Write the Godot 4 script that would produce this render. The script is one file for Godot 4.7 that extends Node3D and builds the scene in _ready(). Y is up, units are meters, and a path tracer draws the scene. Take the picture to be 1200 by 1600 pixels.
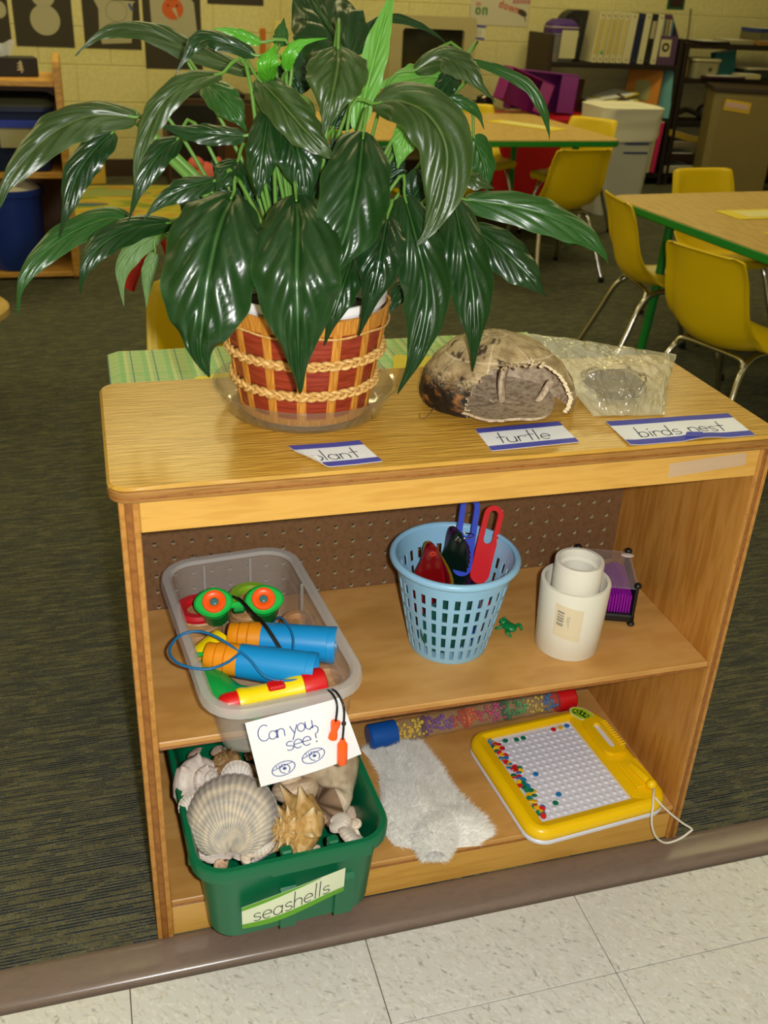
extends Node3D
# A preschool science shelf photographed with a compact camera's flash: metres, y up, carpet top at y = 0,
# x along the shelf unit (0 = its left end), z towards the viewer (0 = front edge of its top board).

var M := {}
var used := {}
var rng := RandomNumberGenerator.new()
const TOP := 0.668       # top board of the shelf unit
const SHELF := 0.3286    # middle shelf
const LOW := 0.0657      # bottom shelf


func _ready() -> void:
	rng.seed = 20240611
	# ---- camera
	var cam := Camera3D.new()
	cam.name = "camera"
	cam.fov = 54.777
	cam.near = 0.02
	cam.position = Vector3(0.0066, 1.1194, 0.9049)
	cam.rotation = Vector3(-0.4895, -0.2996, 0.0505)
	var attr := CameraAttributesPhysical.new()
	attr.frustum_focal_length = 23.16
	attr.exposure_aperture = 6.0
	attr.frustum_focus_distance = 1.25
	cam.attributes = attr
	cam.fov = 54.777
	add_child(cam)
	cam.current = true
	# ---- environment: a closed room, so the sky only stands outside it
	var env := Environment.new()
	env.background_mode = Environment.BG_COLOR
	env.background_color = Color(0.5, 0.55, 0.6)
	env.background_energy_multiplier = 0.2
	env.tonemap_mode = Environment.TONE_MAPPER_LINEAR
	env.tonemap_exposure = 1.0
	env.sdfgi_enabled = true
	env.ssao_enabled = true
	env.ssil_enabled = true
	var we := WorldEnvironment.new()
	we.name = "world_environment"
	we.environment = env
	add_child(we)
	# ---- the camera's own flash, beside the lens
	var flash := OmniLight3D.new()
	flash.name = "camera_flash"
	flash.position = cam.position + cam.basis * Vector3(0.042, 0.012, 0.01)
	flash.light_color = Color(1.0, 0.995, 0.985)
	flash.light_energy = 1.4
	flash.light_size = 0.012
	flash.omni_range = 14.0
	flash.omni_attenuation = 2.0
	flash.shadow_enabled = true
	add_child(flash)
	# ---- fluorescent ceiling fittings, warm greenish yellow beside the flash
	for lx in [-1.9, 0.5, 2.9]:
		for lz in [-4.2, -1.9, 0.9]:
			ceiling_panel(lx, lz, 0.05 if lz > 0.0 else (0.95 if lz > -3.0 else 2.0))
	make_materials()
	build_room()
	build_cabinet()
	build_back_table()
	build_plant()
	build_top_things()
	build_middle_shelf()
	build_bottom_shelf()
	build_classroom()


# ---------------------------------------------------------------- naming

func numbered(called: String) -> String:
	if not used.has(called):
		used[called] = 0
		return called
	used[called] += 1
	return "%s_%03d" % [called, used[called]]


func thing(called: String, label: String, category: String, at := Vector3.ZERO, turn := 0.0, group := "") -> Node3D:
	var o := Node3D.new()
	o.name = numbered(called)
	o.position = at
	o.rotation.y = turn
	tag(o, label, category, group)
	add_child(o, true)
	return o


func tag(o: Node3D, label: String, category: String, group := "") -> void:
	o.set_meta("label", label)
	o.set_meta("category", category)
	if group:
		o.set_meta("group", group)


func obj(called: String, st: SurfaceTool, m: Material, parent: Node3D = null) -> MeshInstance3D:
	var o := MeshInstance3D.new()
	o.mesh = mesh_of(st)
	o.material_override = m
	if parent == null:
		o.name = numbered(called)
		add_child(o, true)
	else:
		o.name = called
		parent.add_child(o, true)
		name_part(o, called, parent)
	return o


func name_part(o: Node3D, called: String, parent: Node3D) -> void:
	var n := 0
	for c in parent.get_children():
		if c != o and str(c.name).begins_with(called):
			var rest := str(c.name).trim_prefix(called)
			if rest == "" or rest.begins_with("_") and rest.trim_prefix("_").is_valid_int():
				n += 1
	if n:
		o.name = "%s_%03d" % [called, n]


func share(called: String, mesh: Mesh, m: Material, parent: Node3D, at: Transform3D, count := -1) -> MeshInstance3D:
	var o := MeshInstance3D.new()
	o.mesh = mesh
	o.material_override = m
	o.transform = at
	if count < 0:
		o.name = called
		parent.add_child(o, true)
		name_part(o, called, parent)
	else:
		o.name = called if count == 0 else "%s_%03d" % [called, count]
		parent.add_child(o, true)
	return o


func struct(called: String, st: SurfaceTool, m: Material) -> MeshInstance3D:
	var o := obj(called, st, m)
	o.set_meta("kind", "structure")
	return o


func copy(o: Node3D, at: Vector3, turn: float, label: String) -> Node3D:
	var c: Node3D = o.duplicate()
	var base := str(o.name)
	c.name = numbered(base)
	add_child(c, true)
	c.position = at
	c.rotation = Vector3(0, turn, 0)
	c.set_meta("label", label)
	return c


func mesh_of(st: SurfaceTool) -> ArrayMesh:
	st.generate_normals()
	st.index()
	return st.commit()


# ---------------------------------------------------------------- shapes

func new_st() -> SurfaceTool:
	var st := SurfaceTool.new()
	st.begin(Mesh.PRIMITIVE_TRIANGLES)
	return st


func tri(st: SurfaceTool, a: Vector3, b: Vector3, c: Vector3) -> void:   # counter-clockwise from outside
	st.add_vertex(a)
	st.add_vertex(c)
	st.add_vertex(b)


func quad(st: SurfaceTool, a: Vector3, b: Vector3, c: Vector3, d: Vector3) -> void:
	tri(st, a, b, c)
	tri(st, a, c, d)


func flat(st: SurfaceTool) -> void:
	st.set_smooth_group(-1)


func round_(st: SurfaceTool) -> void:
	st.set_smooth_group(0)


func box(st: SurfaceTool, c: Vector3, s: Vector3, bev := 0.002, b := Basis.IDENTITY) -> void:
	flat(st)
	var h := s / 2.0
	bev = minf(bev, minf(h.x, minf(h.y, h.z)) * 0.6)
	if bev <= 0.0:
		bev = 0.00001
	var P := func(x: float, y: float, z: float) -> Vector3: return c + b * Vector3(x, y, z)
	for s1 in [-1.0, 1.0]:
		var xs: float = s1
		# faces
		quad_o(st, P.call(xs * h.x, -h.y + bev, -h.z + bev), P.call(xs * h.x, h.y - bev, -h.z + bev), P.call(xs * h.x, h.y - bev, h.z - bev), P.call(xs * h.x, -h.y + bev, h.z - bev), xs > 0)
		quad_o(st, P.call(-h.x + bev, xs * h.y, -h.z + bev), P.call(-h.x + bev, xs * h.y, h.z - bev), P.call(h.x - bev, xs * h.y, h.z - bev), P.call(h.x - bev, xs * h.y, -h.z + bev), xs > 0)
		quad_o(st, P.call(-h.x + bev, -h.y + bev, xs * h.z), P.call(h.x - bev, -h.y + bev, xs * h.z), P.call(h.x - bev, h.y - bev, xs * h.z), P.call(-h.x + bev, h.y - bev, xs * h.z), xs > 0)
		for s2 in [-1.0, 1.0]:
			var ys: float = s2
			var pos := xs * ys > 0
			# edges along z, y, x
			quad_o(st, P.call(xs * h.x, ys * (h.y - bev), -h.z + bev), P.call(xs * (h.x - bev), ys * h.y, -h.z + bev), P.call(xs * (h.x - bev), ys * h.y, h.z - bev), P.call(xs * h.x, ys * (h.y - bev), h.z - bev), pos)
			quad_o(st, P.call(xs * h.x, -h.y + bev, ys * (h.z - bev)), P.call(xs * h.x, h.y - bev, ys * (h.z - bev)), P.call(xs * (h.x - bev), h.y - bev, ys * h.z), P.call(xs * (h.x - bev), -h.y + bev, ys * h.z), pos)
			quad_o(st, P.call(-h.x + bev, xs * h.y, ys * (h.z - bev)), P.call(-h.x + bev, xs * (h.y - bev), ys * h.z), P.call(h.x - bev, xs * (h.y - bev), ys * h.z), P.call(h.x - bev, xs * h.y, ys * (h.z - bev)), pos)
			for s3 in [-1.0, 1.0]:
				var zs: float = s3
				var a: Vector3 = P.call(xs * h.x, ys * (h.y - bev), zs * (h.z - bev))
				var d: Vector3 = P.call(xs * (h.x - bev), ys * h.y, zs * (h.z - bev))
				var e: Vector3 = P.call(xs * (h.x - bev), ys * (h.y - bev), zs * h.z)
				if xs * ys * zs > 0:
					tri(st, a, d, e)
				else:
					tri(st, a, e, d)


func quad_o(st: SurfaceTool, a: Vector3, b: Vector3, c: Vector3, d: Vector3, fwd: bool) -> void:
	if fwd:
		quad(st, a, b, c, d)
	else:
		quad(st, d, c, b, a)


func box_at(called: String, c: Vector3, s: Vector3, m: Material, parent: Node3D = null, bev := 0.002, b := Basis.IDENTITY) -> MeshInstance3D:
	var st := new_st()
	box(st, c, s, bev, b)
	return obj(called, st, m, parent)


func grid(st: SurfaceTool, P: Array, uv := true, group := 0) -> void:   # P[i][j]; outside is d/di x d/dj
	st.set_smooth_group(group)
	var n := P.size() - 1
	for i in n:
		var A: PackedVector3Array = P[i]
		var B: PackedVector3Array = P[i + 1]
		var m := A.size() - 1
		for j in m:
			var u0 := float(i) / n
			var u1 := float(i + 1) / n
			var v0 := float(j) / m
			var v1 := float(j + 1) / m
			vert(st, A[j], u0, v0, uv)
			vert(st, B[j + 1], u1, v1, uv)
			vert(st, B[j], u1, v0, uv)
			vert(st, A[j], u0, v0, uv)
			vert(st, A[j + 1], u0, v1, uv)
			vert(st, B[j + 1], u1, v1, uv)


func vert(st: SurfaceTool, p: Vector3, u: float, v: float, uv: bool) -> void:
	if uv:
		st.set_uv(Vector2(u, v))
	st.add_vertex(p)


func surf(st: SurfaceTool, f: Callable, nu: int, nv: int, uv := true, group := 0) -> void:
	var P := []
	for i in nu + 1:
		var row := PackedVector3Array()
		for j in nv + 1:
			row.append(f.call(float(i) / nu, float(j) / nv))
		P.append(row)
	grid(st, P, uv, group)


func shell(st: SurfaceTool, f: Callable, nu: int, nv: int, thick: float, uv := true) -> void:   # a sheet with thickness: front f, back f - n * thick
	var P := []
	for i in nu + 1:
		var row := PackedVector3Array()
		for j in nv + 1:
			row.append(f.call(float(i) / nu, float(j) / nv))
		P.append(row)
	var Q := []
	for i in nu + 1:
		var row := PackedVector3Array()
		for j in nv + 1:
			var du: Vector3 = P[mini(i + 1, nu)][j] - P[maxi(i - 1, 0)][j]
			var dv: Vector3 = P[i][mini(j + 1, nv)] - P[i][maxi(j - 1, 0)]
			var n := du.cross(dv)
			n = n.normalized() if n.length() > 1e-12 else Vector3.UP
			row.append(P[i][j] - n * thick)
		Q.append(row)
	grid(st, P, uv, 0)
	var R := Q.duplicate()
	R.reverse()
	grid(st, R, uv, 1)
	st.set_smooth_group(2)
	for i in nu:
		quad(st, P[i + 1][0], P[i][0], Q[i][0], Q[i + 1][0])
		quad(st, P[i][nv], P[i + 1][nv], Q[i + 1][nv], Q[i][nv])
	for j in nv:
		quad(st, P[0][j], P[0][j + 1], Q[0][j + 1], Q[0][j])
		quad(st, P[nu][j + 1], P[nu][j], Q[nu][j], Q[nu][j + 1])


func lathe(st: SurfaceTool, prof: Array, seg := 32, t := Transform3D.IDENTITY, a0 := 0.0, a1 := TAU) -> void:   # prof of Vector2(r, y), bottom to top outside
	var g := 0
	for k in prof.size() - 1:
		var p: Vector2 = prof[k]
		var q: Vector2 = prof[k + 1]
		if k > 0:
			var o: Vector2 = prof[k - 1]
			if absf((p - o).angle_to(q - p)) > 0.6:
				g += 1
		st.set_smooth_group(g)
		for i in seg:
			var t0 := lerpf(a0, a1, float(i) / seg)
			var t1 := lerpf(a0, a1, float(i + 1) / seg)
			var A := t * Vector3(p.x * cos(t0), p.y, p.x * sin(t0))
			var B := t * Vector3(p.x * cos(t1), p.y, p.x * sin(t1))
			var C := t * Vector3(q.x * cos(t1), q.y, q.x * sin(t1))
			var D := t * Vector3(q.x * cos(t0), q.y, q.x * sin(t0))
			var u0 := float(i) / seg
			var u1 := float(i + 1) / seg
			var v0 := float(k) / (prof.size() - 1)
			var v1 := float(k + 1) / (prof.size() - 1)
			if p.x > 1e-6:
				vert(st, A, u0, v0, true)
				vert(st, B, u1, v0, true)
				vert(st, C, u1, v1, true)
			if q.x > 1e-6:
				vert(st, A, u0, v0, true)
				vert(st, C, u1, v1, true)
				vert(st, D, u0, v1, true)


func spline(pts: Array, n: int) -> PackedVector3Array:
	var out := PackedVector3Array()
	var m := pts.size() - 1
	for k in n + 1:
		var t := float(k) / n * m
		var i := mini(int(t), m - 1)
		var f := t - i
		var p0: Vector3 = pts[maxi(i - 1, 0)]
		var p1: Vector3 = pts[i]
		var p2: Vector3 = pts[i + 1]
		var p3: Vector3 = pts[mini(i + 2, m)]
		out.append(p1.cubic_interpolate(p2, p0, p3, f))
	return out


func tube(st: SurfaceTool, pts: PackedVector3Array, r0: float, r1 := -1.0, seg := 8, flatten := 1.0, close := false) -> void:
	if r1 < 0.0:
		r1 = r0
	var n := pts.size()
	var P := []
	var nrm := Vector3.ZERO
	for i in n:
		var tg: Vector3
		if close:
			tg = (pts[(i + 1) % n] - pts[(i - 1 + n) % n]).normalized()
		else:
			tg = (pts[mini(i + 1, n - 1)] - pts[maxi(i - 1, 0)]).normalized()
		if i == 0:
			nrm = tg.cross(Vector3(0.31, 0.9, 0.17)).normalized()
		else:
			nrm = (nrm - tg * nrm.dot(tg)).normalized()
		var bi := tg.cross(nrm)
		var r := lerpf(r0, r1, float(i) / maxi(n - 1, 1))
		var row := PackedVector3Array()
		for k in seg + 1:
			var a := TAU * k / seg
			row.append(pts[i] + nrm * cos(a) * r + bi * sin(a) * r * flatten)
		P.append(row)
	if close:
		P.append(P[0])
	P.reverse()
	grid(st, P, true, 0)
	if not close:
		st.set_smooth_group(1)
		for k in seg:
			tri(st, pts[0], P[n - 1][k + 1], P[n - 1][k])
			tri(st, pts[n - 1], P[0][k], P[0][k + 1])


func ball(st: SurfaceTool, c: Vector3, r: Vector3, nu := 16, nv := 10, b := Basis.IDENTITY) -> void:
	var f := func(u: float, v: float) -> Vector3:
		var a := -u * TAU
		var e := (v - 0.5) * PI
		return c + b * Vector3(r.x * cos(e) * cos(a), r.y * sin(e), r.z * cos(e) * sin(a))
	surf(st, f, nu, nv)


func rrect(w: float, d: float, r: float, seg := 5) -> PackedVector2Array:   # rounded rectangle, counter-clockwise in (x, -z) as seen from above
	var out := PackedVector2Array()
	var cs := [Vector2(w / 2 - r, d / 2 - r), Vector2(-w / 2 + r, d / 2 - r), Vector2(-w / 2 + r, -d / 2 + r), Vector2(w / 2 - r, -d / 2 + r)]
	for k in 4:
		for i in seg + 1:
			var a := PI / 2 * (k + float(i) / seg)
			out.append(cs[k] + Vector2(cos(a), sin(a)) * r)
	return out


func inset(poly: PackedVector2Array, d: float) -> PackedVector2Array:   # moves each corner inwards by d (counter-clockwise outline)
	var out := PackedVector2Array()
	var n := poly.size()
	for i in n:
		var a := poly[(i - 1 + n) % n]
		var b := poly[i]
		var c := poly[(i + 1) % n]
		var e1 := (b - a).normalized()
		var e2 := (c - b).normalized()
		var n1 := Vector2(-e1.y, e1.x)
		var n2 := Vector2(-e2.y, e2.x)
		var s := n1 + n2
		var l := s.length_squared()
		out.append(b + s * (2.0 * d / l if l > 0.05 else 0.0))
	return out


func extrude(st: SurfaceTool, poly: PackedVector2Array, y0: float, y1: float, bev := 0.002, t := Transform3D.IDENTITY, smooth := true) -> void:   # poly (x, up-the-page): z = -y, counter-clockwise
	var inn := inset(poly, bev) if bev > 0.0 else poly
	var rings := [[inn, y0], [poly, y0 + bev], [poly, y1 - bev], [inn, y1]]
	var n := poly.size()
	for k in 3:
		st.set_smooth_group(k + 1 if smooth else -1)
		if k != 1 and bev <= 0.0:
			continue
		var A: PackedVector2Array = rings[k][0]
		var B: PackedVector2Array = rings[k + 1][0]
		var ya: float = rings[k][1]
		var yb: float = rings[k + 1][1]
		for i in n:
			var j := (i + 1) % n
			quad(st, t * Vector3(A[i].x, ya, -A[i].y), t * Vector3(A[j].x, ya, -A[j].y), t * Vector3(B[j].x, yb, -B[j].y), t * Vector3(B[i].x, yb, -B[i].y))
	flat(st)
	var ids := Geometry2D.triangulate_polygon(inn)
	for k in range(0, ids.size(), 3):
		var a := inn[ids[k]]
		var b := inn[ids[k + 1]]
		var c := inn[ids[k + 2]]
		if (b - a).cross(c - a) < 0.0:
			var sw := b
			b = c
			c = sw
		tri(st, t * Vector3(a.x, y1, -a.y), t * Vector3(b.x, y1, -b.y), t * Vector3(c.x, y1, -c.y))
		tri(st, t * Vector3(a.x, y0, -a.y), t * Vector3(c.x, y0, -c.y), t * Vector3(b.x, y0, -b.y))


func slab(called: String, w: float, d: float, h: float, r: float, bev: float, at: Vector3, m: Material, parent: Node3D) -> MeshInstance3D:
	var st := new_st()
	extrude(st, rrect(w, d, r), 0.0, h, bev, Transform3D(Basis.IDENTITY, at))
	return obj(called, st, m, parent)


# ---------------------------------------------------------------- handwriting: letters as pen strokes

func arc(cx: float, cy: float, rx: float, ry: float, a0: float, a1: float, n := 10) -> PackedVector2Array:
	var out := PackedVector2Array()
	for i in n + 1:
		var a := deg_to_rad(lerpf(a0, a1, float(i) / n))
		out.append(Vector2(cx + rx * cos(a), cy + ry * sin(a)))
	return out


func strokes(ch: String) -> Array:   # [advance, stroke, stroke ...]; x-height 0.5, ascender 1
	var ln := func(a: float, b: float, c: float, d: float) -> PackedVector2Array: return PackedVector2Array([Vector2(a, b), Vector2(c, d)])
	match ch:
		"p": return [0.5, ln.call(0.02, 0.5, 0.02, -0.4), arc(0.21, 0.25, 0.2, 0.25, 170, -170, 16)]
		"l": return [0.2, ln.call(0.05, 1, 0.05, 0)]
		"a": return [0.52, arc(0.2, 0.25, 0.2, 0.25, 30, 330, 14), ln.call(0.4, 0.5, 0.4, 0)]
		"n": return [0.48, ln.call(0.02, 0.5, 0.02, 0), arc(0.2, 0.3, 0.18, 0.2, 180, 0), ln.call(0.38, 0.3, 0.38, 0)]
		"t": return [0.42, ln.call(0.18, 1, 0.18, 0), ln.call(0, 0.55, 0.36, 0.55)]
		"u": return [0.5, ln.call(0.02, 0.5, 0.02, 0.2), arc(0.2, 0.2, 0.18, 0.2, 180, 360), ln.call(0.38, 0.5, 0.38, 0)]
		"r": return [0.38, ln.call(0.02, 0.5, 0.02, 0), arc(0.2, 0.3, 0.18, 0.2, 180, 30)]
		"e": return [0.5, ln.call(0.02, 0.26, 0.4, 0.26), arc(0.21, 0.25, 0.2, 0.25, 0, 310, 14)]
		"b": return [0.5, ln.call(0.02, 1, 0.02, 0), arc(0.21, 0.25, 0.2, 0.25, 170, -170, 16)]
		"i": return [0.18, ln.call(0.05, 0.5, 0.05, 0), arc(0.05, 0.72, 0.015, 0.015, 0, 360, 6)]
		"d": return [0.52, arc(0.2, 0.25, 0.2, 0.25, 30, 330, 14), ln.call(0.4, 1, 0.4, 0)]
		"s": return [0.42, arc(0.18, 0.375, 0.15, 0.125, 30, 270), arc(0.18, 0.125, 0.16, 0.125, 90, -150)]
		"h": return [0.48, ln.call(0.02, 1, 0.02, 0), arc(0.2, 0.3, 0.18, 0.2, 180, 0), ln.call(0.38, 0.3, 0.38, 0)]
		"C": return [0.68, arc(0.34, 0.5, 0.32, 0.48, 50, 310, 18)]
		"y": return [0.48, ln.call(0.02, 0.5, 0.2, 0.05), ln.call(0.4, 0.5, 0.08, -0.38)]
		"o": return [0.5, arc(0.2, 0.25, 0.2, 0.25, 0, 360, 16)]
		"w": return [0.66, ln.call(0, 0.5, 0.14, 0), ln.call(0.14, 0, 0.28, 0.5), ln.call(0.28, 0.5, 0.42, 0), ln.call(0.42, 0, 0.56, 0.5)]
		"v": return [0.46, ln.call(0, 0.5, 0.18, 0), ln.call(0.18, 0, 0.36, 0.5)]
		"?": return [0.5, arc(0.2, 0.74, 0.2, 0.24, 160, -80, 12), ln.call(0.23, 0.5, 0.23, 0.25), arc(0.23, 0.06, 0.02, 0.02, 0, 360, 6)]
	return [0.32]


func pen(st: SurfaceTool, line: PackedVector2Array, w: float, f: Callable) -> void:   # a flat ribbon along line, laid on the surface f(x, y)
	flat(st)
	for i in line.size() - 1:
		var a := line[i]
		var b := line[i + 1]
		var d := (b - a)
		if d.length() < 1e-7:
			continue
		d = d.normalized() * w / 2
		var s := Vector2(-d.y, d.x)
		a -= d * 0.4
		b += d * 0.4
		var n := maxi(1, int((b - a).length() / 0.004))
		for k in n:
			var p := a.lerp(b, float(k) / n)
			var q := a.lerp(b, float(k + 1) / n)
			quad(st, f.call(p.x - s.x, p.y - s.y), f.call(q.x - s.x, q.y - s.y), f.call(q.x + s.x, q.y + s.y), f.call(p.x + s.x, p.y + s.y))


func write_on(st: SurfaceTool, text: String, at: Vector2, size: float, w: float, f: Callable, spread := 1.0, slant := 0.0, rise := 0.0) -> void:
	var x := at.x
	var y := at.y
	for ch in text:
		var s := strokes(ch)
		for k in range(1, s.size()):
			var line := PackedVector2Array()
			for p in s[k]:
				line.append(Vector2(x + (p.x + p.y * slant) * size, y + p.y * size))
			pen(st, line, w, f)
		x += float(s[0]) * size * spread
		y += rise * float(s[0]) * size * spread


# ---------------------------------------------------------------- materials

func mat(c: Color, rough := 0.5, metal := 0.0, spec := 0.5) -> StandardMaterial3D:
	var m := StandardMaterial3D.new()
	m.albedo_color = c
	m.roughness = rough
	m.metallic = metal
	m.metallic_specular = spec
	return m


func noise_tex(freq: float, oct := 4, sd := 1, ramp: Gradient = null, kind := FastNoiseLite.TYPE_SIMPLEX_SMOOTH, size := 512) -> NoiseTexture2D:
	var n := FastNoiseLite.new()
	n.noise_type = kind
	n.frequency = freq
	n.fractal_octaves = oct
	n.seed = sd
	var t := NoiseTexture2D.new()
	t.width = size
	t.height = size
	t.seamless = true
	t.noise = n
	if ramp:
		t.color_ramp = ramp
	return t


func ramp(cols: Array, at: Array) -> Gradient:
	var g := Gradient.new()
	g.offsets = PackedFloat32Array(at)
	var a := PackedColorArray()
	for c in cols:
		a.append(c)
	g.colors = a
	return g


func tri_mat(t: Texture2D, scale: Vector3, rough: float, bump: Texture2D = null, bump_cm := 0.02, world := true) -> StandardMaterial3D:
	var m := mat(Color.WHITE, rough)
	m.albedo_texture = t
	m.uv1_triplanar = true
	m.uv1_world_triplanar = world
	m.uv1_scale = scale
	m.uv1_triplanar_sharpness = 8.0
	if bump:
		m.heightmap_enabled = true
		m.heightmap_texture = bump
		m.heightmap_scale = bump_cm
	return m


func rgb(r: int, g: int, b: int) -> Color:
	return Color8(r, g, b)


func make_materials() -> void:
	var wn := ramp([rgb(184, 138, 48), rgb(196, 149, 57), rgb(202, 156, 64), rgb(190, 144, 53)], [0.2, 0.45, 0.62, 0.85])
	var wood := noise_tex(0.012, 4, 3, wn)
	var wbump := noise_tex(0.035, 4, 8)
	M.wood_x = tri_mat(wood, Vector3(0.9, 9, 9), 0.35, wbump, 0.12)
	M.wood_x.clearcoat_enabled = true
	M.wood_x.clearcoat = 0.4
	M.wood_x.clearcoat_roughness = 0.2
	M.wood_y = tri_mat(noise_tex(0.012, 4, 4, ramp([rgb(174, 116, 44), rgb(190, 132, 58), rgb(197, 140, 66), rgb(182, 124, 50)], [0.2, 0.45, 0.62, 0.85])), Vector3(7, 0.8, 7), 0.42)
	M.wood_z = tri_mat(wood, Vector3(9, 9, 0.9), 0.4)
	var sh := ramp([rgb(184, 134, 68), rgb(196, 146, 78), rgb(202, 153, 86), rgb(192, 141, 75)], [0.2, 0.45, 0.62, 0.85])
	M.shelf = tri_mat(noise_tex(0.008, 4, 5, sh), Vector3(1.2, 5, 3), 0.42)
	M.apron = tri_mat(noise_tex(0.012, 4, 9, ramp([rgb(204, 154, 70), rgb(216, 168, 82), rgb(210, 161, 76)], [0.25, 0.55, 0.8])), Vector3(1.0, 10, 10), 0.32)
	var ply := ramp([rgb(172, 118, 50), rgb(190, 136, 64), rgb(180, 126, 56)], [0.3, 0.55, 0.8])
	M.ply_light = tri_mat(noise_tex(0.02, 4, 12, ply), Vector3(6, 6, 6), 0.45)
	M.ply_dark = tri_mat(noise_tex(0.02, 4, 13, ramp([rgb(132, 80, 28), rgb(152, 98, 38), rgb(142, 88, 32)], [0.3, 0.55, 0.8])), Vector3(6, 6, 6), 0.5)
	M.edge_x = tri_mat(noise_tex(0.02, 4, 14, ramp([rgb(140, 98, 46), rgb(168, 122, 62), rgb(154, 108, 52)], [0.3, 0.55, 0.8])), Vector3(1.2, 50, 50), 0.35)
	M.pegboard = tri_mat(noise_tex(0.03, 4, 16, ramp([rgb(110, 78, 48), rgb(122, 88, 56), rgb(116, 83, 52)], [0.3, 0.55, 0.8])), Vector3(5, 5, 5), 0.55)
	M.peg_hole = mat(rgb(190, 172, 132), 0.8)
	var cr := Image.create(1024, 1024, false, Image.FORMAT_RGB8)
	carpet_image(cr)
	var cb := noise_tex(0.25, 2, 21)
	M.carpet = tri_mat(ImageTexture.create_from_image(cr), Vector3(1.6, 1.6, 1.6), 0.95, cb, 0.1)
	M.carpet.metallic_specular = 0.15
	var vt := Image.create(1024, 1024, false, Image.FORMAT_RGB8)
	tile_image(vt)
	M.tile = tri_mat(ImageTexture.create_from_image(vt), Vector3(1.64, 1.64, 1.64), 0.38)
	M.grout = mat(rgb(96, 86, 70), 0.8)
	M.strip = tri_mat(noise_tex(0.02, 4, 23, ramp([rgb(120, 104, 94), rgb(126, 109, 98), rgb(123, 106, 96)], [0.3, 0.5, 0.8])), Vector3(2, 6, 6), 0.24)
	M.block = tri_mat(noise_tex(0.03, 4, 25, ramp([rgb(214, 204, 146), rgb(222, 212, 156)], [0.3, 0.7])), Vector3(2, 2, 2), 0.55, noise_tex(0.12, 4, 26), 0.025)
	M.mortar = mat(rgb(206, 197, 146), 0.8)
	M.ceiling = mat(rgb(226, 222, 205), 0.9)
	M.baseboard = mat(rgb(64, 48, 36), 0.5)
	M.white = mat(rgb(236, 236, 236), 0.5)
	M.paper = mat(rgb(232, 234, 236), 0.75)
	M.border = mat(rgb(70, 74, 168), 0.6)
	M.ink = mat(rgb(46, 46, 56), 0.7)
	M.ink_blue = mat(rgb(40, 62, 140), 0.7)
	M.black = mat(rgb(18, 18, 20), 0.4)
	M.chrome = mat(rgb(200, 196, 186), 0.18, 1.0)
	M.yellow_chair = mat(rgb(224, 190, 4), 0.36)
	M.green_edge = mat(rgb(18, 132, 44), 0.45)
	M.oak = tri_mat(noise_tex(0.012, 4, 33, ramp([rgb(192, 156, 84), rgb(206, 172, 102), rgb(199, 164, 93)], [0.3, 0.55, 0.8])), Vector3(6, 6, 1.4), 0.4)
	M.clear = clear_mat(Color(1, 1, 1, 0.06), 0.06)
	M.twine = tri_mat(noise_tex(0.03, 3, 37, ramp([rgb(196, 148, 76), rgb(226, 186, 116)], [0.3, 0.7])), Vector3(9, 9, 9), 0.55)


func clear_mat(c: Color, rough := 0.08) -> StandardMaterial3D:
	var m := mat(c, rough)
	m.transparency = BaseMaterial3D.TRANSPARENCY_ALPHA
	return m


func carpet_image(im: Image) -> void:   # loop pile: olive and brown grain with short navy dashes along x
	var n := FastNoiseLite.new()
	n.frequency = 0.012
	n.seed = 5
	var r := RandomNumberGenerator.new()
	r.seed = 9
	for y in 1024:
		for x in 1024:
			var c := Color8(98, 102, 72)
			var q := r.randf()
			if q < 0.30:
				c = Color8(124, 116, 80)
			elif q < 0.40:
				c = Color8(144, 112, 66)
			elif q < 0.66:
				c = Color8(72, 84, 80)
			elif q < 0.76:
				c = Color8(46, 58, 80)
			var f := 0.92 + 0.16 * n.get_noise_2d(x * 0.6, y * 3.0)
			im.set_pixel(x, y, Color(c.r * f, c.g * f, c.b * f))
	for k in 2600:
		var y0 := r.randi_range(0, 127) * 8
		var x0 := r.randi_range(0, 1023)
		var ln := r.randi_range(16, 110)
		var a := r.randf_range(0.35, 0.85)
		for x in ln:
			for y in 4:
				var px := (x0 + x) % 1024
				var w := a * (0.55 if y == 0 or y == 3 else 1.0) * (0.7 + 0.5 * r.randf())
				im.set_pixel(px, y0 + y, im.get_pixel(px, y0 + y).lerp(Color8(30, 38, 58), minf(w, 1.0)))


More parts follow.
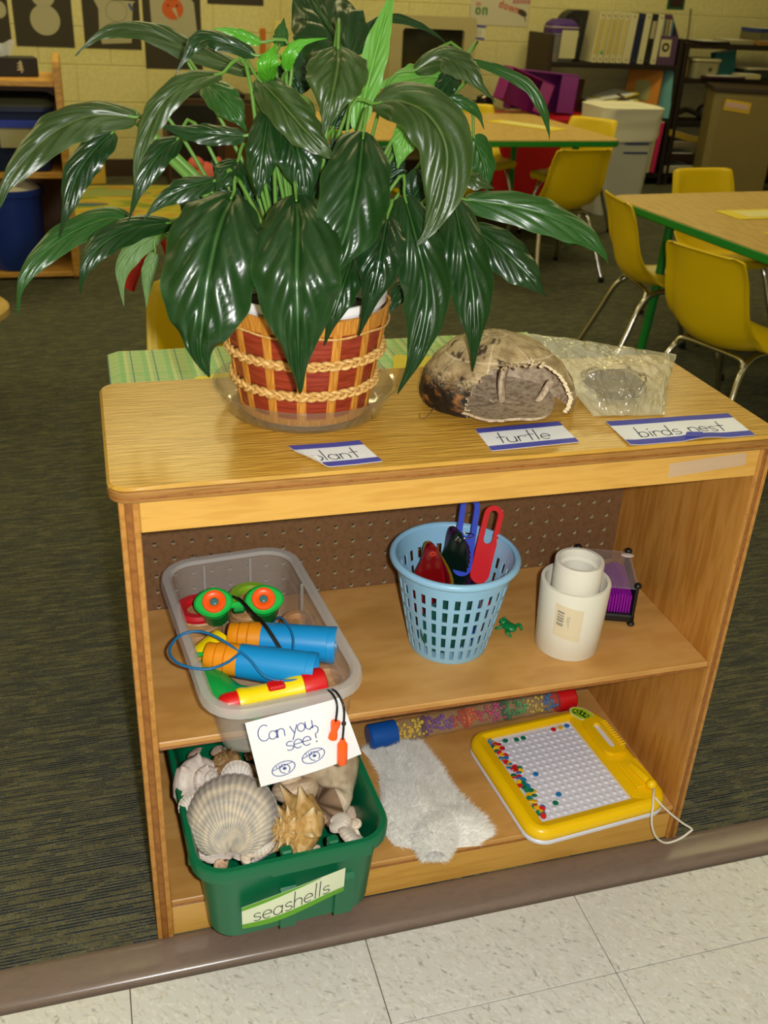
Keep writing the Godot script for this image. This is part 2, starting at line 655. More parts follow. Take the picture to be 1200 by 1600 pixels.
func tile_image(im: Image) -> void:
	var r := RandomNumberGenerator.new()
	r.seed = 4
	im.fill(Color8(210, 209, 203))
	for y in range(0, 1024, 1):
		for x in range(0, 1024, 1):
			if r.randf() < 0.35:
				var f := 0.965 + r.randf() * 0.06
				im.set_pixel(x, y, Color(0.824 * f, 0.82 * f, 0.796 * f))
	for k in 9000:
		var c0 := Vector2(r.randi_range(0, 1023), r.randi_range(0, 1023))
		var a := 0.9 + r.randfn() * 0.45
		var ln := r.randf_range(8, 30)
		var wd := r.randf_range(3.0, 9.0)
		var tone := r.randf()
		var c := Color8(226, 224, 216) if tone < 0.42 else (Color8(202, 196, 182) if tone < 0.72 else (Color8(188, 186, 178) if tone < 0.94 else Color8(150, 150, 144)))
		var d := Vector2(cos(a), sin(a))
		var bend := r.randf_range(-3.0, 3.0)
		for i in int(ln):
			var t := i / ln
			var w := wd * sin(PI * t) * (0.6 + 0.4 * sin(t * 9.0 + k))
			for j in int(w) + 1:
				var p := c0 + d * (i - ln / 2) + Vector2(-d.y, d.x) * (j - w / 2 + bend * t * t)
				var px := posmod(int(p.x), 1024)
				var py := posmod(int(p.y), 1024)
				im.set_pixel(px, py, im.get_pixel(px, py).lerp(c, 0.62))


# ---------------------------------------------------------------- the room

func ceiling_panel(x: float, z: float, energy: float) -> void:
	var o := thing("ceiling_light", "white fluorescent troffer set flush into the ceiling", "ceiling light", Vector3(x, 2.6, z), 0.0, "ceiling troffers")
	var st := new_st()
	for s in [-1.0, 1.0]:
		box(st, Vector3(0, -0.012, s * 0.31), Vector3(1.26, 0.03, 0.03))
		box(st, Vector3(s * 0.615, -0.012, 0), Vector3(0.03, 0.03, 0.6))
	obj("frame", st, mat(rgb(230, 230, 224), 0.5), o)
	var glow := mat(rgb(240, 236, 214), 0.6)
	glow.emission_enabled = true
	glow.emission = Color(1.0, 0.93, 0.66)
	glow.emission_energy_multiplier = 0.9
	box_at("diffuser", Vector3(0, -0.006, 0), Vector3(1.2, 0.01, 0.6), glow, o, 0.0)
	var l := AreaLight3D.new()
	l.name = "tube_light"
	l.area_size = Vector2(1.16, 0.56)
	l.light_energy = energy
	l.light_color = Color(1.0, 0.95, 0.68)
	l.position = Vector3(0, -0.03, 0)
	l.rotation.x = -PI / 2
	l.area_range = 14.0
	l.shadow_enabled = true
	o.add_child(l)


func build_room() -> void:
	# carpet slab and, in front of the rubber strip, a vinyl tile floor on a dark bed
	var st := new_st()
	box(st, Vector3(1.6, -0.06, -2.95), Vector3(9.0, 0.12, 5.94), 0.001)
	struct("floor", st, M.carpet)
	st = new_st()
	box(st, Vector3(1.6, -0.0625, 1.53), Vector3(9.0, 0.115, 3.02), 0.001)
	var fl := struct("floor", st, M.grout)
	var tile := new_st()
	box(tile, Vector3.ZERO, Vector3(0.3036, 0.004, 0.3036), 0.0007)
	var tm := mesh_of(tile)
	var zs := [[0.0525, 0.127], [0.1797, 0.3048], [0.4845, 0.3048], [0.7893, 0.3048]]
	var cut := new_st()
	box(cut, Vector3.ZERO, Vector3(0.3036, 0.004, 0.1264), 0.0007)
	var tc := mesh_of(cut)
	var k := 0
	for r in 4:
		for i in range(-4, 10):
			var cz: float = zs[r][0] + zs[r][1] / 2.0
			share("tile", tc if r == 0 else tm, M.tile, fl, Transform3D(Basis.IDENTITY, Vector3(-0.0308 + 0.3048 * (i + 0.5), -0.003 , cz)), k)
			k += 1
	# rubber transition strip with a rounded nose
	st = new_st()
	var prof := [Vector2(-0.012, 0.0), Vector2(-0.004, 0.0042), Vector2(0.004, 0.0052), Vector2(0.018, 0.0058), Vector2(0.030, 0.0058), Vector2(0.036, 0.0054), Vector2(0.040, 0.0045), Vector2(0.0434, 0.0030), Vector2(0.0460, 0.0008), Vector2(0.0476, -0.0018), Vector2(0.048, -0.005), Vector2(-0.012, -0.005)]
	for i in prof.size():
		var a: Vector2 = prof[i]
		var b: Vector2 = prof[(i + 1) % prof.size()]
		st.set_smooth_group(0 if i < 10 else 1 + i)
		quad(st, Vector3(-2.9, a.y, a.x), Vector3(-2.9, b.y, b.x), Vector3(6.1, b.y, b.x), Vector3(6.1, a.y, a.x))
	struct("trim_1", st, M.strip)
	# walls with thickness, ceiling
	st = new_st()
	box(st, Vector3(1.6, 1.3, -5.79), Vector3(9.2, 2.86, 0.15), 0.0)
	var wb := struct("wall_back", st, M.mortar)
	var bm := new_st()
	box(bm, Vector3.ZERO, Vector3(0.4015, 0.1985, 0.03), 0.0025)
	var mb := mesh_of(bm)
	k = 0
	for row in 9:
		for i in range(-5, 14):
			var bx := 0.016 + 0.4064 * i + (0.2032 if row % 2 == 0 else 0.0)
			if bx < -2.6 or bx > 5.8:
				continue
			share("block", mb, M.block, wb, Transform3D(Basis.IDENTITY, Vector3(bx, 0.522 + 0.2032 * (row - 2), -5.7265)), k)
			k += 1
	for w in [["wall_left", Vector3(-2.98, 1.3, -1.4), Vector3(0.15, 2.86, 8.9)], ["wall_right", Vector3(6.18, 1.3, -1.4), Vector3(0.15, 2.86, 8.9)], ["wall_front", Vector3(1.6, 1.3, 3.1), Vector3(9.2, 2.86, 0.15)]]:
		st = new_st()
		box(st, w[1], w[2], 0.0)
		struct(w[0], st, M.block)
	st = new_st()
	box(st, Vector3(1.6, 2.67, -1.4), Vector3(9.3, 0.14, 9.0), 0.0)
	struct("ceiling", st, M.ceiling)
	st = new_st()
	box(st, Vector3(1.6, 0.05, -5.69), Vector3(9.0, 0.1, 0.016), 0.003)
	struct("baseboard_back", st, M.baseboard)


# ---------------------------------------------------------------- the shelf unit

func build_cabinet() -> void:
	var o := thing("shelf_unit", "varnished birch plywood shelf unit with pegboard back and two open shelves", "shelf")
	var W := 0.785
	var st := new_st()
	var rr := PackedVector2Array()
	for p in rrect(W, 0.298, 0.022, 8):
		rr.append(p + Vector2(W / 2, 0.149))
	# top board: rounded arris above, ply edge below
	extrude(st, rr, TOP - 0.006, TOP, 0.003)
	obj("top_board", st, M.wood_x, o)
	st = new_st()
	extrude(st, inset(rr, 0.0004), TOP - 0.0175, TOP - 0.0055, 0.0012)
	obj("top_edge", st, M.edge_x, o)
	st = new_st()
	extrude(st, inset(rr, -0.0001), TOP - 0.0135, TOP - 0.0105, 0.0006)
	obj("edge_ply", st, M.ply_dark, o)
	# side panels: each with ply layers showing at the front edge
	for side in 2:
		var x0 := 0.0089 if side == 0 else W - 0.0074 - 0.0162
		var th := 0.0205 if side == 0 else 0.0162
		box_at("side_panel", Vector3(x0 + th / 2, (TOP - 0.0178) / 2, -0.1535), Vector3(th, TOP - 0.0178, 0.283), M.wood_y, o, 0.001)
		var ws := [0.30, 0.36, 0.34]
		var xx := x0
		for k in 3:
			var w: float = th * ws[k]
			box_at("edge_ply", Vector3(xx + w / 2, (TOP - 0.0182) / 2, -0.0115 + (0.0004 if k == 1 else 0.0)), Vector3(w * 0.97, TOP - 0.0182, 0.003), M.ply_dark if k == 1 else M.ply_light, o, 0.0008)
			xx += w
	var xl := 0.0294
	var xr := W - 0.0236
	var cx := (xl + xr) / 2
	var iw := xr - xl
	# apron below the top
	box_at("apron", Vector3(cx, 0.630, -0.0195), Vector3(iw, 0.0405, 0.015), M.apron, o, 0.001)
	# shelves with a ply edge
	box_at("middle_shelf", Vector3(cx, SHELF - 0.0055, -0.153), Vector3(iw, 0.011, 0.281), M.shelf, o, 0.0012)
	box_at("shelf_edge", Vector3(cx, SHELF - 0.0088, -0.0120), Vector3(iw - 0.001, 0.003, 0.003), M.ply_dark, o, 0.0006)
	box_at("bottom_shelf", Vector3(cx, LOW - 0.0055, -0.153), Vector3(iw, 0.011, 0.284), M.shelf, o, 0.0012)
	box_at("shelf_edge", Vector3(cx, LOW - 0.0085, -0.0108), Vector3(iw - 0.001, 0.003, 0.003), M.ply_dark, o, 0.0006)
	box_at("toe_panel", Vector3(cx, 0.026, -0.021), Vector3(iw, 0.052, 0.015), M.apron, o, 0.001)
	# pegboard back with real holes on a one-inch grid
	build_pegboard(o, xl, xr)
	for s in [[0.046, 0.602], [0.062, 0.545]]:
		st = new_st()
		ball(st, Vector3(xl + s[0] + 0.06, s[1], -0.2905), Vector3(0.003, 0.003, 0.0015), 10, 6)
		obj("screw", st, M.chrome, o)
	# strip of clear tape left on the apron
	st = new_st()
	var tape := clear_mat(Color(0.86, 0.84, 0.8, 0.35), 0.3)
	var pts := [Vector3(0.640, 0.6185, -0.0118), Vector3(0.744, 0.6265, -0.0118), Vector3(0.742, 0.643, -0.0118), Vector3(0.639, 0.637, -0.0118)]
	flat(st)
	quad(st, pts[0], pts[1], pts[2], pts[3])
	tag(obj("tape_strip", st, tape), "strip of old clear tape stuck on the apron under the bird's nest label", "tape")


func build_pegboard(o: Node3D, xl: float, xr: float) -> void:
	var zf := -0.2938
	var cell := 0.0254
	var y0 := LOW
	var ny := int((TOP - 0.018 - y0) / cell)
	var nx := int((xr - xl) / cell)
	var ox := xl + ((xr - xl) - nx * cell) / 2
	var st := new_st()
	var holes := new_st()
	flat(st)
	holes.set_smooth_group(0)
	var seg := 8
	var r := 0.0034
	var top := y0 + ny * cell
	for i in nx:
		for j in ny:
			var c := Vector2(ox + (i + 0.5) * cell, y0 + (j + 0.5) * cell)
			for k in seg:
				var a0 := TAU * k / seg
				var a1 := TAU * (k + 1) / seg
				var p0 := c + Vector2(cos(a0), sin(a0)) * r
				var p1 := c + Vector2(cos(a1), sin(a1)) * r
				var q0 := c + edge_of(a0) * cell / 2
				var q1 := c + edge_of(a1) * cell / 2
				quad(st, Vector3(p0.x, p0.y, zf), Vector3(q0.x, q0.y, zf), Vector3(q1.x, q1.y, zf), Vector3(p1.x, p1.y, zf))
				quad(holes, Vector3(p0.x, p0.y, zf), Vector3(p1.x, p1.y, zf), Vector3(p1.x, p1.y, zf - 0.005), Vector3(p0.x, p0.y, zf - 0.005))
	# margins
	for m in [[xl, ox, y0, top], [ox + nx * cell, xr, y0, top], [xl, xr, top, TOP - 0.017]]:
		quad(st, Vector3(m[0], m[2], zf), Vector3(m[1], m[2], zf), Vector3(m[1], m[3], zf), Vector3(m[0], m[3], zf))
	var p := obj("pegboard", st, M.pegboard, o)
	obj("hole_wall", holes, M.peg_hole, p).set_meta("kind", "stuff")
	box_at("back_sheet", Vector3((xl + xr) / 2, (y0 + TOP - 0.018) / 2, zf - 0.0062), Vector3(xr - xl, TOP - 0.018 - y0, 0.002), mat(rgb(64, 48, 36), 0.8), p, 0.0)


func edge_of(a: float) -> Vector2:   # direction a on a square of half side 1
	var d := Vector2(cos(a), sin(a))
	return d / maxf(absf(d.x), absf(d.y))


# ---------------------------------------------------------------- the low table behind the unit

func mat_image(w: int, h: int) -> Image:
	var im := Image.create(w, h, false, Image.FORMAT_RGB8)
	var r := RandomNumberGenerator.new()
	r.seed = 77
	for y in h:
		var t := y % 26
		var rowc := Color8(196, 214, 150)
		if t < 9:
			rowc = Color8(150, 204, 140)
		elif t < 13:
			rowc = Color8(226, 222, 140)
		elif t < 17:
			rowc = Color8(128, 196, 132)
		var stripe := t % 4 == 3
		for x in w:
			var c := rowc
			var cl := x % 64
			if cl > 30 and cl < 44:
				c = c.lerp(Color8(120, 200, 128), 0.45)
			elif cl > 44 and cl < 54:
				c = c.lerp(Color8(236, 232, 168), 0.5)
			if stripe:
				c = c.darkened(0.14)
			if x % 64 < 3:
				c = c.lerp(Color8(60, 96, 120), 0.75)
			im.set_pixel(x, y, c)
	return im


func table_leg(st: SurfaceTool, x: float, z: float, h: float, splay := Vector2.ZERO) -> void:
	tube(st, PackedVector3Array([Vector3(x + splay.x, 0.02, z + splay.y), Vector3(x + splay.x * 0.4, h * 0.5, z + splay.y * 0.4), Vector3(x, h, z)]), 0.015, 0.016, 10)


func build_back_table() -> void:
	var o := thing("low_table", "low table right behind the shelf unit, mostly hidden under a green plaid cloth", "table", Vector3(0.41, 0, -0.58))
	slab("tabletop", 0.80, 0.52, 0.02, 0.03, 0.003, Vector3(0.02, 0.5, 0), M.oak, o)
	for sx in [-1, 1]:
		for sz in [-1, 1]:
			var st := new_st()
			table_leg(st, 0.02 + sx * 0.34, sz * 0.19, 0.5)
			obj("leg", st, M.green_edge, o)
	var im := mat_image(512, 512)
	var pm := mat(Color.WHITE, 0.6)
	pm.albedo_texture = ImageTexture.create_from_image(im)
	pm.uv1_scale = Vector3(2.6, 1.3, 1)
	var cl := new_st()
	var f := func(u: float, v: float) -> Vector3:
		var x := lerpf(0.016, 0.826, u)
		var z := lerpf(-0.318, -0.846, v)
		var y := 0.5215
		if u < 0.012:
			y = 0.515
		return Vector3(x, y + 0.0006 * sin(u * 23.0 + v * 9.0), z)
	shell(cl, f, 40, 20, 0.0012)
	tag(obj("plaid_cloth", cl, pm), "green and yellow plaid vinyl cloth on the low table behind the shelf unit", "tablecloth")
	var ym := mat(rgb(234, 216, 62), 0.5)
	var wm := mat(rgb(232, 226, 170), 0.6)
	for k in 3:
		var c: Vector3 = [Vector3(0.255, 0.5228, -0.60), Vector3(0.565, 0.5228, -0.62), Vector3(0.745, 0.5228, -0.70)][k]
		var a: float = [0.25, -0.3, 0.08][k]
		var lab: String = ["yellow place mat with a pale card, half hidden behind the plant pot", "yellow place mat on the plaid cloth behind the turtle shell", "yellow place mat at the right end of the plaid cloth, above the plastic bag"][k]
		var p := thing("place_mat", lab, "place mat", c, a, "place mats on the plaid cloth")
		slab("sheet", 0.16 if k < 2 else 0.15, 0.22 if k < 2 else 0.24, 0.0012, 0.008, 0.0003, Vector3.ZERO, ym, p)
		if k == 0:
			slab("card", 0.05, 0.10, 0.001, 0.006, 0.0003, Vector3(-0.02, 0.0013, 0.02), wm, p)


# ---------------------------------------------------------------- the potted plant

func leaf_image(base: Color, rib: Color, blotch: float, sd: int) -> Texture2D:
	var im := Image.create(128, 256, false, Image.FORMAT_RGB8)
	var n := FastNoiseLite.new()
	n.seed = sd
	n.frequency = 0.02
	for y in 256:
		for x in 128:
			var s := absf(x - 63.5) / 63.5
			var t := y / 255.0
			var c := base
			var vein := absf(fposmod(t * 6.2 - s * 2.4 + 0.5, 1.0) - 0.5) * 2.0
			c = c.lerp(rib, 0.14 * smoothstep(0.75, 1.0, vein) * (1.0 - s * 0.6))
			c = c.lerp(rib, 0.55 * smoothstep(0.055, 0.015, s) * (1.0 - t * 0.7))
			c = c.lerp(rib, 0.3 * smoothstep(0.96, 1.0, s))
			c = c.lightened(maxf(0.0, n.get_noise_2d(x * 1.0, y * 0.35)) * blotch)
			im.set_pixel(x, y, c)
	return ImageTexture.create_from_image(im)


func leaf_mat(base: Color, rib: Color, rough: float, back: Color, sd: int, blotch := 0.12) -> StandardMaterial3D:
	var m := mat(Color.WHITE, rough, 0.0, 0.5)
	m.albedo_texture = leaf_image(base, rib, blotch, sd)
	m.texture_repeat = false
	m.backlight_enabled = true
	m.backlight = back
	return m


func leaf(o: Node3D, p: Array, width: float, up: float, kind: String, fold: float, roll: float) -> void:
	var pts := []
	for i in range(0, p.size(), 3):
		pts.append(Vector3(p[i], p[i + 1], p[i + 2]))
	var nt := 64
	var ns := 26
	var mid := spline(pts, nt)
	var face := Vector3(-0.2, 0.33, 0.92).lerp(Vector3(0, 1, 0), up).normalized()
	var ph := rng.randf() * TAU
	var fr := rng.randf_range(14.0, 20.0)
	var wav := rng.randf_range(0.7, 1.3) * width * 0.05
	var P := []
	var nrm := face
	for i in nt + 1:
		var t := float(i) / nt
		var tg := (mid[mini(i + 1, nt)] - mid[maxi(i - 1, 0)]).normalized()
		nrm = (nrm.lerp(face, 0.35) - tg * tg.dot(nrm.lerp(face, 0.35))).normalized()
		var nn := nrm.rotated(tg, deg_to_rad(roll))
		var sd := tg.cross(nn)
		var w := width * 0.5 * leaf_width(t)
		var row := PackedVector3Array()
		for j in ns + 1:
			var s := (float(j) / ns - 0.5) * 2.0
			var a := absf(s)
			var vein := pow(absf(sin((t * 6.2 - a * 2.4) * PI)), 0.75) - 0.6
			var h := w * (fold * a - 0.42 * a * a)                              # a shallow fold along the rib, blades curving down
			h -= w * 0.16 * exp(-pow(a / 0.09, 2.0))                            # the sunken midrib
			h += width * 0.068 * vein * sin(pow(a, 0.75) * PI) * (1.0 - t * 0.6) * minf(1.0, t * 6.0)
			h += wav * sin(t * fr + ph + (1.7 if s > 0.0 else 0.0)) * a * a * sin(PI * minf(1.0, t * 1.1))
			h += wav * 0.35 * sin(t * fr * 2.7 + ph * 2.0 + s * 2.0) * a * a * a
			var edge := 1.0 + 0.035 * sin(t * fr * 1.9 + ph + s) * a
			row.append(mid[i] + sd * s * w * edge + nn * h)
		P.append(row)
	var st := new_st()
	st.set_smooth_group(0)
	for i in nt:
		for j in ns:
			var u0 := float(j) / ns
			var u1 := float(j + 1) / ns
			var v0 := float(i) / nt
			var v1 := float(i + 1) / nt
			vert(st, P[i][j], u0, v0, true)
			vert(st, P[i + 1][j + 1], u1, v1, true)
			vert(st, P[i][j + 1], u1, v0, true)
			vert(st, P[i][j], u0, v0, true)
			vert(st, P[i + 1][j], u0, v1, true)
			vert(st, P[i + 1][j + 1], u1, v1, true)
	var lf := obj("leaf", st, M["leaf_" + kind], o)
	# petiole down to the crown of the plant
	var a0: Vector3 = mid[0]
	var dir := (mid[0] - mid[2]).normalized()
	var root := Vector3(0.237 + clampf((a0.x - 0.237) * 0.16, -0.03, 0.03), 0.785, -0.19 + clampf((a0.z + 0.19) * 0.3, -0.03, 0.03))
	var len := a0.distance_to(root)
	var ps := new_st()
	tube(ps, spline([root, root.lerp(a0, 0.45) + Vector3(0, len * 0.12, 0), a0 + dir * len * 0.12 + Vector3(0, len * 0.015, 0), a0, mid[4]], 14), 0.0028, 0.0012, 6)
	obj("petiole", ps, M.petiole, lf)


func leaf_width(t: float) -> float:
	var w := pow(sin(PI * pow(clampf(t, 0.0, 1.0), 0.66)), 0.72)
	w *= lerpf(1.0, 0.34, smoothstep(0.52, 0.95, t))
	return w


func build_plant() -> void:
	M.leaf_d = leaf_mat(rgb(20, 52, 18), rgb(70, 112, 42), 0.3, Color(0.05, 0.12, 0.03), 1)
	M.leaf_g = leaf_mat(rgb(18, 46, 20), rgb(60, 100, 44), 0.22, Color(0.05, 0.12, 0.03), 2)
	M.leaf_m = leaf_mat(rgb(36, 80, 28), rgb(110, 150, 66), 0.33, Color(0.12, 0.22, 0.06), 3)
	M.leaf_s = leaf_mat(rgb(42, 66, 24), rgb(124, 134, 60), 0.36, Color(0.08, 0.15, 0.04), 4, 0.22)
	M.leaf_l = leaf_mat(rgb(98, 158, 60), rgb(170, 204, 120), 0.4, Color(0.3, 0.45, 0.14), 5, 0.08)
	M.leaf_n = leaf_mat(rgb(74, 150, 30), rgb(140, 196, 80), 0.32, Color(0.3, 0.42, 0.08), 6, 0.05)
	M.leaf_p = leaf_mat(rgb(104, 140, 84), rgb(160, 184, 128), 0.5, Color(0.2, 0.28, 0.12), 7, 0.05)
	M.leaf_b = leaf_mat(rgb(22, 54, 26), rgb(60, 96, 48), 0.4, Color(0.04, 0.1, 0.02), 8)
	M.petiole = mat(rgb(92, 138, 52), 0.45)
	var o := thing("peace_lily", "large bushy peace lily with dark glossy drooping leaves in the basket-wrapped pot", "plant")
	leaf(o, [0.145, 0.935, -0.090, 0.125, 0.919, -0.040, 0.109, 0.882, -0.010, 0.100, 0.837, 0.000, 0.097, 0.806, 0.000, 0.104, 0.780, -0.000], 0.0882, 0.15, "d", 0.22, 0)
	leaf(o, [0.206, 0.933, -0.090, 0.196, 0.917, -0.030, 0.187, 0.885, 0.010, 0.186, 0.846, 0.020, 0.187, 0.802, 0.020, 0.190, 0.763, 0.015], 0.0835, 0.15, "d", 0.20, 0)
	leaf(o, [0.276, 0.991, -0.100, 0.260, 0.960, -0.050, 0.247, 0.922, -0.030, 0.233, 0.888, -0.020, 0.219, 0.860, -0.020], 0.0685, 0.20, "d", 0.20, -8)
	leaf(o, [0.308, 0.908, -0.110, 0.291, 0.884, -0.070, 0.282, 0.848, -0.060, 0.267, 0.793, -0.060], 0.0485, 0.10, "g", 0.20, 0)
	leaf(o, [0.276, 0.870, -0.120, 0.258, 0.849, -0.085, 0.245, 0.818, -0.075, 0.234, 0.780, -0.075], 0.0347, 0.10, "d", 0.20, 0)
	leaf(o, [0.331, 0.924, -0.130, 0.336, 0.882, -0.090, 0.347, 0.830, -0.080, 0.336, 0.770, -0.070, 0.316, 0.722, -0.070], 0.0547, 0.15, "d", 0.20, 0)
	leaf(o, [0.394, 0.917, -0.150, 0.391, 0.879, -0.100, 0.402, 0.833, -0.090, 0.405, 0.785, -0.080, 0.407, 0.739, -0.080], 0.0516, 0.15, "d", 0.20, 0)
	leaf(o, [0.428, 0.880, -0.180, 0.450, 0.866, -0.150, 0.473, 0.845, -0.130, 0.491, 0.827, -0.120, 0.504, 0.812, -0.120], 0.0480, 0.30, "d", 0.20, 0)
	leaf(o, [0.425, 0.905, -0.200, 0.465, 0.904, -0.180, 0.509, 0.897, -0.160, 0.551, 0.880, -0.150, 0.577, 0.860, -0.140, 0.590, 0.842, -0.140], 0.0459, 0.35, "m", 0.15, 0)
	leaf(o, [0.297, 1.012, -0.140, 0.318, 1.019, -0.120, 0.341, 1.008, -0.090, 0.354, 0.978, -0.070, 0.348, 0.933, -0.060, 0.336, 0.901, -0.060, 0.324, 0.887, -0.060], 0.0583, 0.45, "s", 0.30, 10)
	leaf(o, [0.373, 1.036, -0.250, 0.401, 1.052, -0.240, 0.421, 1.044, -0.220, 0.436, 1.028, -0.210, 0.457, 1.009, -0.210], 0.0410, 0.50, "s", 0.30, 0)
	leaf(o, [0.457, 1.045, -0.300, 0.491, 1.037, -0.300, 0.530, 1.021, -0.290, 0.548, 0.996, -0.280, 0.558, 0.974, -0.280, 0.562, 0.959, -0.280], 0.0186, 0.40, "m", 0.30, 0)
	leaf(o, [0.424, 1.028, -0.280, 0.393, 1.030, -0.270, 0.360, 1.025, -0.260, 0.320, 1.015, -0.260], 0.0362, 0.20, "l", 0.15, 0)
	leaf(o, [0.411, 1.009, -0.260, 0.432, 1.005, -0.250, 0.452, 0.994, -0.250, 0.463, 0.974, -0.250], 0.0179, 0.30, "m", 0.30, 0)
	leaf(o, [0.431, 1.036, -0.270, 0.414, 1.020, -0.260, 0.396, 1.000, -0.250], 0.0265, 0.20, "d", 0.20, 0)
	leaf(o, [0.355, 0.987, -0.200, 0.346, 0.967, -0.190, 0.340, 0.940, -0.190], 0.0281, 0.10, "l", 0.20, 0)
	leaf(o, [0.253, 1.065, -0.120, 0.246, 1.052, -0.090, 0.236, 1.025, -0.070, 0.228, 0.990, -0.070], 0.0588, 0.30, "s", 0.20, 0)
	leaf(o, [0.179, 1.033, -0.150, 0.193, 1.018, -0.110, 0.211, 0.997, -0.090, 0.231, 0.977, -0.080, 0.246, 0.966, -0.080], 0.0394, 0.45, "s", 0.25, 15)
	leaf(o, [0.289, 1.048, -0.220, 0.277, 1.078, -0.260, 0.266, 1.104, -0.310, 0.264, 1.132, -0.360], 0.0797, 0.00, "d", 0.15, 0)
	leaf(o, [0.294, 0.978, -0.200, 0.307, 1.019, -0.210, 0.319, 1.056, -0.220, 0.333, 1.096, -0.230, 0.348, 1.136, -0.240], 0.0288, 0.00, "l", 0.70, 0)
	leaf(o, [0.325, 1.062, -0.330, 0.343, 1.078, -0.330, 0.369, 1.086, -0.330, 0.401, 1.080, -0.330, 0.426, 1.068, -0.330, 0.441, 1.057, -0.330], 0.0128, 0.30, "d", 0.30, 0)
	leaf(o, [0.191, 1.030, -0.140, 0.185, 1.045, -0.120, 0.188, 1.056, -0.120, 0.195, 1.066, -0.130], 0.0219, 0.10, "n", 0.20, 0)
	leaf(o, [0.204, 1.041, -0.130, 0.205, 1.055, -0.120, 0.217, 1.067, -0.120, 0.243, 1.072, -0.120], 0.0134, 0.10, "n", 0.30, 0)
	leaf(o, [0.192, 1.062, -0.200, 0.177, 1.067, -0.200, 0.158, 1.072, -0.200, 0.142, 1.073, -0.200], 0.0129, 0.20, "n", 0.20, 0)
	leaf(o, [0.218, 1.057, -0.240, 0.222, 1.070, -0.250, 0.227, 1.084, -0.260], 0.0164, 0.00, "m", 0.20, 0)
	leaf(o, [0.186, 1.031, -0.220, 0.153, 1.042, -0.250, 0.116, 1.055, -0.270, 0.081, 1.067, -0.280, 0.048, 1.065, -0.290, 0.024, 1.052, -0.290, 0.008, 1.038, -0.290], 0.0311, 0.45, "s", 0.25, 0)
	leaf(o, [0.180, 1.052, -0.160, 0.158, 1.061, -0.160, 0.136, 1.066, -0.160, 0.119, 1.062, -0.150, 0.109, 1.048, -0.150, 0.099, 1.033, -0.150], 0.0208, 0.30, "d", 0.30, 0)
	leaf(o, [0.140, 1.038, -0.120, 0.110, 1.034, -0.100, 0.084, 1.018, -0.090, 0.067, 0.993, -0.090, 0.055, 0.965, -0.090, 0.051, 0.935, -0.090], 0.0272, 0.40, "s", 0.30, 0)
	leaf(o, [0.064, 0.989, -0.200, 0.023, 0.992, -0.200, -0.012, 0.981, -0.190, -0.044, 0.957, -0.180, -0.069, 0.928, -0.170, -0.083, 0.897, -0.170], 0.0456, 0.40, "s", 0.20, 0)
	leaf(o, [0.041, 0.969, -0.250, 0.021, 0.954, -0.240, 0.000, 0.930, -0.230, -0.014, 0.896, -0.220, -0.026, 0.864, -0.220], 0.0338, 0.20, "d", 0.25, 0)
	leaf(o, [0.059, 0.868, -0.260, 0.032, 0.880, -0.250, -0.010, 0.870, -0.230, -0.047, 0.848, -0.210, -0.069, 0.821, -0.200, -0.076, 0.786, -0.200], 0.0341, 0.35, "m", 0.20, 0)
	leaf(o, [0.093, 0.883, -0.200, 0.055, 0.885, -0.180, 0.018, 0.872, -0.160, -0.002, 0.849, -0.150, -0.009, 0.822, -0.150], 0.0303, 0.30, "d", 0.20, 0)
	leaf(o, [0.090, 0.853, -0.300, 0.060, 0.833, -0.310, 0.039, 0.803, -0.310, 0.038, 0.760, -0.310], 0.0260, 0.00, "p", 0.20, 0)
	leaf(o, [0.079, 0.827, -0.300, 0.069, 0.801, -0.300, 0.064, 0.760, -0.300], 0.0184, 0.00, "p", 0.20, 0)
	leaf(o, [0.101, 0.975, -0.160, 0.080, 0.964, -0.140, 0.060, 0.938, -0.130, 0.044, 0.899, -0.130], 0.0264, 0.20, "d", 0.25, 0)
	leaf(o, [0.163, 0.983, -0.120, 0.132, 0.985, -0.120, 0.102, 0.986, -0.130, 0.076, 0.991, -0.140], 0.0224, 0.30, "d", 0.15, 0)
	leaf(o, [0.132, 0.941, -0.120, 0.104, 0.937, -0.110, 0.078, 0.925, -0.110, 0.057, 0.905, -0.110], 0.0250, 0.30, "d", 0.20, 0)
	leaf(o, [0.132, 1.026, -0.200, 0.145, 1.015, -0.170, 0.158, 0.999, -0.150, 0.168, 0.982, -0.150], 0.0319, 0.20, "m", 0.15, 0)
	leaf(o, [0.157, 0.957, -0.140, 0.143, 0.948, -0.120, 0.130, 0.932, -0.110], 0.0305, 0.20, "d", 0.15, 0)
	leaf(o, [0.187, 1.008, -0.130, 0.176, 0.978, -0.100, 0.171, 0.949, -0.095, 0.170, 0.927, -0.095], 0.0325, 0.10, "d", 0.20, 0)
	leaf(o, [0.201, 1.005, -0.140, 0.210, 0.977, -0.110, 0.216, 0.945, -0.100, 0.216, 0.909, -0.100], 0.0459, 0.15, "d", 0.25, 0)
	leaf(o, [0.450, 0.968, -0.250, 0.467, 0.935, -0.250, 0.474, 0.902, -0.250], 0.0336, 0.20, "m", 0.20, 0)
	leaf(o, [0.428, 0.931, -0.220, 0.439, 0.927, -0.200, 0.462, 0.917, -0.200], 0.0265, 0.40, "s", 0.20, 0)
	leaf(o, [0.369, 0.819, -0.200, 0.347, 0.809, -0.170, 0.327, 0.784, -0.160], 0.0251, 0.10, "d", 0.20, 0)
	leaf(o, [0.245, 1.007, -0.260, 0.233, 1.025, -0.270, 0.213, 1.037, -0.280], 0.0439, 0.10, "b", 0.20, 0)
	leaf(o, [0.278, 0.976, -0.240, 0.294, 1.008, -0.250, 0.311, 1.034, -0.260], 0.0442, 0.10, "b", 0.20, 0)
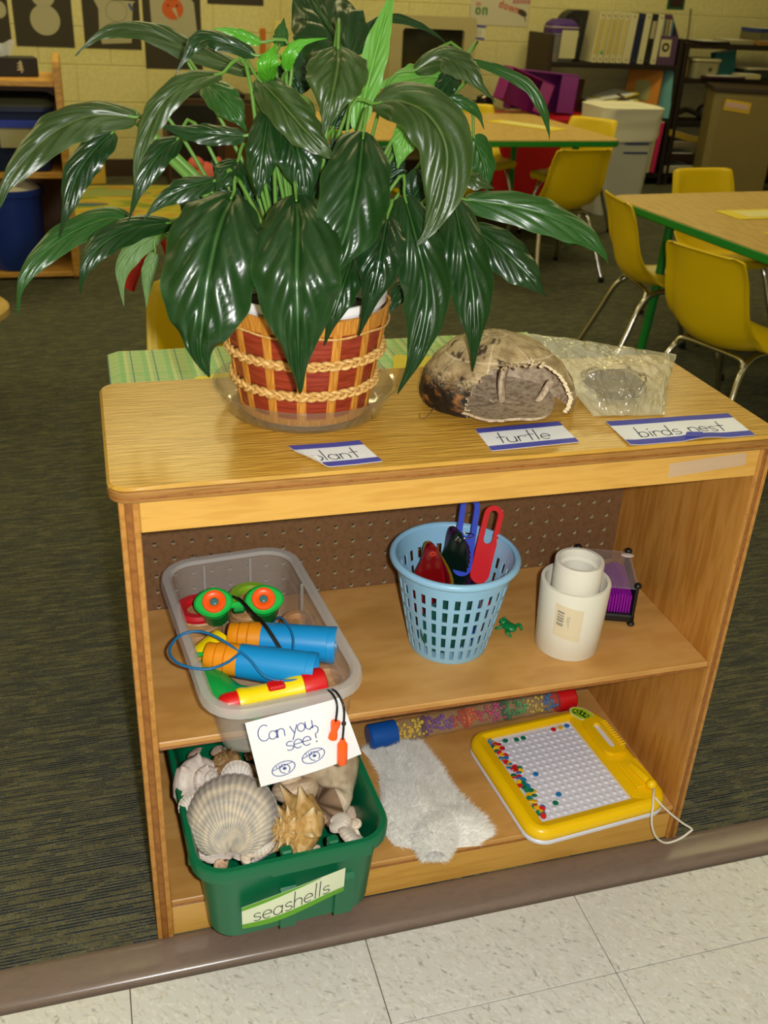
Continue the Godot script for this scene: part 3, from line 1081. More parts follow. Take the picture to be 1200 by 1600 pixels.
	leaf(o, [0.340, 0.914, -0.240, 0.347, 0.942, -0.240, 0.372, 0.962, -0.250], 0.0457, 0.10, "b", 0.20, 0)
	leaf(o, [0.237, 0.898, -0.180, 0.248, 0.933, -0.170, 0.255, 0.966, -0.170], 0.0424, 0.10, "b", 0.20, 0)
	leaf(o, [0.170, 0.895, -0.200, 0.157, 0.922, -0.200, 0.137, 0.948, -0.200], 0.0427, 0.10, "b", 0.20, 0)
	leaf(o, [0.366, 0.896, -0.220, 0.377, 0.919, -0.210, 0.400, 0.926, -0.210], 0.0454, 0.10, "b", 0.20, 0)
	leaf(o, [0.212, 0.894, -0.200, 0.198, 0.921, -0.200, 0.185, 0.941, -0.200], 0.0432, 0.10, "b", 0.20, 0)
	leaf(o, [0.306, 0.853, -0.220, 0.291, 0.891, -0.210, 0.302, 0.919, -0.210], 0.0450, 0.10, "b", 0.20, 0)
	leaf(o, [0.370, 0.836, -0.220, 0.400, 0.858, -0.220, 0.414, 0.888, -0.220], 0.0471, 0.10, "b", 0.20, 0)
	leaf(o, [0.137, 0.891, -0.220, 0.117, 0.911, -0.220, 0.098, 0.923, -0.230], 0.0432, 0.10, "b", 0.20, 0)
	leaf(o, [0.263, 1.022, -0.240, 0.252, 1.046, -0.260, 0.249, 1.063, -0.280], 0.0434, 0.10, "b", 0.20, 0)
	leaf(o, [0.216, 0.955, -0.220, 0.220, 0.988, -0.220, 0.227, 1.010, -0.220], 0.0428, 0.10, "b", 0.20, 0)
	leaf(o, [0.284, 0.914, -0.200, 0.271, 0.951, -0.180, 0.264, 0.974, -0.180], 0.0427, 0.10, "b", 0.20, 0)
	leaf(o, [0.414, 0.876, -0.240, 0.435, 0.871, -0.230, 0.458, 0.850, -0.220], 0.0476, 0.10, "b", 0.20, 0)
	for s in [[0.237, -0.19, 0.064, 0.985, -0.200], [0.22, -0.18, 0.088, 0.958, -0.16]]:   # two stout pale stalks on the left
		var st := new_st()
		var a := Vector3(s[0], 0.785, s[1])
		var b := Vector3(s[2], s[3], s[4])
		tube(st, spline([a, a.lerp(b, 0.5) + Vector3(0, 0.015, 0), b], 12), 0.0055, 0.0045, 8)
		obj("stalk", st, M.petiole, o)
	build_pot()


func build_pot() -> void:
	var c := Vector3(0.237, TOP, -0.187)
	# clear saucer
	var d := thing("saucer", "clear plastic drip saucer under the potted plant", "saucer", c)
	var st := new_st()
	lathe(st, [Vector2(0.0, 0.0004), Vector2(0.088, 0.0004), Vector2(0.094, 0.004), Vector2(0.106, 0.03), Vector2(0.1085, 0.031), Vector2(0.1085, 0.0335), Vector2(0.105, 0.0325), Vector2(0.0925, 0.006), Vector2(0.086, 0.0025), Vector2(0.0, 0.0025)], 64)
	obj("dish", st, clear_mat(Color(0.62, 0.58, 0.5, 0.16), 0.08), d)
	st = new_st()
	for k in 3:
		var rr: float = 0.024 + k * 0.024
		var ring := PackedVector3Array()
		for i in 49:
			ring.append(Vector3(rr * cos(TAU * i / 48), 0.003, rr * sin(TAU * i / 48)))
		tube(st, ring, 0.0009, 0.0009, 6)
	obj("ridge", st, clear_mat(Color(0.9, 0.9, 0.9, 0.3), 0.1), d)
	# white pot with soil
	var pot := thing("flower_pot", "white plastic flower pot holding the peace lily, only its rim showing", "pot", c + Vector3(0, 0.0035, 0))
	st = new_st()
	lathe(st, [Vector2(0.0, 0.002), Vector2(0.066, 0.002), Vector2(0.089, 0.132), Vector2(0.0925, 0.132), Vector2(0.093, 0.1405), Vector2(0.0895, 0.1405), Vector2(0.086, 0.125), Vector2(0.084, 0.11)], 48)
	obj("pot", st, M.white, pot)
	st = new_st()
	var nz := FastNoiseLite.new()
	nz.frequency = 60.0
	var f := func(u: float, v: float) -> Vector3:
		var r := v * 0.0855
		return Vector3(r * cos(-u * TAU), 0.115 + 0.006 * nz.get_noise_2d(r * cos(u * TAU), r * sin(u * TAU)) + 0.004 * (1 - v), r * sin(-u * TAU))
	surf(st, f, 40, 14)
	obj("soil", st, mat(rgb(38, 28, 20), 0.95), pot)
	# woven basket sleeve
	var b := thing("planter_basket", "woven red and tan basket cover with braided straw ropes around the plant pot", "basket", c + Vector3(0, 0.004, 0))
	var red := tri_mat(noise_tex(0.02, 3, 41, ramp([rgb(132, 44, 26), rgb(160, 62, 40)], [0.3, 0.7])), Vector3(2, 30, 2), 0.32)
	var bam := tri_mat(noise_tex(0.02, 3, 42, ramp([rgb(184, 118, 38), rgb(212, 150, 62)], [0.3, 0.7])), Vector3(30, 3, 30), 0.4)
	var rad := func(y: float) -> float: return lerpf(0.0755, 0.0965, clampf((y - 0.004) / 0.125, 0.0, 1.0))
	var bands := [[0.008, 0.036], [0.044, 0.073], [0.081, 0.110]]
	for bd in bands:
		st = new_st()
		lathe(st, [Vector2(rad.call(bd[0]) - 0.0018, bd[0]), Vector2(rad.call(bd[0]) - 0.0002, bd[0] + 0.001), Vector2(rad.call((bd[0] + bd[1]) / 2) + 0.0006, (bd[0] + bd[1]) / 2), Vector2(rad.call(bd[1]) - 0.0002, bd[1] - 0.001), Vector2(rad.call(bd[1]) - 0.0018, bd[1])], 64)
		obj("red_band", st, red, b)
	for bd in [[0.110, 0.1295], [0.0, 0.009]]:
		st = new_st()
		lathe(st, [Vector2(rad.call(bd[0]) - 0.002, bd[0]), Vector2(rad.call(bd[0]) + 0.0014, bd[0] + 0.001), Vector2(rad.call(bd[1]) + 0.0014, bd[1] - 0.001), Vector2(rad.call(bd[1]) - 0.002, bd[1])], 64)
		obj("bamboo_band", st, bam, b)
	st = new_st()
	lathe(st, [Vector2(0.0, 0.0005), Vector2(0.072, 0.0005), Vector2(0.0735, 0.01), Vector2(0.094, 0.128), Vector2(0.0925, 0.128), Vector2(0.072, 0.01)], 48)
	obj("lining", st, M.ply_dark, b)
	for k in 15:
		var a := TAU * (k + 0.35) / 15.0
		st = new_st()
		var strip := func(u: float, v: float) -> Vector3:
			var y := lerpf(0.004, 0.1285, v)
			var r: float = rad.call(y) + 0.0018 + 0.0006 * sin(u * PI)
			var aa := a + (0.5 - u) * 0.0105 / r
			return Vector3(r * cos(aa), y, r * sin(aa))
		shell(st, strip, 4, 10, 0.0015)
		obj("bamboo_strip", st, bam, b)
	for y in [0.0395, 0.0765]:
		for s in 3:                                # a three-strand plait
			var pl := PackedVector3Array()
			for i in 420:
				var th := TAU * i / 420.0
				var q := th * 15.0 + s * TAU / 3.0
				var r: float = rad.call(y) + 0.0034 + 0.0018 * sin(q * 2.0)
				pl.append(Vector3(r * cos(th), y + 0.0038 * sin(q), r * sin(th)))
			st = new_st()
			tube(st, pl, 0.0027, 0.0027, 7, 0.75, true)
			obj("rope_strand", st, M.twine, b)
	var tw := PackedVector3Array()
	for i in 200:
		var th := TAU * i / 200.0
		var r: float = rad.call(0.112) + 0.0030
		tw.append(Vector3(r * cos(th), 0.1095 + 0.0012 * sin(th * 8.0), r * sin(th)))
	st = new_st()
	tube(st, tw, 0.0014, 0.0014, 6, 1.0, true)
	obj("twine", st, M.twine, b)


# ---------------------------------------------------------------- things on top of the unit

func word_label(text: String, label: String, c: Array, curl: Callable, tx: float, size: float, spread: float) -> Node3D:   # c: back left, back right, front right, front left
	var o := thing("word_label", label, "label", Vector3(0, TOP + 0.0008, 0), 0.0, "hand-lettered word labels on the top board")
	var w: float = (c[0] as Vector2).distance_to(c[1])
	var h: float = (c[0] as Vector2).distance_to(c[3])
	var at := func(x: float, y: float, lift: float) -> Vector3:      # x along, y up the card, both in metres
		var u := x / w
		var v := y / h
		var p: Vector2 = (c[3] as Vector2).lerp(c[2], u).lerp((c[0] as Vector2).lerp(c[1], u), v)
		var k: Vector3 = curl.call(u, v)
		return Vector3(p.x, lift, p.y) + k
	var st := new_st()
	var f := func(u: float, v: float) -> Vector3: return at.call(u * w, v * h, 0.0005)
	shell(st, f, 24, 10, 0.0004)
	obj("card", st, M.paper, o)
	for b in 2:
		st = new_st()
		var g := func(u: float, v: float) -> Vector3: return at.call(u * w, (v * 0.2 + (0.8 if b else 0.0)) * h, 0.00075)
		surf(st, g, 24, 4)
		obj("printed_border", st, M.border, o)
	st = new_st()
	var ink := func(x: float, y: float) -> Vector3: return at.call(x, y, 0.0009)
	write_on(st, text, Vector2(tx * w, h * 0.27), size, 0.0014, ink, spread, 0.08)
	obj("lettering", st, M.ink, o)
	return o


func build_top_things() -> void:
	var flat_ := func(_u: float, _v: float) -> Vector3: return Vector3.ZERO
	var curl := func(u: float, v: float) -> Vector3:
		var k := maxf(0.0, (1.0 - v) * 1.1 - u * 4.2)
		return Vector3(0.004, 0.010, -0.004) * k * k + Vector3(0, 0.002 * maxf(0.0, 0.6 - u), 0)
	word_label("plant", "white card with blue borders reading plant, its near left corner curling up", [Vector2(0.194, -0.068), Vector2(0.275, -0.071), Vector2(0.286, -0.014), Vector2(0.209, -0.008)], curl, 0.12, 0.027, 0.98)
	word_label("turtle", "white card with blue borders reading turtle, in front of the turtle shell", [Vector2(0.416, -0.079), Vector2(0.524, -0.083), Vector2(0.522, -0.023), Vector2(0.413, -0.018)], flat_, 0.14, 0.0285, 0.98)
	var wavy := func(u: float, v: float) -> Vector3: return Vector3(0, 0.0025 * maxf(0.0, sin((u - 0.42) * 9.0)) * (1.0 - v), 0)
	var bl := word_label("birds nest", "long white card with blue borders reading birds nest, creased in the middle", [Vector2(0.581, -0.073), Vector2(0.748, -0.071), Vector2(0.742, -0.004), Vector2(0.576, -0.003)], wavy, 0.14, 0.0285, 1.0)
	var st := new_st()
	flat(st)
	quad(st, Vector3(0.650, 0.0032, -0.010), Vector3(0.669, 0.0036, -0.006), Vector3(0.678, 0.0046, -0.016), Vector3(0.659, 0.0042, -0.020))
	obj("folded_corner", st, M.border, bl)
	build_turtle()
	build_nest()


func build_turtle() -> void:
	var o := thing("turtle_shell", "empty broken turtle shell, beige dome with dark blotches and a jagged opening", "turtle shell", Vector3(0.462, TOP + 0.001, -0.152), 0.0)
	var n := FastNoiseLite.new()
	n.seed = 12
	n.frequency = 9.0
	var m := mat(Color.WHITE, 0.55)
	m.vertex_color_use_as_albedo = true
	m.heightmap_enabled = true
	m.heightmap_texture = noise_tex(0.06, 4, 44)
	m.heightmap_scale = 0.05
	m.uv1_scale = Vector3(4, 2, 1)
	var na := 200
	var ne := 84
	var at := func(i: int, j: int, r: float) -> Vector3:
		var az := TAU * i / na
		var el := -0.22 + 1.79 * j / ne
		var d := Vector3(cos(az) * cos(el), sin(el), sin(az) * cos(el))
		var k := 1.0 + 0.03 * n.get_noise_3d(d.x * 0.3, d.y * 0.3, d.z * 0.3) + 0.008 * n.get_noise_3d(d.x, d.y, d.z)
		var p := Vector3(d.x * 0.088, 0.024 + d.y * 0.066, d.z * 0.078) * k
		if d.x > 0.3:                                         # drawn out and drooping to a beak at the right
			var q := d.x - 0.3
			p += Vector3(0.022 * q, -0.030 * q * q, 0.030 * q * q)
		if d.x < 0:
			p.y *= 1.0 - 0.1 * d.x * d.x
		return Vector3(p.x * r, 0.024 + (p.y - 0.024) * r, p.z * r)
	var hole := func(i: int, j: int) -> bool:
		var az := rad_to_deg(TAU * i / na)
		var el := rad_to_deg(-0.22 + 1.79 * j / ne)
		if az > 180.0:
			az -= 360.0
		var jag := n.get_noise_2d(az * 0.02, el * 0.02) * 14.0 + n.get_noise_2d(az * 0.09 + 50.0, el * 0.09) * 7.0
		var ca := (az - 80.0) / 47.0
		var ce := (el - 2.0) / 48.0
		var big := ca * ca + ce * ce < 1.0 + jag * 0.012
		return big and el < 43.0 + jag * 0.6 - maxf(0.0, 60.0 - az) * 0.4
	var tone := func(i: int, j: int) -> Color:
		var az := rad_to_deg(TAU * i / na)
		var el := rad_to_deg(-0.22 + 1.79 * j / ne)
		var a := n.get_noise_2d(az * 0.004, el * 0.006) * 0.5 + 0.5
		var b := n.get_noise_2d(az * 0.035 + 90.0, el * 0.035) * 0.5 + 0.5
		var c := Color8(176, 152, 108).lerp(Color8(116, 92, 58), smoothstep(0.35, 0.75, a) * 0.75).lerp(Color8(196, 180, 144), b * 0.35)
		var line := minf(absf(fposmod(az * 1.0, 46.0) - 23.0), absf(fposmod(el + 8.0, 36.0) - 18.0) * 1.2)
		c = c.lerp(Color8(222, 206, 172), smoothstep(1.6, 0.4, line) * 0.7)
		var dark := smoothstep(104.0, 122.0, az) * smoothstep(260.0, 230.0, az) * smoothstep(32.0, 8.0, el + (b - 0.5) * 26.0)
		c = c.lerp(Color8(24, 16, 10).lerp(Color8(150, 96, 38), smoothstep(0.5, 0.72, a) * 0.9), dark)
		var spot := smoothstep(0.60, 0.70, n.get_noise_2d(az * 0.0035 + 7.0, el * 0.0045) * 0.5 + 0.5) * smoothstep(60.0, 100.0, az) * smoothstep(300.0, 250.0, az)
		return c.lerp(Color8(40, 28, 16), spot * 0.9).srgb_to_linear()
	var st := new_st()
	var ins := new_st()
	var rim := new_st()
	var keep := {}
	for i in na:
		for j in ne:
			if not hole.call(i, j):
				keep[Vector2i(i, j)] = true
	for key in keep:
		var i: int = key.x
		var j: int = key.y
		var id := [[i, j], [i, j + 1], [i + 1, j + 1], [i + 1, j]]
		for tr in [[0, 2, 1], [0, 3, 2]]:
			for q in tr:
				var a: Array = id[q]
				st.set_color(tone.call(a[0], a[1]))
				st.set_uv(Vector2(float(a[0]) / na, float(a[1]) / ne))
				st.add_vertex(at.call(a[0] % na, a[1], 1.0))
		for tr in [[0, 1, 2], [0, 2, 3]]:
			for q in tr:
				var a: Array = id[q]
				ins.add_vertex(at.call(a[0] % na, a[1], 0.955))
		flat(rim)
		for e in [[0, 0, 1, Vector2i(i, j - 1), [i, j], [i + 1, j]], [0, 0, 1, Vector2i(i, j + 1), [i + 1, j + 1], [i, j + 1]], [0, 0, 1, Vector2i((i + na - 1) % na, j), [i, j + 1], [i, j]], [0, 0, 1, Vector2i((i + 1) % na, j), [i + 1, j], [i + 1, j + 1]]]:
			if not keep.has(e[3]) and (e[3] as Vector2i).y < ne:
				var a: Array = e[4]
				var b: Array = e[5]
				quad(rim, at.call(a[0] % na, a[1], 1.0), at.call(b[0] % na, b[1], 1.0), at.call(b[0] % na, b[1], 0.95), at.call(a[0] % na, a[1], 0.95))
	obj("carapace", st, m, o)
	var bone := tri_mat(noise_tex(0.02, 4, 45, ramp([rgb(150, 128, 104), rgb(196, 176, 146), rgb(172, 150, 122)], [0.3, 0.55, 0.8])), Vector3(7, 7, 7), 0.6)
	obj("bone_lining", ins, bone, o)
	obj("broken_edge", rim, mat(rgb(226, 208, 170), 0.7), o)
	# plastron: the pale belly plate, its lip reaching forward out of the opening
	st = new_st()
	var pf := func(u: float, v: float) -> Vector3:
		var a := -u * TAU
		var r := v
		var fwd := maxf(0.0, sin(-a))
		var p := Vector3(cos(a) * 0.078 * r, 0, -sin(a) * 0.072 * r)
		p = Vector3(cos(u * TAU) * 0.074 * r, 0.004 + 0.010 * r * r, sin(-u * TAU) * 0.066 * r + 0.010)
		if p.z > 0.02:
			p.z += (p.z - 0.02) * 0.32 * (1.0 + 0.25 * sin(u * 40.0))
			p.y += 0.04 * (p.z - 0.02) * 0.2
		p.y += 0.0016 * n.get_noise_2d(p.x * 9.0, p.z * 9.0)
		return p
	shell(st, pf, 64, 14, 0.003)
	obj("plastron", st, bone, o)
	# a strut of bone between belly plate and dome
	st = new_st()
	tube(st, spline([Vector3(0.012, 0.008, 0.012), Vector3(0.010, 0.035, 0.008), Vector3(0.022, 0.066, -0.002)], 10), 0.010, 0.012, 10, 0.45)
	tube(st, spline([Vector3(0.050, 0.010, 0.030), Vector3(0.058, 0.024, 0.030), Vector3(0.066, 0.036, 0.028)], 8), 0.004, 0.005, 8, 0.6)
	obj("bone_strut", st, bone, o)
	# a stray stem lying at its left end
	st = new_st()
	tube(st, spline([Vector3(-0.082, 0.012, 0.03), Vector3(-0.094, 0.003, 0.036), Vector3(-0.101, 0.002, 0.034), Vector3(-0.1, 0.006, 0.03)], 12), 0.0006, 0.0004, 5)
	obj("stem", st, mat(rgb(92, 66, 34), 0.7), o)


func build_nest() -> void:
	var o := thing("birds_nest", "brown twiggy bird's nest seen faintly inside the clear plastic bag", "nest", Vector3(0.634, TOP + 0.003, -0.160))
	o.scale = Vector3(0.88, 0.72, 0.88)
	var r := RandomNumberGenerator.new()
	r.seed = 5
	var st := new_st()
	lathe(st, [Vector2(0.0, 0.0), Vector2(0.034, 0.001), Vector2(0.042, 0.014), Vector2(0.036, 0.026), Vector2(0.022, 0.018), Vector2(0.0, 0.012)], 28)
	obj("cup", st, mat(rgb(78, 54, 32), 0.9), o)
	st = new_st()
	for k in 200:
		var a := r.randf() * TAU
		var rr := r.randf_range(0.018, 0.046)
		var y := r.randf_range(0.004, 0.030)
		var ln := r.randf_range(0.4, 1.0)
		var pts := PackedVector3Array()
		for i in 5:
			var aa := a + (i - 2) * ln * 0.35
			pts.append(Vector3(rr * cos(aa) * 1.1, y + r.randf_range(-0.003, 0.003), rr * sin(aa) * 0.95))
		tube(st, pts, r.randf_range(0.0005, 0.0012), 0.0004, 4)
	obj("twigs", st, mat(rgb(104, 74, 42), 0.85), o).set_meta("kind", "stuff")
	# zip bag around it: a front and a back film joined round the edge
	var b := thing("plastic_bag", "clear crumpled plastic bag holding the bird's nest, on top beside the turtle shell", "bag")
	var n := FastNoiseLite.new()
	n.seed = 31
	n.frequency = 7.0
	n.fractal_octaves = 3
	var tl := Vector3(0.535, 0.730, -0.235)
	var tr := Vector3(0.762, 0.692, -0.225)
	var br := Vector3(0.664, TOP + 0.002, -0.078)
	var bl := Vector3(0.574, TOP + 0.0015, -0.090)
	var film := func(u: float, v: float, side: float) -> Vector3:
		var p := bl.lerp(br, u).lerp(tl.lerp(tr, u), v)
		var nn := Vector3(-0.1, 0.82, 0.56).normalized()
		var e := pow(sin(PI * clampf(u, 0, 1)), 0.6) * pow(sin(PI * clampf(v, 0, 1)), 0.6)
		var bulge := 0.021 if side > 0 else 0.020
		p += nn * side * bulge * e
		var cr := n.get_noise_3d(u * 0.55 + side * 3.0, v * 0.45, 0.0)
		cr = (absf(cr) * 2.0 - 0.35)
		p += nn * (0.010 * cr) * minf(1.0, e * 2.0 + 0.12)
		p += nn * 0.003 * n.get_noise_2d(u * 2.4 + 9.0, v * 2.0 + side) * minf(1.0, e + 0.3)
		if u > 0.86 and v < 0.9:
			p.x -= 0.02 * (u - 0.86) * sin(v * PI)
		p.y = maxf(p.y, TOP + (0.0012 if side < 0 else 0.0024))
		p.z = maxf(p.z, -0.285)
		return p
	var ff := func(u: float, v: float) -> Vector3: return film.call(u, v, 1.0)
	var bf := func(u: float, v: float) -> Vector3: return film.call(1.0 - u, v, -1.0)
	st = new_st()
	surf(st, ff, 80, 50)
	obj("front_film", st, clear_mat(Color(0.88, 0.86, 0.72, 0.22), 0.15), b)
	st = new_st()
	surf(st, bf, 50, 30)
	obj("back_film", st, clear_mat(Color(0.88, 0.86, 0.72, 0.42), 0.34), b)
	st = new_st()
	var se := PackedVector3Array()
	for i in 30:
		se.append(film.call(0.93 - 0.02 * sin(i * 0.2), i / 29.0, 1.0) + Vector3(0, 0.0008, 0.0004))
	tube(st, se, 0.0008, 0.0008, 6)
	obj("zip_seam", st, clear_mat(Color(0.9, 0.88, 0.76, 0.5), 0.3), b)


# ---------------------------------------------------------------- things on the middle shelf

func ring_at(w: float, d: float, r: float, y: float, seg := 6) -> PackedVector3Array:
	var out := PackedVector3Array()
	for p in rrect(w, d, r, seg):
		out.append(Vector3(p.x, y, -p.y))
	out.append(out[0])
	return out


func loft(st: SurfaceTool, rings: Array, cap0 := false, cap1 := false) -> void:   # rings of equal length from bottom to top on the outside
	var g := 0
	for k in rings.size() - 1:
		if k > 0:
			var a: Vector3 = rings[k - 1][3]
			var b: Vector3 = rings[k][3]
			var c: Vector3 = rings[k + 1][3]
			if (b - a).angle_to(c - b) > 0.6:
				g += 1
		st.set_smooth_group(g)
		var A: PackedVector3Array = rings[k]
		var B: PackedVector3Array = rings[k + 1]
		for i in A.size() - 1:
			quad(st, A[i], A[i + 1], B[i + 1], B[i])
	st.set_smooth_group(50)
	for cap in 2:
		if cap == 0 and not cap0 or cap == 1 and not cap1:
			continue
		var A: PackedVector3Array = rings[0] if cap == 0 else rings[rings.size() - 1]
		var c := Vector3.ZERO
		for i in A.size() - 1:
			c += A[i] / (A.size() - 1)
		for i in A.size() - 1:
			if cap == 0:
				tri(st, c, A[i + 1], A[i])
			else:
				tri(st, c, A[i], A[i + 1])


func stadium(w: float, h: float, seg := 8) -> PackedVector2Array:
	return rrect(w, h, minf(w, h) / 2.0 - 0.00001, seg)


func ring_extrude(st: SurfaceTool, outer: PackedVector2Array, inner: PackedVector2Array, h: float, t: Transform3D) -> void:
	var n := outer.size()
	flat(st)
	for i in n:
		var j := (i + 1) % n
		var P := func(p: Vector2, z: float) -> Vector3: return t * Vector3(p.x, p.y, z)
		quad(st, P.call(inner[i], h), P.call(outer[i], h), P.call(outer[j], h), P.call(inner[j], h))
		quad(st, P.call(outer[i], 0), P.call(inner[i], 0), P.call(inner[j], 0), P.call(outer[j], 0))
		quad(st, P.call(outer[i], 0), P.call(outer[j], 0), P.call(outer[j], h), P.call(outer[i], h))
		quad(st, P.call(inner[j], 0), P.call(inner[i], 0), P.call(inner[i], h), P.call(inner[j], h))


func axis_to(a: Vector3, b: Vector3) -> Transform3D:   # y axis from a to b
	var y := (b - a).normalized()
	var x := y.cross(Vector3(0.13, 0.3, 0.95)).normalized()
	return Transform3D(Basis(x, y, x.cross(y)), a)


func build_middle_shelf() -> void:
	build_tote()
	build_tote_contents()
	build_tote_sign()
	build_slotted_basket()
	build_pipes()
	build_pin_toy()
	build_frog()


func build_tote() -> void:
	var o := thing("storage_tote", "frosted clear plastic tote overhanging the middle shelf, full of toy viewers", "tote", Vector3(0.16, SHELF + 0.0006, -0.108), 0.092)
	var m := mat(rgb(206, 200, 192), 0.34)
	m.albedo_color.a = 0.17
	m.transparency = BaseMaterial3D.TRANSPARENCY_ALPHA
	var lip := mat(rgb(210, 205, 198), 0.32)
	lip.albedo_color.a = 0.40
	lip.transparency = BaseMaterial3D.TRANSPARENCY_ALPHA
	var st := new_st()
	loft(st, [ring_at(0.128, 0.262, 0.028, 0.0), ring_at(0.140, 0.276, 0.03, 0.006), ring_at(0.156, 0.300, 0.034, 0.066), ring_at(0.158, 0.302, 0.034, 0.0665), ring_at(0.164, 0.310, 0.036, 0.087)], true)
	loft(st, [ring_at(0.161, 0.307, 0.035, 0.087), ring_at(0.155, 0.299, 0.033, 0.0665), ring_at(0.153, 0.297, 0.033, 0.066), ring_at(0.137, 0.273, 0.029, 0.008), ring_at(0.126, 0.26, 0.027, 0.002)], false, true)
	obj("tub", st, m, o)
	st = new_st()
	loft(st, [ring_at(0.186, 0.332, 0.046, 0.0805), ring_at(0.190, 0.336, 0.048, 0.0805), ring_at(0.189, 0.335, 0.0475, 0.0905), ring_at(0.186, 0.332, 0.046, 0.0925), ring_at(0.168, 0.314, 0.038, 0.0925), ring_at(0.161, 0.307, 0.035, 0.089)])
	loft(st, [ring_at(0.164, 0.310, 0.036, 0.087), ring_at(0.170, 0.316, 0.038, 0.0905), ring_at(0.185, 0.331, 0.046, 0.0905), ring_at(0.186, 0.332, 0.046, 0.0805)])
	obj("rim", st, lip, o)
	st = new_st()
	for s in [-1.0, 1.0]:                    # moulded stiffening ribs under the rim
		for z in [-0.07, 0.06]:
			box(st, Vector3(s * 0.0815, 0.058, z), Vector3(0.004, 0.055, 0.003), 0.001)
		box(st, Vector3(s * 0.032, 0.066, -0.1525), Vector3(0.003, 0.04, 0.004), 0.001)
	obj("rib", st, lip, o)


func barrel(st: SurfaceTool, a: Vector3, b: Vector3, prof: Array) -> void:
	lathe(st, prof, 36, axis_to(a, b))


func build_tote_contents() -> void:
	var woodt := tri_mat(noise_tex(0.02, 3, 51, ramp([rgb(168, 124, 78), rgb(196, 152, 104)], [0.3, 0.7])), Vector3(6, 40, 6), 0.5)
	var green := mat(rgb(22, 188, 70), 0.32)
	var dgreen := mat(rgb(10, 142, 58), 0.35)
	var orange := mat(rgb(255, 96, 18), 0.34)
	var blue := mat(rgb(20, 140, 204), 0.34)
	var amber := mat(rgb(226, 142, 20), 0.34)
	var yellow := mat(rgb(240, 212, 10), 0.32)
	var red := mat(rgb(206, 18, 22), 0.32)
	var glass := mat(rgb(70, 120, 120), 0.08)
	var ground := SHELF + 0.0035
	# wooden eyepieces with coloured rings
	var spots := [[Vector3(0.099, ground, -0.196), 0.392, 0.031, rgb(196, 24, 34), "wooden kaleidoscope with a red ring on top, back left in the tote"], [Vector3(0.170, ground, -0.208), 0.395, 0.030, rgb(132, 176, 34), "wooden kaleidoscope with a lime green ring on top, back of the tote"], [Vector3(0.224, ground, -0.158), 0.378, 0.023, rgb(176, 128, 84), "plain wooden tube with a dark hole, behind the blue barrels by the tote's right wall"], [Vector3(0.236, ground, -0.030), 0.378, 0.027, rgb(178, 132, 90), "plain wooden tube with a round hollow end, by the tote's front right corner"], [Vector3(0.105, ground, -0.135), 0.358, 0.024, rgb(180, 136, 92), "wooden tube standing low beneath the goggle-eyed binoculars"]]
	for s in spots:
		var base: Vector3 = s[0]
		var h: float = float(s[1]) - base.y
		var r: float = s[2]
		var o := thing("kaleidoscope", s[4], "kaleidoscope", base)
		var st := new_st()
		lathe(st, [Vector2(0, 0), Vector2(r * 0.94, 0), Vector2(r * 0.98, 0.002), Vector2(r, h * 0.45), Vector2(r * 0.96, h * 0.5), Vector2(r * 0.99, h * 0.55), Vector2(r * 0.99, h * 0.62), Vector2(r * 0.95, h * 0.65), Vector2(r * 0.98, h * 0.8), Vector2(r * 0.9, h * 0.86)], 32)
		obj("barrel", st, woodt, o)
		st = new_st()
		lathe(st, [Vector2(r * 0.8, h * 0.84), Vector2(r * 1.0, h * 0.86), Vector2(r * 1.02, h * 0.94), Vector2(r * 0.9, h), Vector2(r * 0.62, h * 0.995), Vector2(r * 0.5, h * 0.94), Vector2(r * 0.48, h * 0.86)], 36)
		obj("end_ring", st, mat(s[3], 0.4), o)
		st = new_st()
		lathe(st, [Vector2(r * 0.5, h * 0.87), Vector2(0, h * 0.875)], 24)
		obj("eyepiece", st, woodt, o)
	# green binoculars with orange eyepieces, looking up at the viewer
	var g := thing("toy_binoculars", "green toy binoculars with orange eyepieces like two staring eyes", "toy binoculars")
	var look := Vector3(-0.10, 0.72, 0.62).normalized()
	var side := Vector3(0.98, 0.05, 0.10).normalized()
	side = (side - look * side.dot(look)).normalized()
	var upv := look.cross(side)
	for k in 2:
		var c := Vector3(0.1145, 0.428, -0.146) if k == 0 else Vector3(0.1755, 0.429, -0.138)
		var b := Basis(side, look, -upv)
		var st := new_st()
		var plate := PackedVector2Array()
		for i in 40:
			var a := TAU * i / 40.0
			var e := 0.0205 * pow(absf(cos(a)), 1.0) * signf(cos(a))
			var wdt := (0.0255 if (cos(a) > 0) == (k == 1) else 0.0235)
			plate.append(Vector2(wdt * cos(a), 0.0195 * sin(a) * (1.0 - 0.12 * absf(e) / 0.02)))
		extrude(st, plate, -0.011, 0.0, 0.0025, Transform3D(b, c))
		obj("face_plate", st, green, g)
		st = new_st()
		var big := PackedVector2Array()
		for i in 32:
			big.append(Vector2(cos(TAU * i / 32.0), sin(TAU * i / 32.0)) * 0.0195)
		extrude(st, big, -0.052, -0.010, 0.002, Transform3D(b, c))
		obj("barrel", st, dgreen, g)
		st = new_st()
		lathe(st, [Vector2(0.0145, -0.001), Vector2(0.0150, 0.002), Vector2(0.0138, 0.0042), Vector2(0.0125, 0.0042), Vector2(0.0118, 0.0030), Vector2(0.0108, 0.0030), Vector2(0.0102, 0.0040), Vector2(0.0085, 0.0036), Vector2(0.0055, 0.0016), Vector2(0.0050, -0.001)], 40, Transform3D(b, c))
		obj("eyepiece", st, orange, g)
		st = new_st()
		ball(st, c, Vector3(0.0052, 0.0016, 0.0052), 20, 8, b)
		obj("lens", st, glass, g)
	box_at("bridge", Vector3(0.145, 0.4215, -0.143), Vector3(0.022, 0.006, 0.008), green, g, 0.0015, Basis(side, look, -upv))
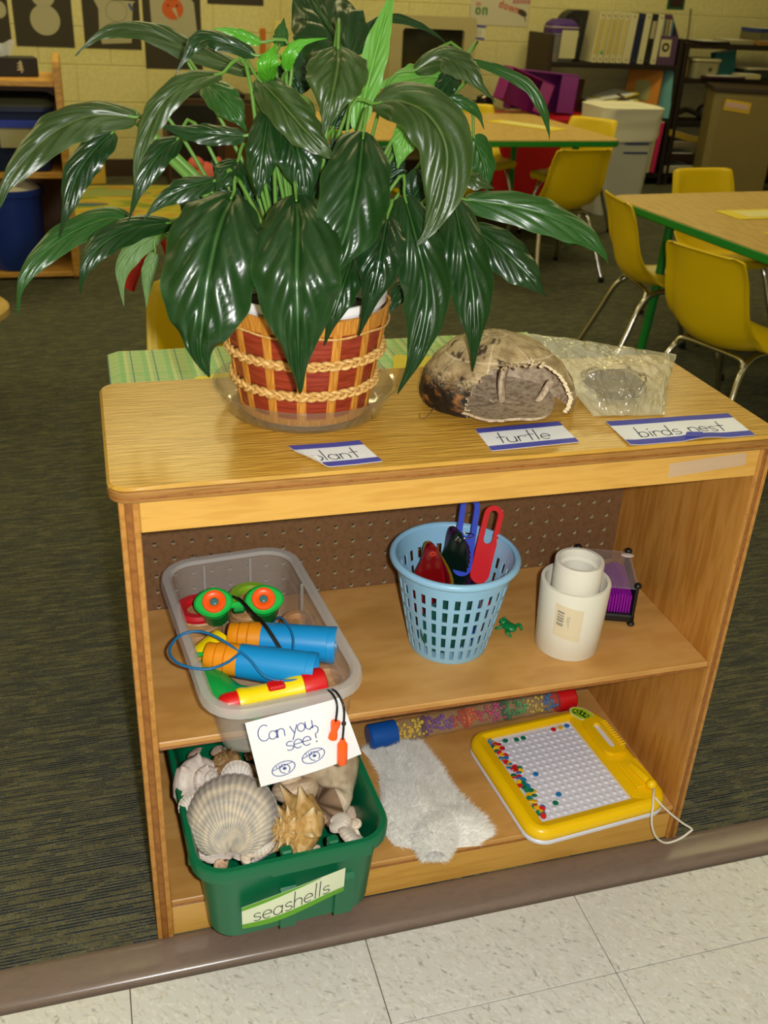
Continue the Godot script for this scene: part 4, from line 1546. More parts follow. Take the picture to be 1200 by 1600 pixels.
	box_at("hinge", Vector3(0.145, 0.416, -0.144), Vector3(0.014, 0.012, 0.012), dgreen, g, 0.0015, Basis(side, look, -upv))
	# blue and amber binoculars lying across the tote
	var v := thing("toy_binoculars", "blue toy binoculars with stepped amber eyepieces lying across the tote", "toy binoculars")
	for k in 2:
		var a: Vector3 = [Vector3(0.094, 0.409, -0.062), Vector3(0.127, 0.404, -0.104)][k]
		var d := Vector3(0.117, -0.004, 0.052).normalized() if k == 0 else Vector3(0.117, -0.002, 0.043).normalized()
		var st := new_st()
		barrel(st, a, a + d, [Vector2(0.0, 0.0), Vector2(0.0155, 0.0), Vector2(0.0165, 0.0015), Vector2(0.0165, 0.011), Vector2(0.0156, 0.0118), Vector2(0.0182, 0.0135), Vector2(0.0184, 0.023), Vector2(0.0174, 0.0238), Vector2(0.0196, 0.0255), Vector2(0.0198, 0.042)])
		obj("eyepiece", st, amber, v)
		st = new_st()
		barrel(st, a, a + d, [Vector2(0.0186, 0.040), Vector2(0.0204, 0.0405), Vector2(0.0226, 0.122), Vector2(0.0230, 0.1225), Vector2(0.0232, 0.132), Vector2(0.0212, 0.132), Vector2(0.0205, 0.118), Vector2(0.0, 0.117)])
		obj("barrel", st, blue, v)
	box_at("bridge", Vector3(0.160, 0.398, -0.060), Vector3(0.05, 0.02, 0.018), blue, v, 0.003, Basis(Vector3.UP, 0.4))
	# the loop of blue cord
	var st2 := new_st()
	tube(st2, spline([Vector3(0.132, 0.424, -0.036), Vector3(0.110, 0.431, -0.062), Vector3(0.088, 0.432, -0.080), Vector3(0.066, 0.430, -0.079), Vector3(0.052, 0.428, -0.058), Vector3(0.055, 0.427, -0.036), Vector3(0.070, 0.428, -0.018), Vector3(0.092, 0.428, -0.010), Vector3(0.114, 0.428, -0.018), Vector3(0.130, 0.4305, -0.030)], 60), 0.0017, 0.0017, 8)
	tube(st2, spline([Vector3(0.130, 0.4305, -0.032), Vector3(0.140, 0.426, -0.018), Vector3(0.152, 0.416, 0.000), Vector3(0.170, 0.412, 0.008), Vector3(0.192, 0.411, 0.010)], 30), 0.0015, 0.0015, 8)
	tube(st2, spline([Vector3(0.184, 0.400, -0.125), Vector3(0.188, 0.425, -0.100), Vector3(0.192, 0.432, -0.080), Vector3(0.196, 0.429, -0.052), Vector3(0.192, 0.42, -0.03)], 24), 0.0013, 0.0013, 8)
	obj("neck_cord", st2, mat(rgb(16, 104, 158), 0.5), v)
	# green viewer with a yellow end, half buried
	var w := thing("toy_viewer", "green toy viewer with a yellow end, half buried at the tote's left wall", "toy viewer")
	var st3 := new_st()
	tube(st3, spline([Vector3(0.094, 0.386, -0.064), Vector3(0.100, 0.389, -0.03), Vector3(0.118, 0.383, -0.006), Vector3(0.150, 0.378, 0.004)], 16), 0.019, 0.023, 16, 0.8)
	obj("body", st3, dgreen, w)
	st3 = new_st()
	barrel(st3, Vector3(0.089, 0.378, -0.092), Vector3(0.135, 0.389, -0.128), [Vector2(0.0, 0.0), Vector2(0.018, 0.0), Vector2(0.020, 0.004), Vector2(0.019, 0.04), Vector2(0.016, 0.042), Vector2(0.0, 0.041)])
	obj("yellow_end", st3, yellow, w)
	st3 = new_st()
	var hoop := PackedVector3Array()
	for i in 40:
		var a := TAU * i / 40.0
		hoop.append(Vector3(0.106, 0.398, -0.078) + Vector3(cos(a) * 0.024, 0.010 * sin(a), sin(a) * 0.013 - 0.002))
	tube(st3, hoop, 0.0028, 0.0028, 8, 1.0, true)
	obj("rim_hoop", st3, green, w)
	st3 = new_st()
	box(st3, Vector3(0.166, 0.380, -0.004), Vector3(0.016, 0.028, 0.024), 0.004, Basis(Vector3.UP, 0.3))
	obj("side_clip", st3, dgreen, w)
	# yellow and red torch at the front
	var t := thing("toy_flashlight", "yellow toy flashlight with red ends and a red switch along the tote's front wall", "flashlight")
	var a0 := Vector3(0.099, 0.3945, 0.017)
	var b0 := Vector3(0.226, 0.3965, 0.004)
	st3 = new_st()
	barrel(st3, a0, b0, [Vector2(0.0, 0.0), Vector2(0.009, 0.0), Vector2(0.0125, 0.004), Vector2(0.0135, 0.010), Vector2(0.0135, 0.022), Vector2(0.012, 0.023)])
	obj("end_cap", st3, red, t)
	st3 = new_st()
	barrel(st3, a0, b0, [Vector2(0.012, 0.0205), Vector2(0.0152, 0.021), Vector2(0.0162, 0.026), Vector2(0.0148, 0.034), Vector2(0.0145, 0.060), Vector2(0.0148, 0.078), Vector2(0.0170, 0.092), Vector2(0.0175, 0.097)])
	obj("body", st3, yellow, t)
	st3 = new_st()
	barrel(st3, a0, b0, [Vector2(0.0160, 0.096), Vector2(0.0190, 0.097), Vector2(0.0200, 0.106), Vector2(0.0196, 0.122), Vector2(0.017, 0.124), Vector2(0.0, 0.122)])
	obj("head", st3, red, t)
	box_at("switch", Vector3(0.164, 0.4095, 0.0125), Vector3(0.020, 0.006, 0.014), red, t, 0.002, Basis(Vector3.UP, 0.09))
	st3 = new_st()
	for k in 4:
		box(st3, Vector3(0.158 + 0.004 * k, 0.4127, 0.0125 - k * 0.0003), Vector3(0.0016, 0.0012, 0.011), 0.0004, Basis(Vector3.UP, 0.09))
	obj("grip_ridge", st3, red, t)
	# black cord from the green binoculars out over the front
	st3 = new_st()
	tube(st3, spline([Vector3(0.138, 0.4255, -0.158), Vector3(0.143, 0.4330, -0.140), Vector3(0.154, 0.434, -0.105), Vector3(0.166, 0.4320, -0.074), Vector3(0.183, 0.408, -0.043), Vector3(0.197, 0.383, -0.014), Vector3(0.209, 0.394, 0.018), Vector3(0.2145, 0.416, 0.040), Vector3(0.2185, 0.424, 0.058), Vector3(0.2205, 0.420, 0.0745), Vector3(0.218, 0.397, 0.0785)], 60), 0.0013, 0.0013, 7)
	tube(st3, spline([Vector3(0.140, 0.4255, -0.156), Vector3(0.147, 0.4330, -0.136), Vector3(0.157, 0.434, -0.103), Vector3(0.169, 0.4320, -0.072), Vector3(0.186, 0.408, -0.040), Vector3(0.200, 0.383, -0.010), Vector3(0.213, 0.395, 0.022), Vector3(0.2195, 0.417, 0.042), Vector3(0.2240, 0.425, 0.060), Vector3(0.2275, 0.418, 0.0765), Vector3(0.2275, 0.395, 0.0795), Vector3(0.2265, 0.372, 0.0795)], 60), 0.0013, 0.0013, 7)
	ball(st3, Vector3(0.2275, 0.3975, 0.0797), Vector3(0.0026, 0.0032, 0.0026))
	obj("neck_cord", st3, M.black, g)
	st3 = new_st()
	barrel(st3, Vector3(0.2265, 0.341, 0.0805), Vector3(0.2265, 0.375, 0.0800), [Vector2(0.0, 0.0), Vector2(0.0052, 0.0), Vector2(0.0060, 0.0012), Vector2(0.0060, 0.0262), Vector2(0.0048, 0.0290), Vector2(0.0036, 0.0296), Vector2(0.0030, 0.034), Vector2(0.0, 0.0342)])
	obj("cord_end", st3, orange, g)
	st3 = new_st()
	barrel(st3, Vector3(0.2150, 0.3795, 0.0800), Vector3(0.2185, 0.401, 0.0795), [Vector2(0.0, 0.0), Vector2(0.0052, 0.0), Vector2(0.0048, 0.005), Vector2(0.0036, 0.010), Vector2(0.0050, 0.016), Vector2(0.0056, 0.0215), Vector2(0.0, 0.022)])
	obj("cord_end", st3, orange, g)


func build_tote_sign() -> void:
	var o := thing("paper_sign", "white paper sign with the words Can you see? and two drawn eyes, on the tote", "sign")
	var tl := Vector3(0.1195, 0.4105, 0.0705)
	var tr := Vector3(0.2265, 0.4265, 0.0705)
	var br := Vector3(0.2500, 0.3470, 0.0775)
	var bl := Vector3(0.1340, 0.3240, 0.0785)
	var W := 0.108
	var H := 0.084
	var at := func(x: float, y: float, k: float) -> Vector3:
		var u := x / W
		var v := y / H
		var p := bl.lerp(br, u).lerp(tl.lerp(tr, u), v)
		var c := pow(maxf(0.0, u - 0.8) / 0.2, 2.0) * pow(v, 2.0)
		return p + Vector3(0, -0.004 * c, k + 0.004 * sin(u * PI) * (1.0 - v) - 0.006 * c + 0.003 * pow(maxf(0.0, 0.3 - u), 1.0) * (1.0 - v))
	var st := new_st()
	var f := func(u: float, v: float) -> Vector3: return at.call(u * W, v * H, 0.0)
	shell(st, f, 26, 20, 0.0003)
	obj("paper", st, M.paper, o)
	var ink := func(x: float, y: float) -> Vector3: return at.call(x, y, 0.0005)
	st = new_st()
	write_on(st, "Can you", Vector2(0.009, 0.056), 0.0205, 0.0010, ink, 0.84, 0.1)
	write_on(st, "see?", Vector2(0.035, 0.0365), 0.0225, 0.0010, ink, 0.86, 0.1)
	obj("lettering", st, M.ink_blue, o)
	for e in [[Vector2(0.027, 0.016), 0.0], [Vector2(0.060, 0.021), 0.1]]:
		st = new_st()
		var c: Vector2 = e[0]
		var sh := func(l: PackedVector2Array) -> PackedVector2Array:
			var r := PackedVector2Array()
			for p in l:
				r.append(c + p.rotated(0.22))
			return r
		pen(st, sh.call(arc(0, 0, 0.0125, 0.0085, 0, 360, 24)), 0.0009, ink)
		pen(st, sh.call(PackedVector2Array([Vector2(-0.0115, 0.003), Vector2(0.0118, 0.0028)])), 0.0008, ink)
		pen(st, sh.call(arc(0.001, -0.001, 0.0052, 0.0058, -70, 250, 18)), 0.0009, ink)
		pen(st, sh.call(arc(0.001, -0.0005, 0.0011, 0.0011, 0, 360, 8)), 0.0016, ink)
		for k in 5:
			var x := -0.006 + k * 0.0028
			pen(st, sh.call(PackedVector2Array([Vector2(x, 0.003), Vector2(x + 0.0008, 0.0068 - 0.0002 * k * k)])), 0.0007, ink)
		obj("drawn_eye", st, M.ink_blue, o)


func build_slotted_basket() -> void:
	var c := Vector3(0.428, SHELF + 0.0005, -0.134)
	var o := thing("slotted_basket", "light blue plastic basket with rows of slots, holding coloured paddles", "basket", c)
	var m := mat(rgb(142, 190, 220), 0.36)
	var rad := func(y: float) -> float: return 0.053 + 0.0265 * pow(y / 0.141, 0.92)
	var cols := 30
	var ys := [0.0, 0.008, 0.024, 0.0295, 0.0465, 0.052, 0.069, 0.0745, 0.0915, 0.097, 0.113, 0.136]
	var st := new_st()
	var th := 0.0018
	var P := func(a: float, y: float, r: float) -> Vector3: return Vector3((rad.call(y) - r) * cos(a), y, (rad.call(y) - r) * sin(a))
	for k in cols:
		var a0 := TAU * k / cols
		var a1 := TAU * (k + 0.54) / cols
		var a2 := TAU * (k + 1) / cols
		for j in ys.size() - 1:
			var y0: float = ys[j]
			var y1: float = ys[j + 1]
			for half in 2:
				var b0 := a0 if half == 0 else a1
				var b1 := a1 if half == 0 else a2
				if half == 1 and j % 2 == 1:
					flat(st)
					quad(st, P.call(b0, y0, 0), P.call(b1, y0, 0), P.call(b1, y0, th), P.call(b0, y0, th))
					quad(st, P.call(b0, y1, th), P.call(b1, y1, th), P.call(b1, y1, 0), P.call(b0, y1, 0))
					quad(st, P.call(b0, y0, 0), P.call(b0, y0, th), P.call(b0, y1, th), P.call(b0, y1, 0))
					quad(st, P.call(b1, y0, th), P.call(b1, y0, 0), P.call(b1, y1, 0), P.call(b1, y1, th))
					continue
				st.set_smooth_group(0)
				quad(st, P.call(b1, y0, 0), P.call(b0, y0, 0), P.call(b0, y1, 0), P.call(b1, y1, 0))
				st.set_smooth_group(1)
				quad(st, P.call(b0, y0, th), P.call(b1, y0, th), P.call(b1, y1, th), P.call(b0, y1, th))
	obj("slotted_wall", st, m, o)
	st = new_st()
	lathe(st, [Vector2(0.0, 0.0), Vector2(0.051, 0.0), Vector2(0.0535, 0.002), Vector2(0.052, 0.004), Vector2(0.0, 0.003)], 48)
	obj("base", st, m, o)
	st = new_st()
	var rp := []
	for i in 15:
		var a := -2.4 + 4.9 * i / 14.0
		rp.append(Vector2(0.0815 + 0.0048 * cos(a), 0.1365 + 0.0052 * sin(a)))
	lathe(st, rp, 64)
	obj("rim", st, m, o)
	# red and blue hand lenses with slotted grips, standing up at the back
	for k in 2:
		var base: Vector3 = c + ([Vector3(0.002, 0.012, 0.008), Vector3(0.018, 0.010, 0.012)][k] as Vector3)
		var tip: Vector3 = [Vector3(0.466, 0.5165, -0.192), Vector3(0.500, 0.503, -0.186)][k]
		var t := axis_to(base, tip)
		t.basis = Basis(Vector3(0.95, 0, 0.1).slide(t.basis.y).normalized(), t.basis.y, Vector3(0.95, 0, 0.1).slide(t.basis.y).normalized().cross(t.basis.y))
		var ln := base.distance_to(tip)
		var pm := mat([rgb(44, 70, 190), rgb(200, 22, 34)][k], 0.32)
		var h := thing("hand_lens", ["blue plastic hand lens upside down in the slotted basket, grip with a long hole upward", "red plastic hand lens upside down in the slotted basket, grip with a long hole upward"][k], "hand lens", Vector3.ZERO)
		st = new_st()
		var up := Transform3D(t.basis, t * Vector3(0, ln - 0.052, 0))
		ring_extrude(st, stadium(0.027, 0.108), shift2(stadium(0.0125, 0.046), Vector2(0, 0.024)), 0.005, up)
		obj("grip", st, pm, h)
		st = new_st()
		ring_extrude(st, circle2(0.033, 36), circle2(0.027, 36), 0.006, Transform3D(t.basis, t * Vector3(0, 0.034, 0)))
		obj("lens_ring", st, pm, h)
		st = new_st()
		ball(st, t * Vector3(0, 0.034, 0.003), Vector3(0.027, 0.027, 0.0025), 28, 10, t.basis)
		obj("lens", st, clear_mat(Color(0.8, 0.85, 0.9, 0.2), 0.05), h)
	# two fans of colour paddles, riveted at the top
	var sets := [
		["fan of dark translucent colour paddles with a metal ring, middle of the slotted basket", Vector3(0.436, 0.4805, -0.150), [rgb(10, 26, 20), rgb(14, 34, 28), rgb(46, 12, 40), rgb(70, 14, 66), rgb(12, 20, 50), rgb(64, 12, 24)]],
		["fan of red translucent colour paddles with a rivet, left in the slotted basket", Vector3(0.397, 0.472, -0.136), [rgb(120, 10, 14), rgb(150, 12, 20), rgb(84, 10, 14), rgb(110, 8, 24), rgb(120, 100, 14)]]]
	for s in sets:
		var f := thing("paddle_fan", s[0], "colour paddles")
		var pv: Vector3 = s[1]
		var cl: Array = s[2]
		for k in cl.size():
			var lean := lerpf(-0.08, 0.26, float(k) / (cl.size() - 1))
			var t := Transform3D(Basis(Vector3.UP, -0.25) * Basis(Vector3.RIGHT, 0.14) * Basis(Vector3.BACK, lean), pv + Vector3(0, 0, -0.0035 * k))
			st = new_st()
			var poly := PackedVector2Array()
			for i in 30:
				var a := TAU * i / 30.0
				var y := -0.048 + 0.060 * sin(a)
				poly.append(Vector2(0.0225 * cos(a) * (0.62 + 0.38 * smoothstep(0.012, -0.07, y)), y))
			var tt := Transform3D(t.basis * Basis(Vector3.RIGHT, PI / 2), t.origin)
			extrude(st, poly, 0.0, 0.002, 0.0005, tt)
			var pm := mat(cl[k], 0.12)
			obj("paddle", st, pm, f)
		st = new_st()
		var tt := Transform3D(Basis(Vector3.UP, -0.25) * Basis(Vector3.RIGHT, 0.14 + PI / 2), pv + Vector3(0, -0.0, 0.0))
		lathe(st, [Vector2(0.002, -0.002), Vector2(0.0042, 0.0), Vector2(0.0042, 0.0032), Vector2(0.0022, 0.0036), Vector2(0.0016, 0.002)], 20, tt)
		obj("rivet", st, M.chrome if s == sets[0] else mat(rgb(190, 60, 40), 0.3), f)
		if s == sets[0]:
			st = new_st()
			var rg := PackedVector3Array()
			for i in 40:
				var a := TAU * i / 40.0
				rg.append(pv + Vector3(0.012 + 0.013 * cos(a), -0.001 + 0.003 * sin(a * 1.0), 0.004 - 0.012 + 0.012 * sin(a)))
			tube(st, rg, 0.0009, 0.0009, 6, 1.0, true)
			obj("split_ring", st, M.chrome, f)
	# loose coloured discs lower down, showing through the slots
	var tint := [[rgb(14, 74, 66), "dark teal plastic disc low in the slotted basket, showing through its slots"], [rgb(40, 96, 190), "blue plastic disc low in the slotted basket, behind its right slots"]]
	for k in 2:
		var d := thing("colour_disc", tint[k][1], "plastic disc", c + ([Vector3(-0.012, 0.006, 0.028), Vector3(0.034, 0.006, 0.010)][k] as Vector3), [0.1, 1.0][k])
		st = new_st()
		extrude(st, circle2([0.042, 0.035][k], 32), 0, 0.003, 0.0008, Transform3D(Basis(Vector3.RIGHT, PI / 2 - 0.12), Vector3(0, [0.043, 0.036][k], 0)))
		obj("disc", st, mat(tint[k][0], 0.25), d)


func circle2(r: float, n: int) -> PackedVector2Array:
	var out := PackedVector2Array()
	for i in n:
		out.append(Vector2(cos(TAU * i / n), sin(TAU * i / n)) * r)
	return out


func shift2(p: PackedVector2Array, d: Vector2) -> PackedVector2Array:
	var out := PackedVector2Array()
	for q in p:
		out.append(q + d)
	return out


func build_pipes() -> void:
	var c := Vector3(0.5875, SHELF + 0.0005, -0.094)
	var pvc := mat(rgb(226, 222, 206), 0.32)
	var o := thing("pipe_coupling", "wide white plastic pipe coupling with a barcode sticker, standing on the middle shelf", "pipe", c)
	var st := new_st()
	lathe(st, [Vector2(0.0395, 0.0), Vector2(0.0425, 0.0), Vector2(0.0438, 0.002), Vector2(0.0445, 0.04), Vector2(0.0450, 0.044), Vector2(0.0468, 0.102), Vector2(0.0460, 0.1045), Vector2(0.0415, 0.1045), Vector2(0.0408, 0.102), Vector2(0.0400, 0.005)], 64)
	obj("coupling", st, pvc, o)
	st = new_st()
	var stick := func(u: float, v: float) -> Vector3:
		var a := lerpf(2.55, 1.72, u)
		var y := lerpf(0.036, 0.086, v) - (u - 0.5) * 0.006
		var r := 0.0447 + 0.0021 * (y - 0.044) / 0.058 + 0.0003
		return Vector3(r * cos(a), y, r * sin(a))
	surf(st, stick, 12, 6)
	obj("sticker", st, mat(rgb(220, 206, 172), 0.6), o)
	st = new_st()
	flat(st)
	var bars := [0.0, 0.018, 0.03, 0.055, 0.07, 0.088, 0.10, 0.128, 0.14, 0.165, 0.18]
	for b in bars.size():
		var v0: float = 0.36 + float(bars[b]) * 2.4
		var w := 0.02 if b % 3 else 0.036
		for k in 3:
			var u0 := 0.10 + 0.15 * k / 3.0 * 1.6
			var u1 := 0.10 + 0.15 * (k + 1) / 3.0 * 1.6
			quad(st, stick.call(u0, v0) * Vector3(1.004, 1, 1.004), stick.call(u1, v0) * Vector3(1.004, 1, 1.004), stick.call(u1, v0 + w) * Vector3(1.004, 1, 1.004), stick.call(u0, v0 + w) * Vector3(1.004, 1, 1.004))
	obj("barcode", st, mat(rgb(136, 132, 124), 0.7), o)
	st = new_st()
	var ink := func(x: float, y: float) -> Vector3: return (stick.call(0.55 - y / 0.03 * 0.28, 0.85 - x / 0.05) as Vector3) * Vector3(1.004, 1, 1.004)
	for k in 3:
		pen(st, PackedVector2Array([Vector2(0.006, 0.002 + k * 0.004), Vector2(0.024 - k * 0.004, 0.002 + k * 0.004)]), 0.0011, ink)
	obj("small_print", st, mat(rgb(120, 116, 110), 0.7), o)
	var i := thing("pipe_reducer", "narrow white plastic pipe piece nested inside the wide coupling", "pipe", c + Vector3(0.001, 0.0008, 0.0))
	st = new_st()
	lathe(st, [Vector2(0.0265, 0.0), Vector2(0.0320, 0.0), Vector2(0.0322, 0.06), Vector2(0.0326, 0.131), Vector2(0.0318, 0.1335), Vector2(0.0272, 0.1335), Vector2(0.0266, 0.131), Vector2(0.0262, 0.122), Vector2(0.0228, 0.119), Vector2(0.0226, 0.06)], 56)
	obj("reducer", st, pvc, i)


func build_pin_toy() -> void:
	var o := thing("pin_art_toy", "purple pin art toy in a black frame, right end of the middle shelf", "pin toy", Vector3(0.6795, SHELF + 0.0008, -0.172), -0.36)
	var w := 0.080
	var d := 0.104
	var st := new_st()
	for s in [-1.0, 1.0]:
		box(st, Vector3(s * (w / 2 - 0.004), 0.012, 0), Vector3(0.008, 0.012, d), 0.002)
		box(st, Vector3(0, 0.012, s * (d / 2 - 0.004)), Vector3(w, 0.012, 0.008), 0.002)
	box(st, Vector3(0, 0.014, 0), Vector3(w - 0.01, 0.008, d - 0.01), 0.001)
	obj("frame", st, M.black, o)
	for sx in [-1.0, 1.0]:
		for sz in [-1.0, 1.0]:
			st = new_st()
			tube(st, PackedVector3Array([Vector3(sx * (w / 2 - 0.003), 0.002, sz * (d / 2 - 0.003)), Vector3(sx * (w / 2 - 0.003), 0.062, sz * (d / 2 - 0.003))]), 0.0026, 0.0026, 8)
			ball(st, Vector3(sx * (w / 2 - 0.003), 0.0665, sz * (d / 2 - 0.003)), Vector3(0.0055, 0.0050, 0.0055))
			ball(st, Vector3(sx * (w / 2 - 0.003), 0.0038, sz * (d / 2 - 0.003)), Vector3(0.0055, 0.0038, 0.0055))
			obj("post", st, M.black, o)
	box_at("side_bar", Vector3(w / 2 - 0.003, 0.037, 0), Vector3(0.003, 0.044, d - 0.016), M.black, o, 0.001)
	var clr := clear_mat(Color(0.9, 0.88, 0.9, 0.10), 0.06)
	box_at("clear_plate", Vector3(0, 0.063, 0), Vector3(w, 0.0022, d), clr, o, 0.0006)
	var purple := mat(rgb(146, 22, 160), 0.3)
	st = new_st()
	var nx := 17
	var nz := 23
	for i in nx:
		for j in nz:
			var x := (float(i) / (nx - 1) - 0.5) * (w - 0.016)
			var z := (float(j) / (nz - 1) - 0.5) * (d - 0.018)
			var h := 0.046 + 0.003 * sin(i * 0.6) * cos(j * 0.3)
			tube(st, PackedVector3Array([Vector3(x, 0.018, z), Vector3(x, h, z)]), 0.0016, 0.0016, 6)
	obj("pins", st, purple, o).set_meta("kind", "stuff")
	st = new_st()
	ball(st, Vector3(w / 2 - 0.006, 0.0655, -d / 2 + 0.014), Vector3(0.010, 0.0015, 0.006))
	obj("paper_scrap", st, mat(rgb(214, 200, 186), 0.8), o)


func build_frog() -> void:
	var o := thing("toy_frog", "tiny green plastic frog on the shelf beside the slotted basket", "toy frog", Vector3(0.521, SHELF + 0.0003, -0.140), 0.5)
	var st := new_st()
	ball(st, Vector3(0, 0.006, 0.0), Vector3(0.0085, 0.0055, 0.012))
	ball(st, Vector3(0.001, 0.0085, -0.011), Vector3(0.0065, 0.0045, 0.006))
	for s in [-1.0, 1.0]:
		ball(st, Vector3(s * 0.0035, 0.0125, -0.012), Vector3(0.0022, 0.0022, 0.0022))
		tube(st, spline([Vector3(s * 0.006, 0.005, 0.005), Vector3(s * 0.014, 0.007, 0.007), Vector3(s * 0.012, 0.002, 0.014)], 8), 0.003, 0.0018, 7)
		tube(st, spline([Vector3(s * 0.005, 0.006, -0.007), Vector3(s * 0.011, 0.004, -0.010), Vector3(s * 0.013, 0.0015, -0.014)], 8), 0.0024, 0.0018, 7)
	obj("frog", st, mat(rgb(10, 120, 62), 0.35), o)


# ---------------------------------------------------------------- things on the bottom shelf

func build_bottom_shelf() -> void:
	build_peg_board()
	build_pelt()
	build_baton()
	build_green_bin()
	build_seashells()


func build_peg_board() -> void:
	var turn := 0.085
	var o := thing("magnet_board", "yellow magnetic drawing board with a white dimpled screen and coloured dots", "toy", Vector3(0.624, LOW + 0.0004, -0.103), turn)
	var yel := mat(rgb(244, 198, 8), 0.28)
	var wht := mat(rgb(220, 222, 236), 0.4)
	var outline := PackedVector2Array()
	# rounded board with its right side bulging by the grip
	for p in rrect(0.228, 0.226, 0.03, 8):
		outline.append(Vector2(p.x + (0.006 * cos(p.y / 0.113 * PI / 2) if p.x > 0.08 else 0.0), p.y))
	var st := new_st()
	extrude(st, outline, 0.0, 0.010, 0.003)
	obj("back_shell", st, wht, o)
	st = new_st()
	var inner := PackedVector2Array()
	var sc := Vector2(-0.012, 0.003)
	var hw := 0.075
	var hd := 0.092
	# frame: outline ring down to a rectangular opening
	var n := outline.size()
	for i in n:
		var d := (outline[i] - sc)
		var k := minf(hw / maxf(absf(d.x), 1e-5), hd / maxf(absf(d.y), 1e-5))
		inner.append(sc + d * k)
	for c in [Vector2(hw, hd), Vector2(-hw, hd), Vector2(-hw, -hd), Vector2(hw, -hd)]:      # pull the nearest point onto each corner
		var best := 0
		for i in n:
			if inner[i].distance_to(sc + c) < inner[best].distance_to(sc + c):
				best = i
		inner[best] = sc + c
	var rings := [[inset(outline, 0.0008), 0.010], [inset(outline, -0.0004), 0.013], [inset(outline, 0.001), 0.0225], [inset(outline, 0.006), 0.0265], [inset(outline, 0.012), 0.0268]]
	for k in rings.size() - 1:
		st.set_smooth_group(0)
		for i in n:
			var j := (i + 1) % n
			var A: PackedVector2Array = rings[k][0]
			var B: PackedVector2Array = rings[k + 1][0]
			quad(st, Vector3(A[i].x, rings[k][1], -A[i].y), Vector3(A[j].x, rings[k][1], -A[j].y), Vector3(B[j].x, rings[k + 1][1], -B[j].y), Vector3(B[i].x, rings[k + 1][1], -B[i].y))
	var last: PackedVector2Array = rings[4][0]
	flat(st)
	for i in n:
		var j := (i + 1) % n
		quad(st, Vector3(last[i].x, 0.0268, -last[i].y), Vector3(last[j].x, 0.0268, -last[j].y), Vector3(inner[j].x, 0.0225, -inner[j].y), Vector3(inner[i].x, 0.0225, -inner[i].y))
		quad(st, Vector3(inner[i].x, 0.0225, -inner[i].y), Vector3(inner[j].x, 0.0225, -inner[j].y), Vector3(inner[j].x, 0.016, -inner[j].y), Vector3(inner[i].x, 0.016, -inner[i].y))
	obj("frame", st, yel, o)
	box_at("screen", Vector3(sc.x, 0.015, -sc.y), Vector3(hw * 2, 0.006, hd * 2), wht, o, 0.0)
	st = new_st()
	var nx := 12
	var nz := 15
	for i in nx:
		for j in nz:
			var x := sc.x + (float(i + 0.5) / nx - 0.5) * (hw * 2 - 0.016) + 0.008
			var z := -sc.y + (float(j + 0.5) / nz - 0.5) * (hd * 2 - 0.01)
			ball(st, Vector3(x, 0.0178, z), Vector3(0.0042, 0.0019, 0.0042), 10, 6)
	obj("dimples", st, wht, o).set_meta("kind", "stuff")
	var dotm := [mat(rgb(206, 24, 34), 0.35), mat(rgb(238, 190, 20), 0.35), mat(rgb(12, 116, 84), 0.35), mat(rgb(32, 122, 190), 0.35)]
	var ds := new_st()
	lathe(ds, [Vector2(0, 0), Vector2(0.0042, 0), Vector2(0.0046, 0.0006), Vector2(0.0042, 0.0016), Vector2(0, 0.0019)], 14)
	var dm := mesh_of(ds)
	var r := RandomNumberGenerator.new()
	r.seed = 3
	var count := 0
	var placed := [[-0.058, -0.083, 2], [-0.040, -0.0800, 2], [-0.028, -0.080, 2], [0.028, -0.0835, 0], [0.041, -0.084, 1], [0.053, -0.0845, 3], [-0.048, -0.002, 3], [-0.036, 0.046, 3], [-0.049, 0.060, 2], [-0.071, 0.061, 3]]
	for p in placed:
		share("colour_dot", dm, dotm[p[2]], o, Transform3D(Basis.IDENTITY, Vector3(p[0], 0.0192, p[1])), count)
		count += 1
	for k in 64:
		var z := -0.088 + 0.166 * k / 63.0
		var x := -0.083 + absf(r.randfn()) * 0.0085 * (1.0 - absf(k - 28.0) / 80.0)
		share("colour_dot", dm, dotm[r.randi() % 4], o, Transform3D(Basis(Vector3.RIGHT, r.randf_range(-0.4, 0.4)), Vector3(x, 0.0200 + r.randf() * 0.0012, z)), count)
		count += 1
	# grip with a long slot and finger ridges
	st = new_st()
	ring_extrude(st, rrect(0.036, 0.086, 0.014, 6), stadium(0.0115, 0.058, 6 + 0), 0.007, Transform3D(Basis(Vector3.UP, -0.02) * Basis(Vector3.RIGHT, -PI / 2), Vector3(0.0905, 0.0255, -0.036)))
	obj("grip", st, yel, o)
	box_at("slot", Vector3(0.0905, 0.0263, -0.036), Vector3(0.0125, 0.0014, 0.060), wht, o, 0.0004)
	for k in 11:
		box_at("grip_ridge", Vector3(0.1065, 0.0327, -0.064 + k * 0.0056), Vector3(0.010, 0.0025, 0.0028), yel, o, 0.001)
	# magnetic pen in its holder, with a cord looping off the shelf
	var pen_o := new_st()
	box(pen_o, Vector3(0.094, 0.0275, 0.050), Vector3(0.034, 0.004, 0.058), 0.0018)
	obj("pen_holder", pen_o, yel, o)
	st = new_st()
	barrel(st, Vector3(0.0925, 0.032, 0.032), Vector3(0.0965, 0.034, 0.082), [Vector2(0.0, 0.0), Vector2(0.004, 0.001), Vector2(0.0055, 0.008), Vector2(0.0062, 0.040), Vector2(0.005, 0.044), Vector2(0.0, 0.046)])
	ball(st, Vector3(0.0968, 0.0345, 0.083), Vector3(0.0082, 0.0075, 0.0082), 20, 12)
	obj("pen", st, yel, o)
	st = new_st()
	var inv := o.transform.affine_inverse()
	var w := []
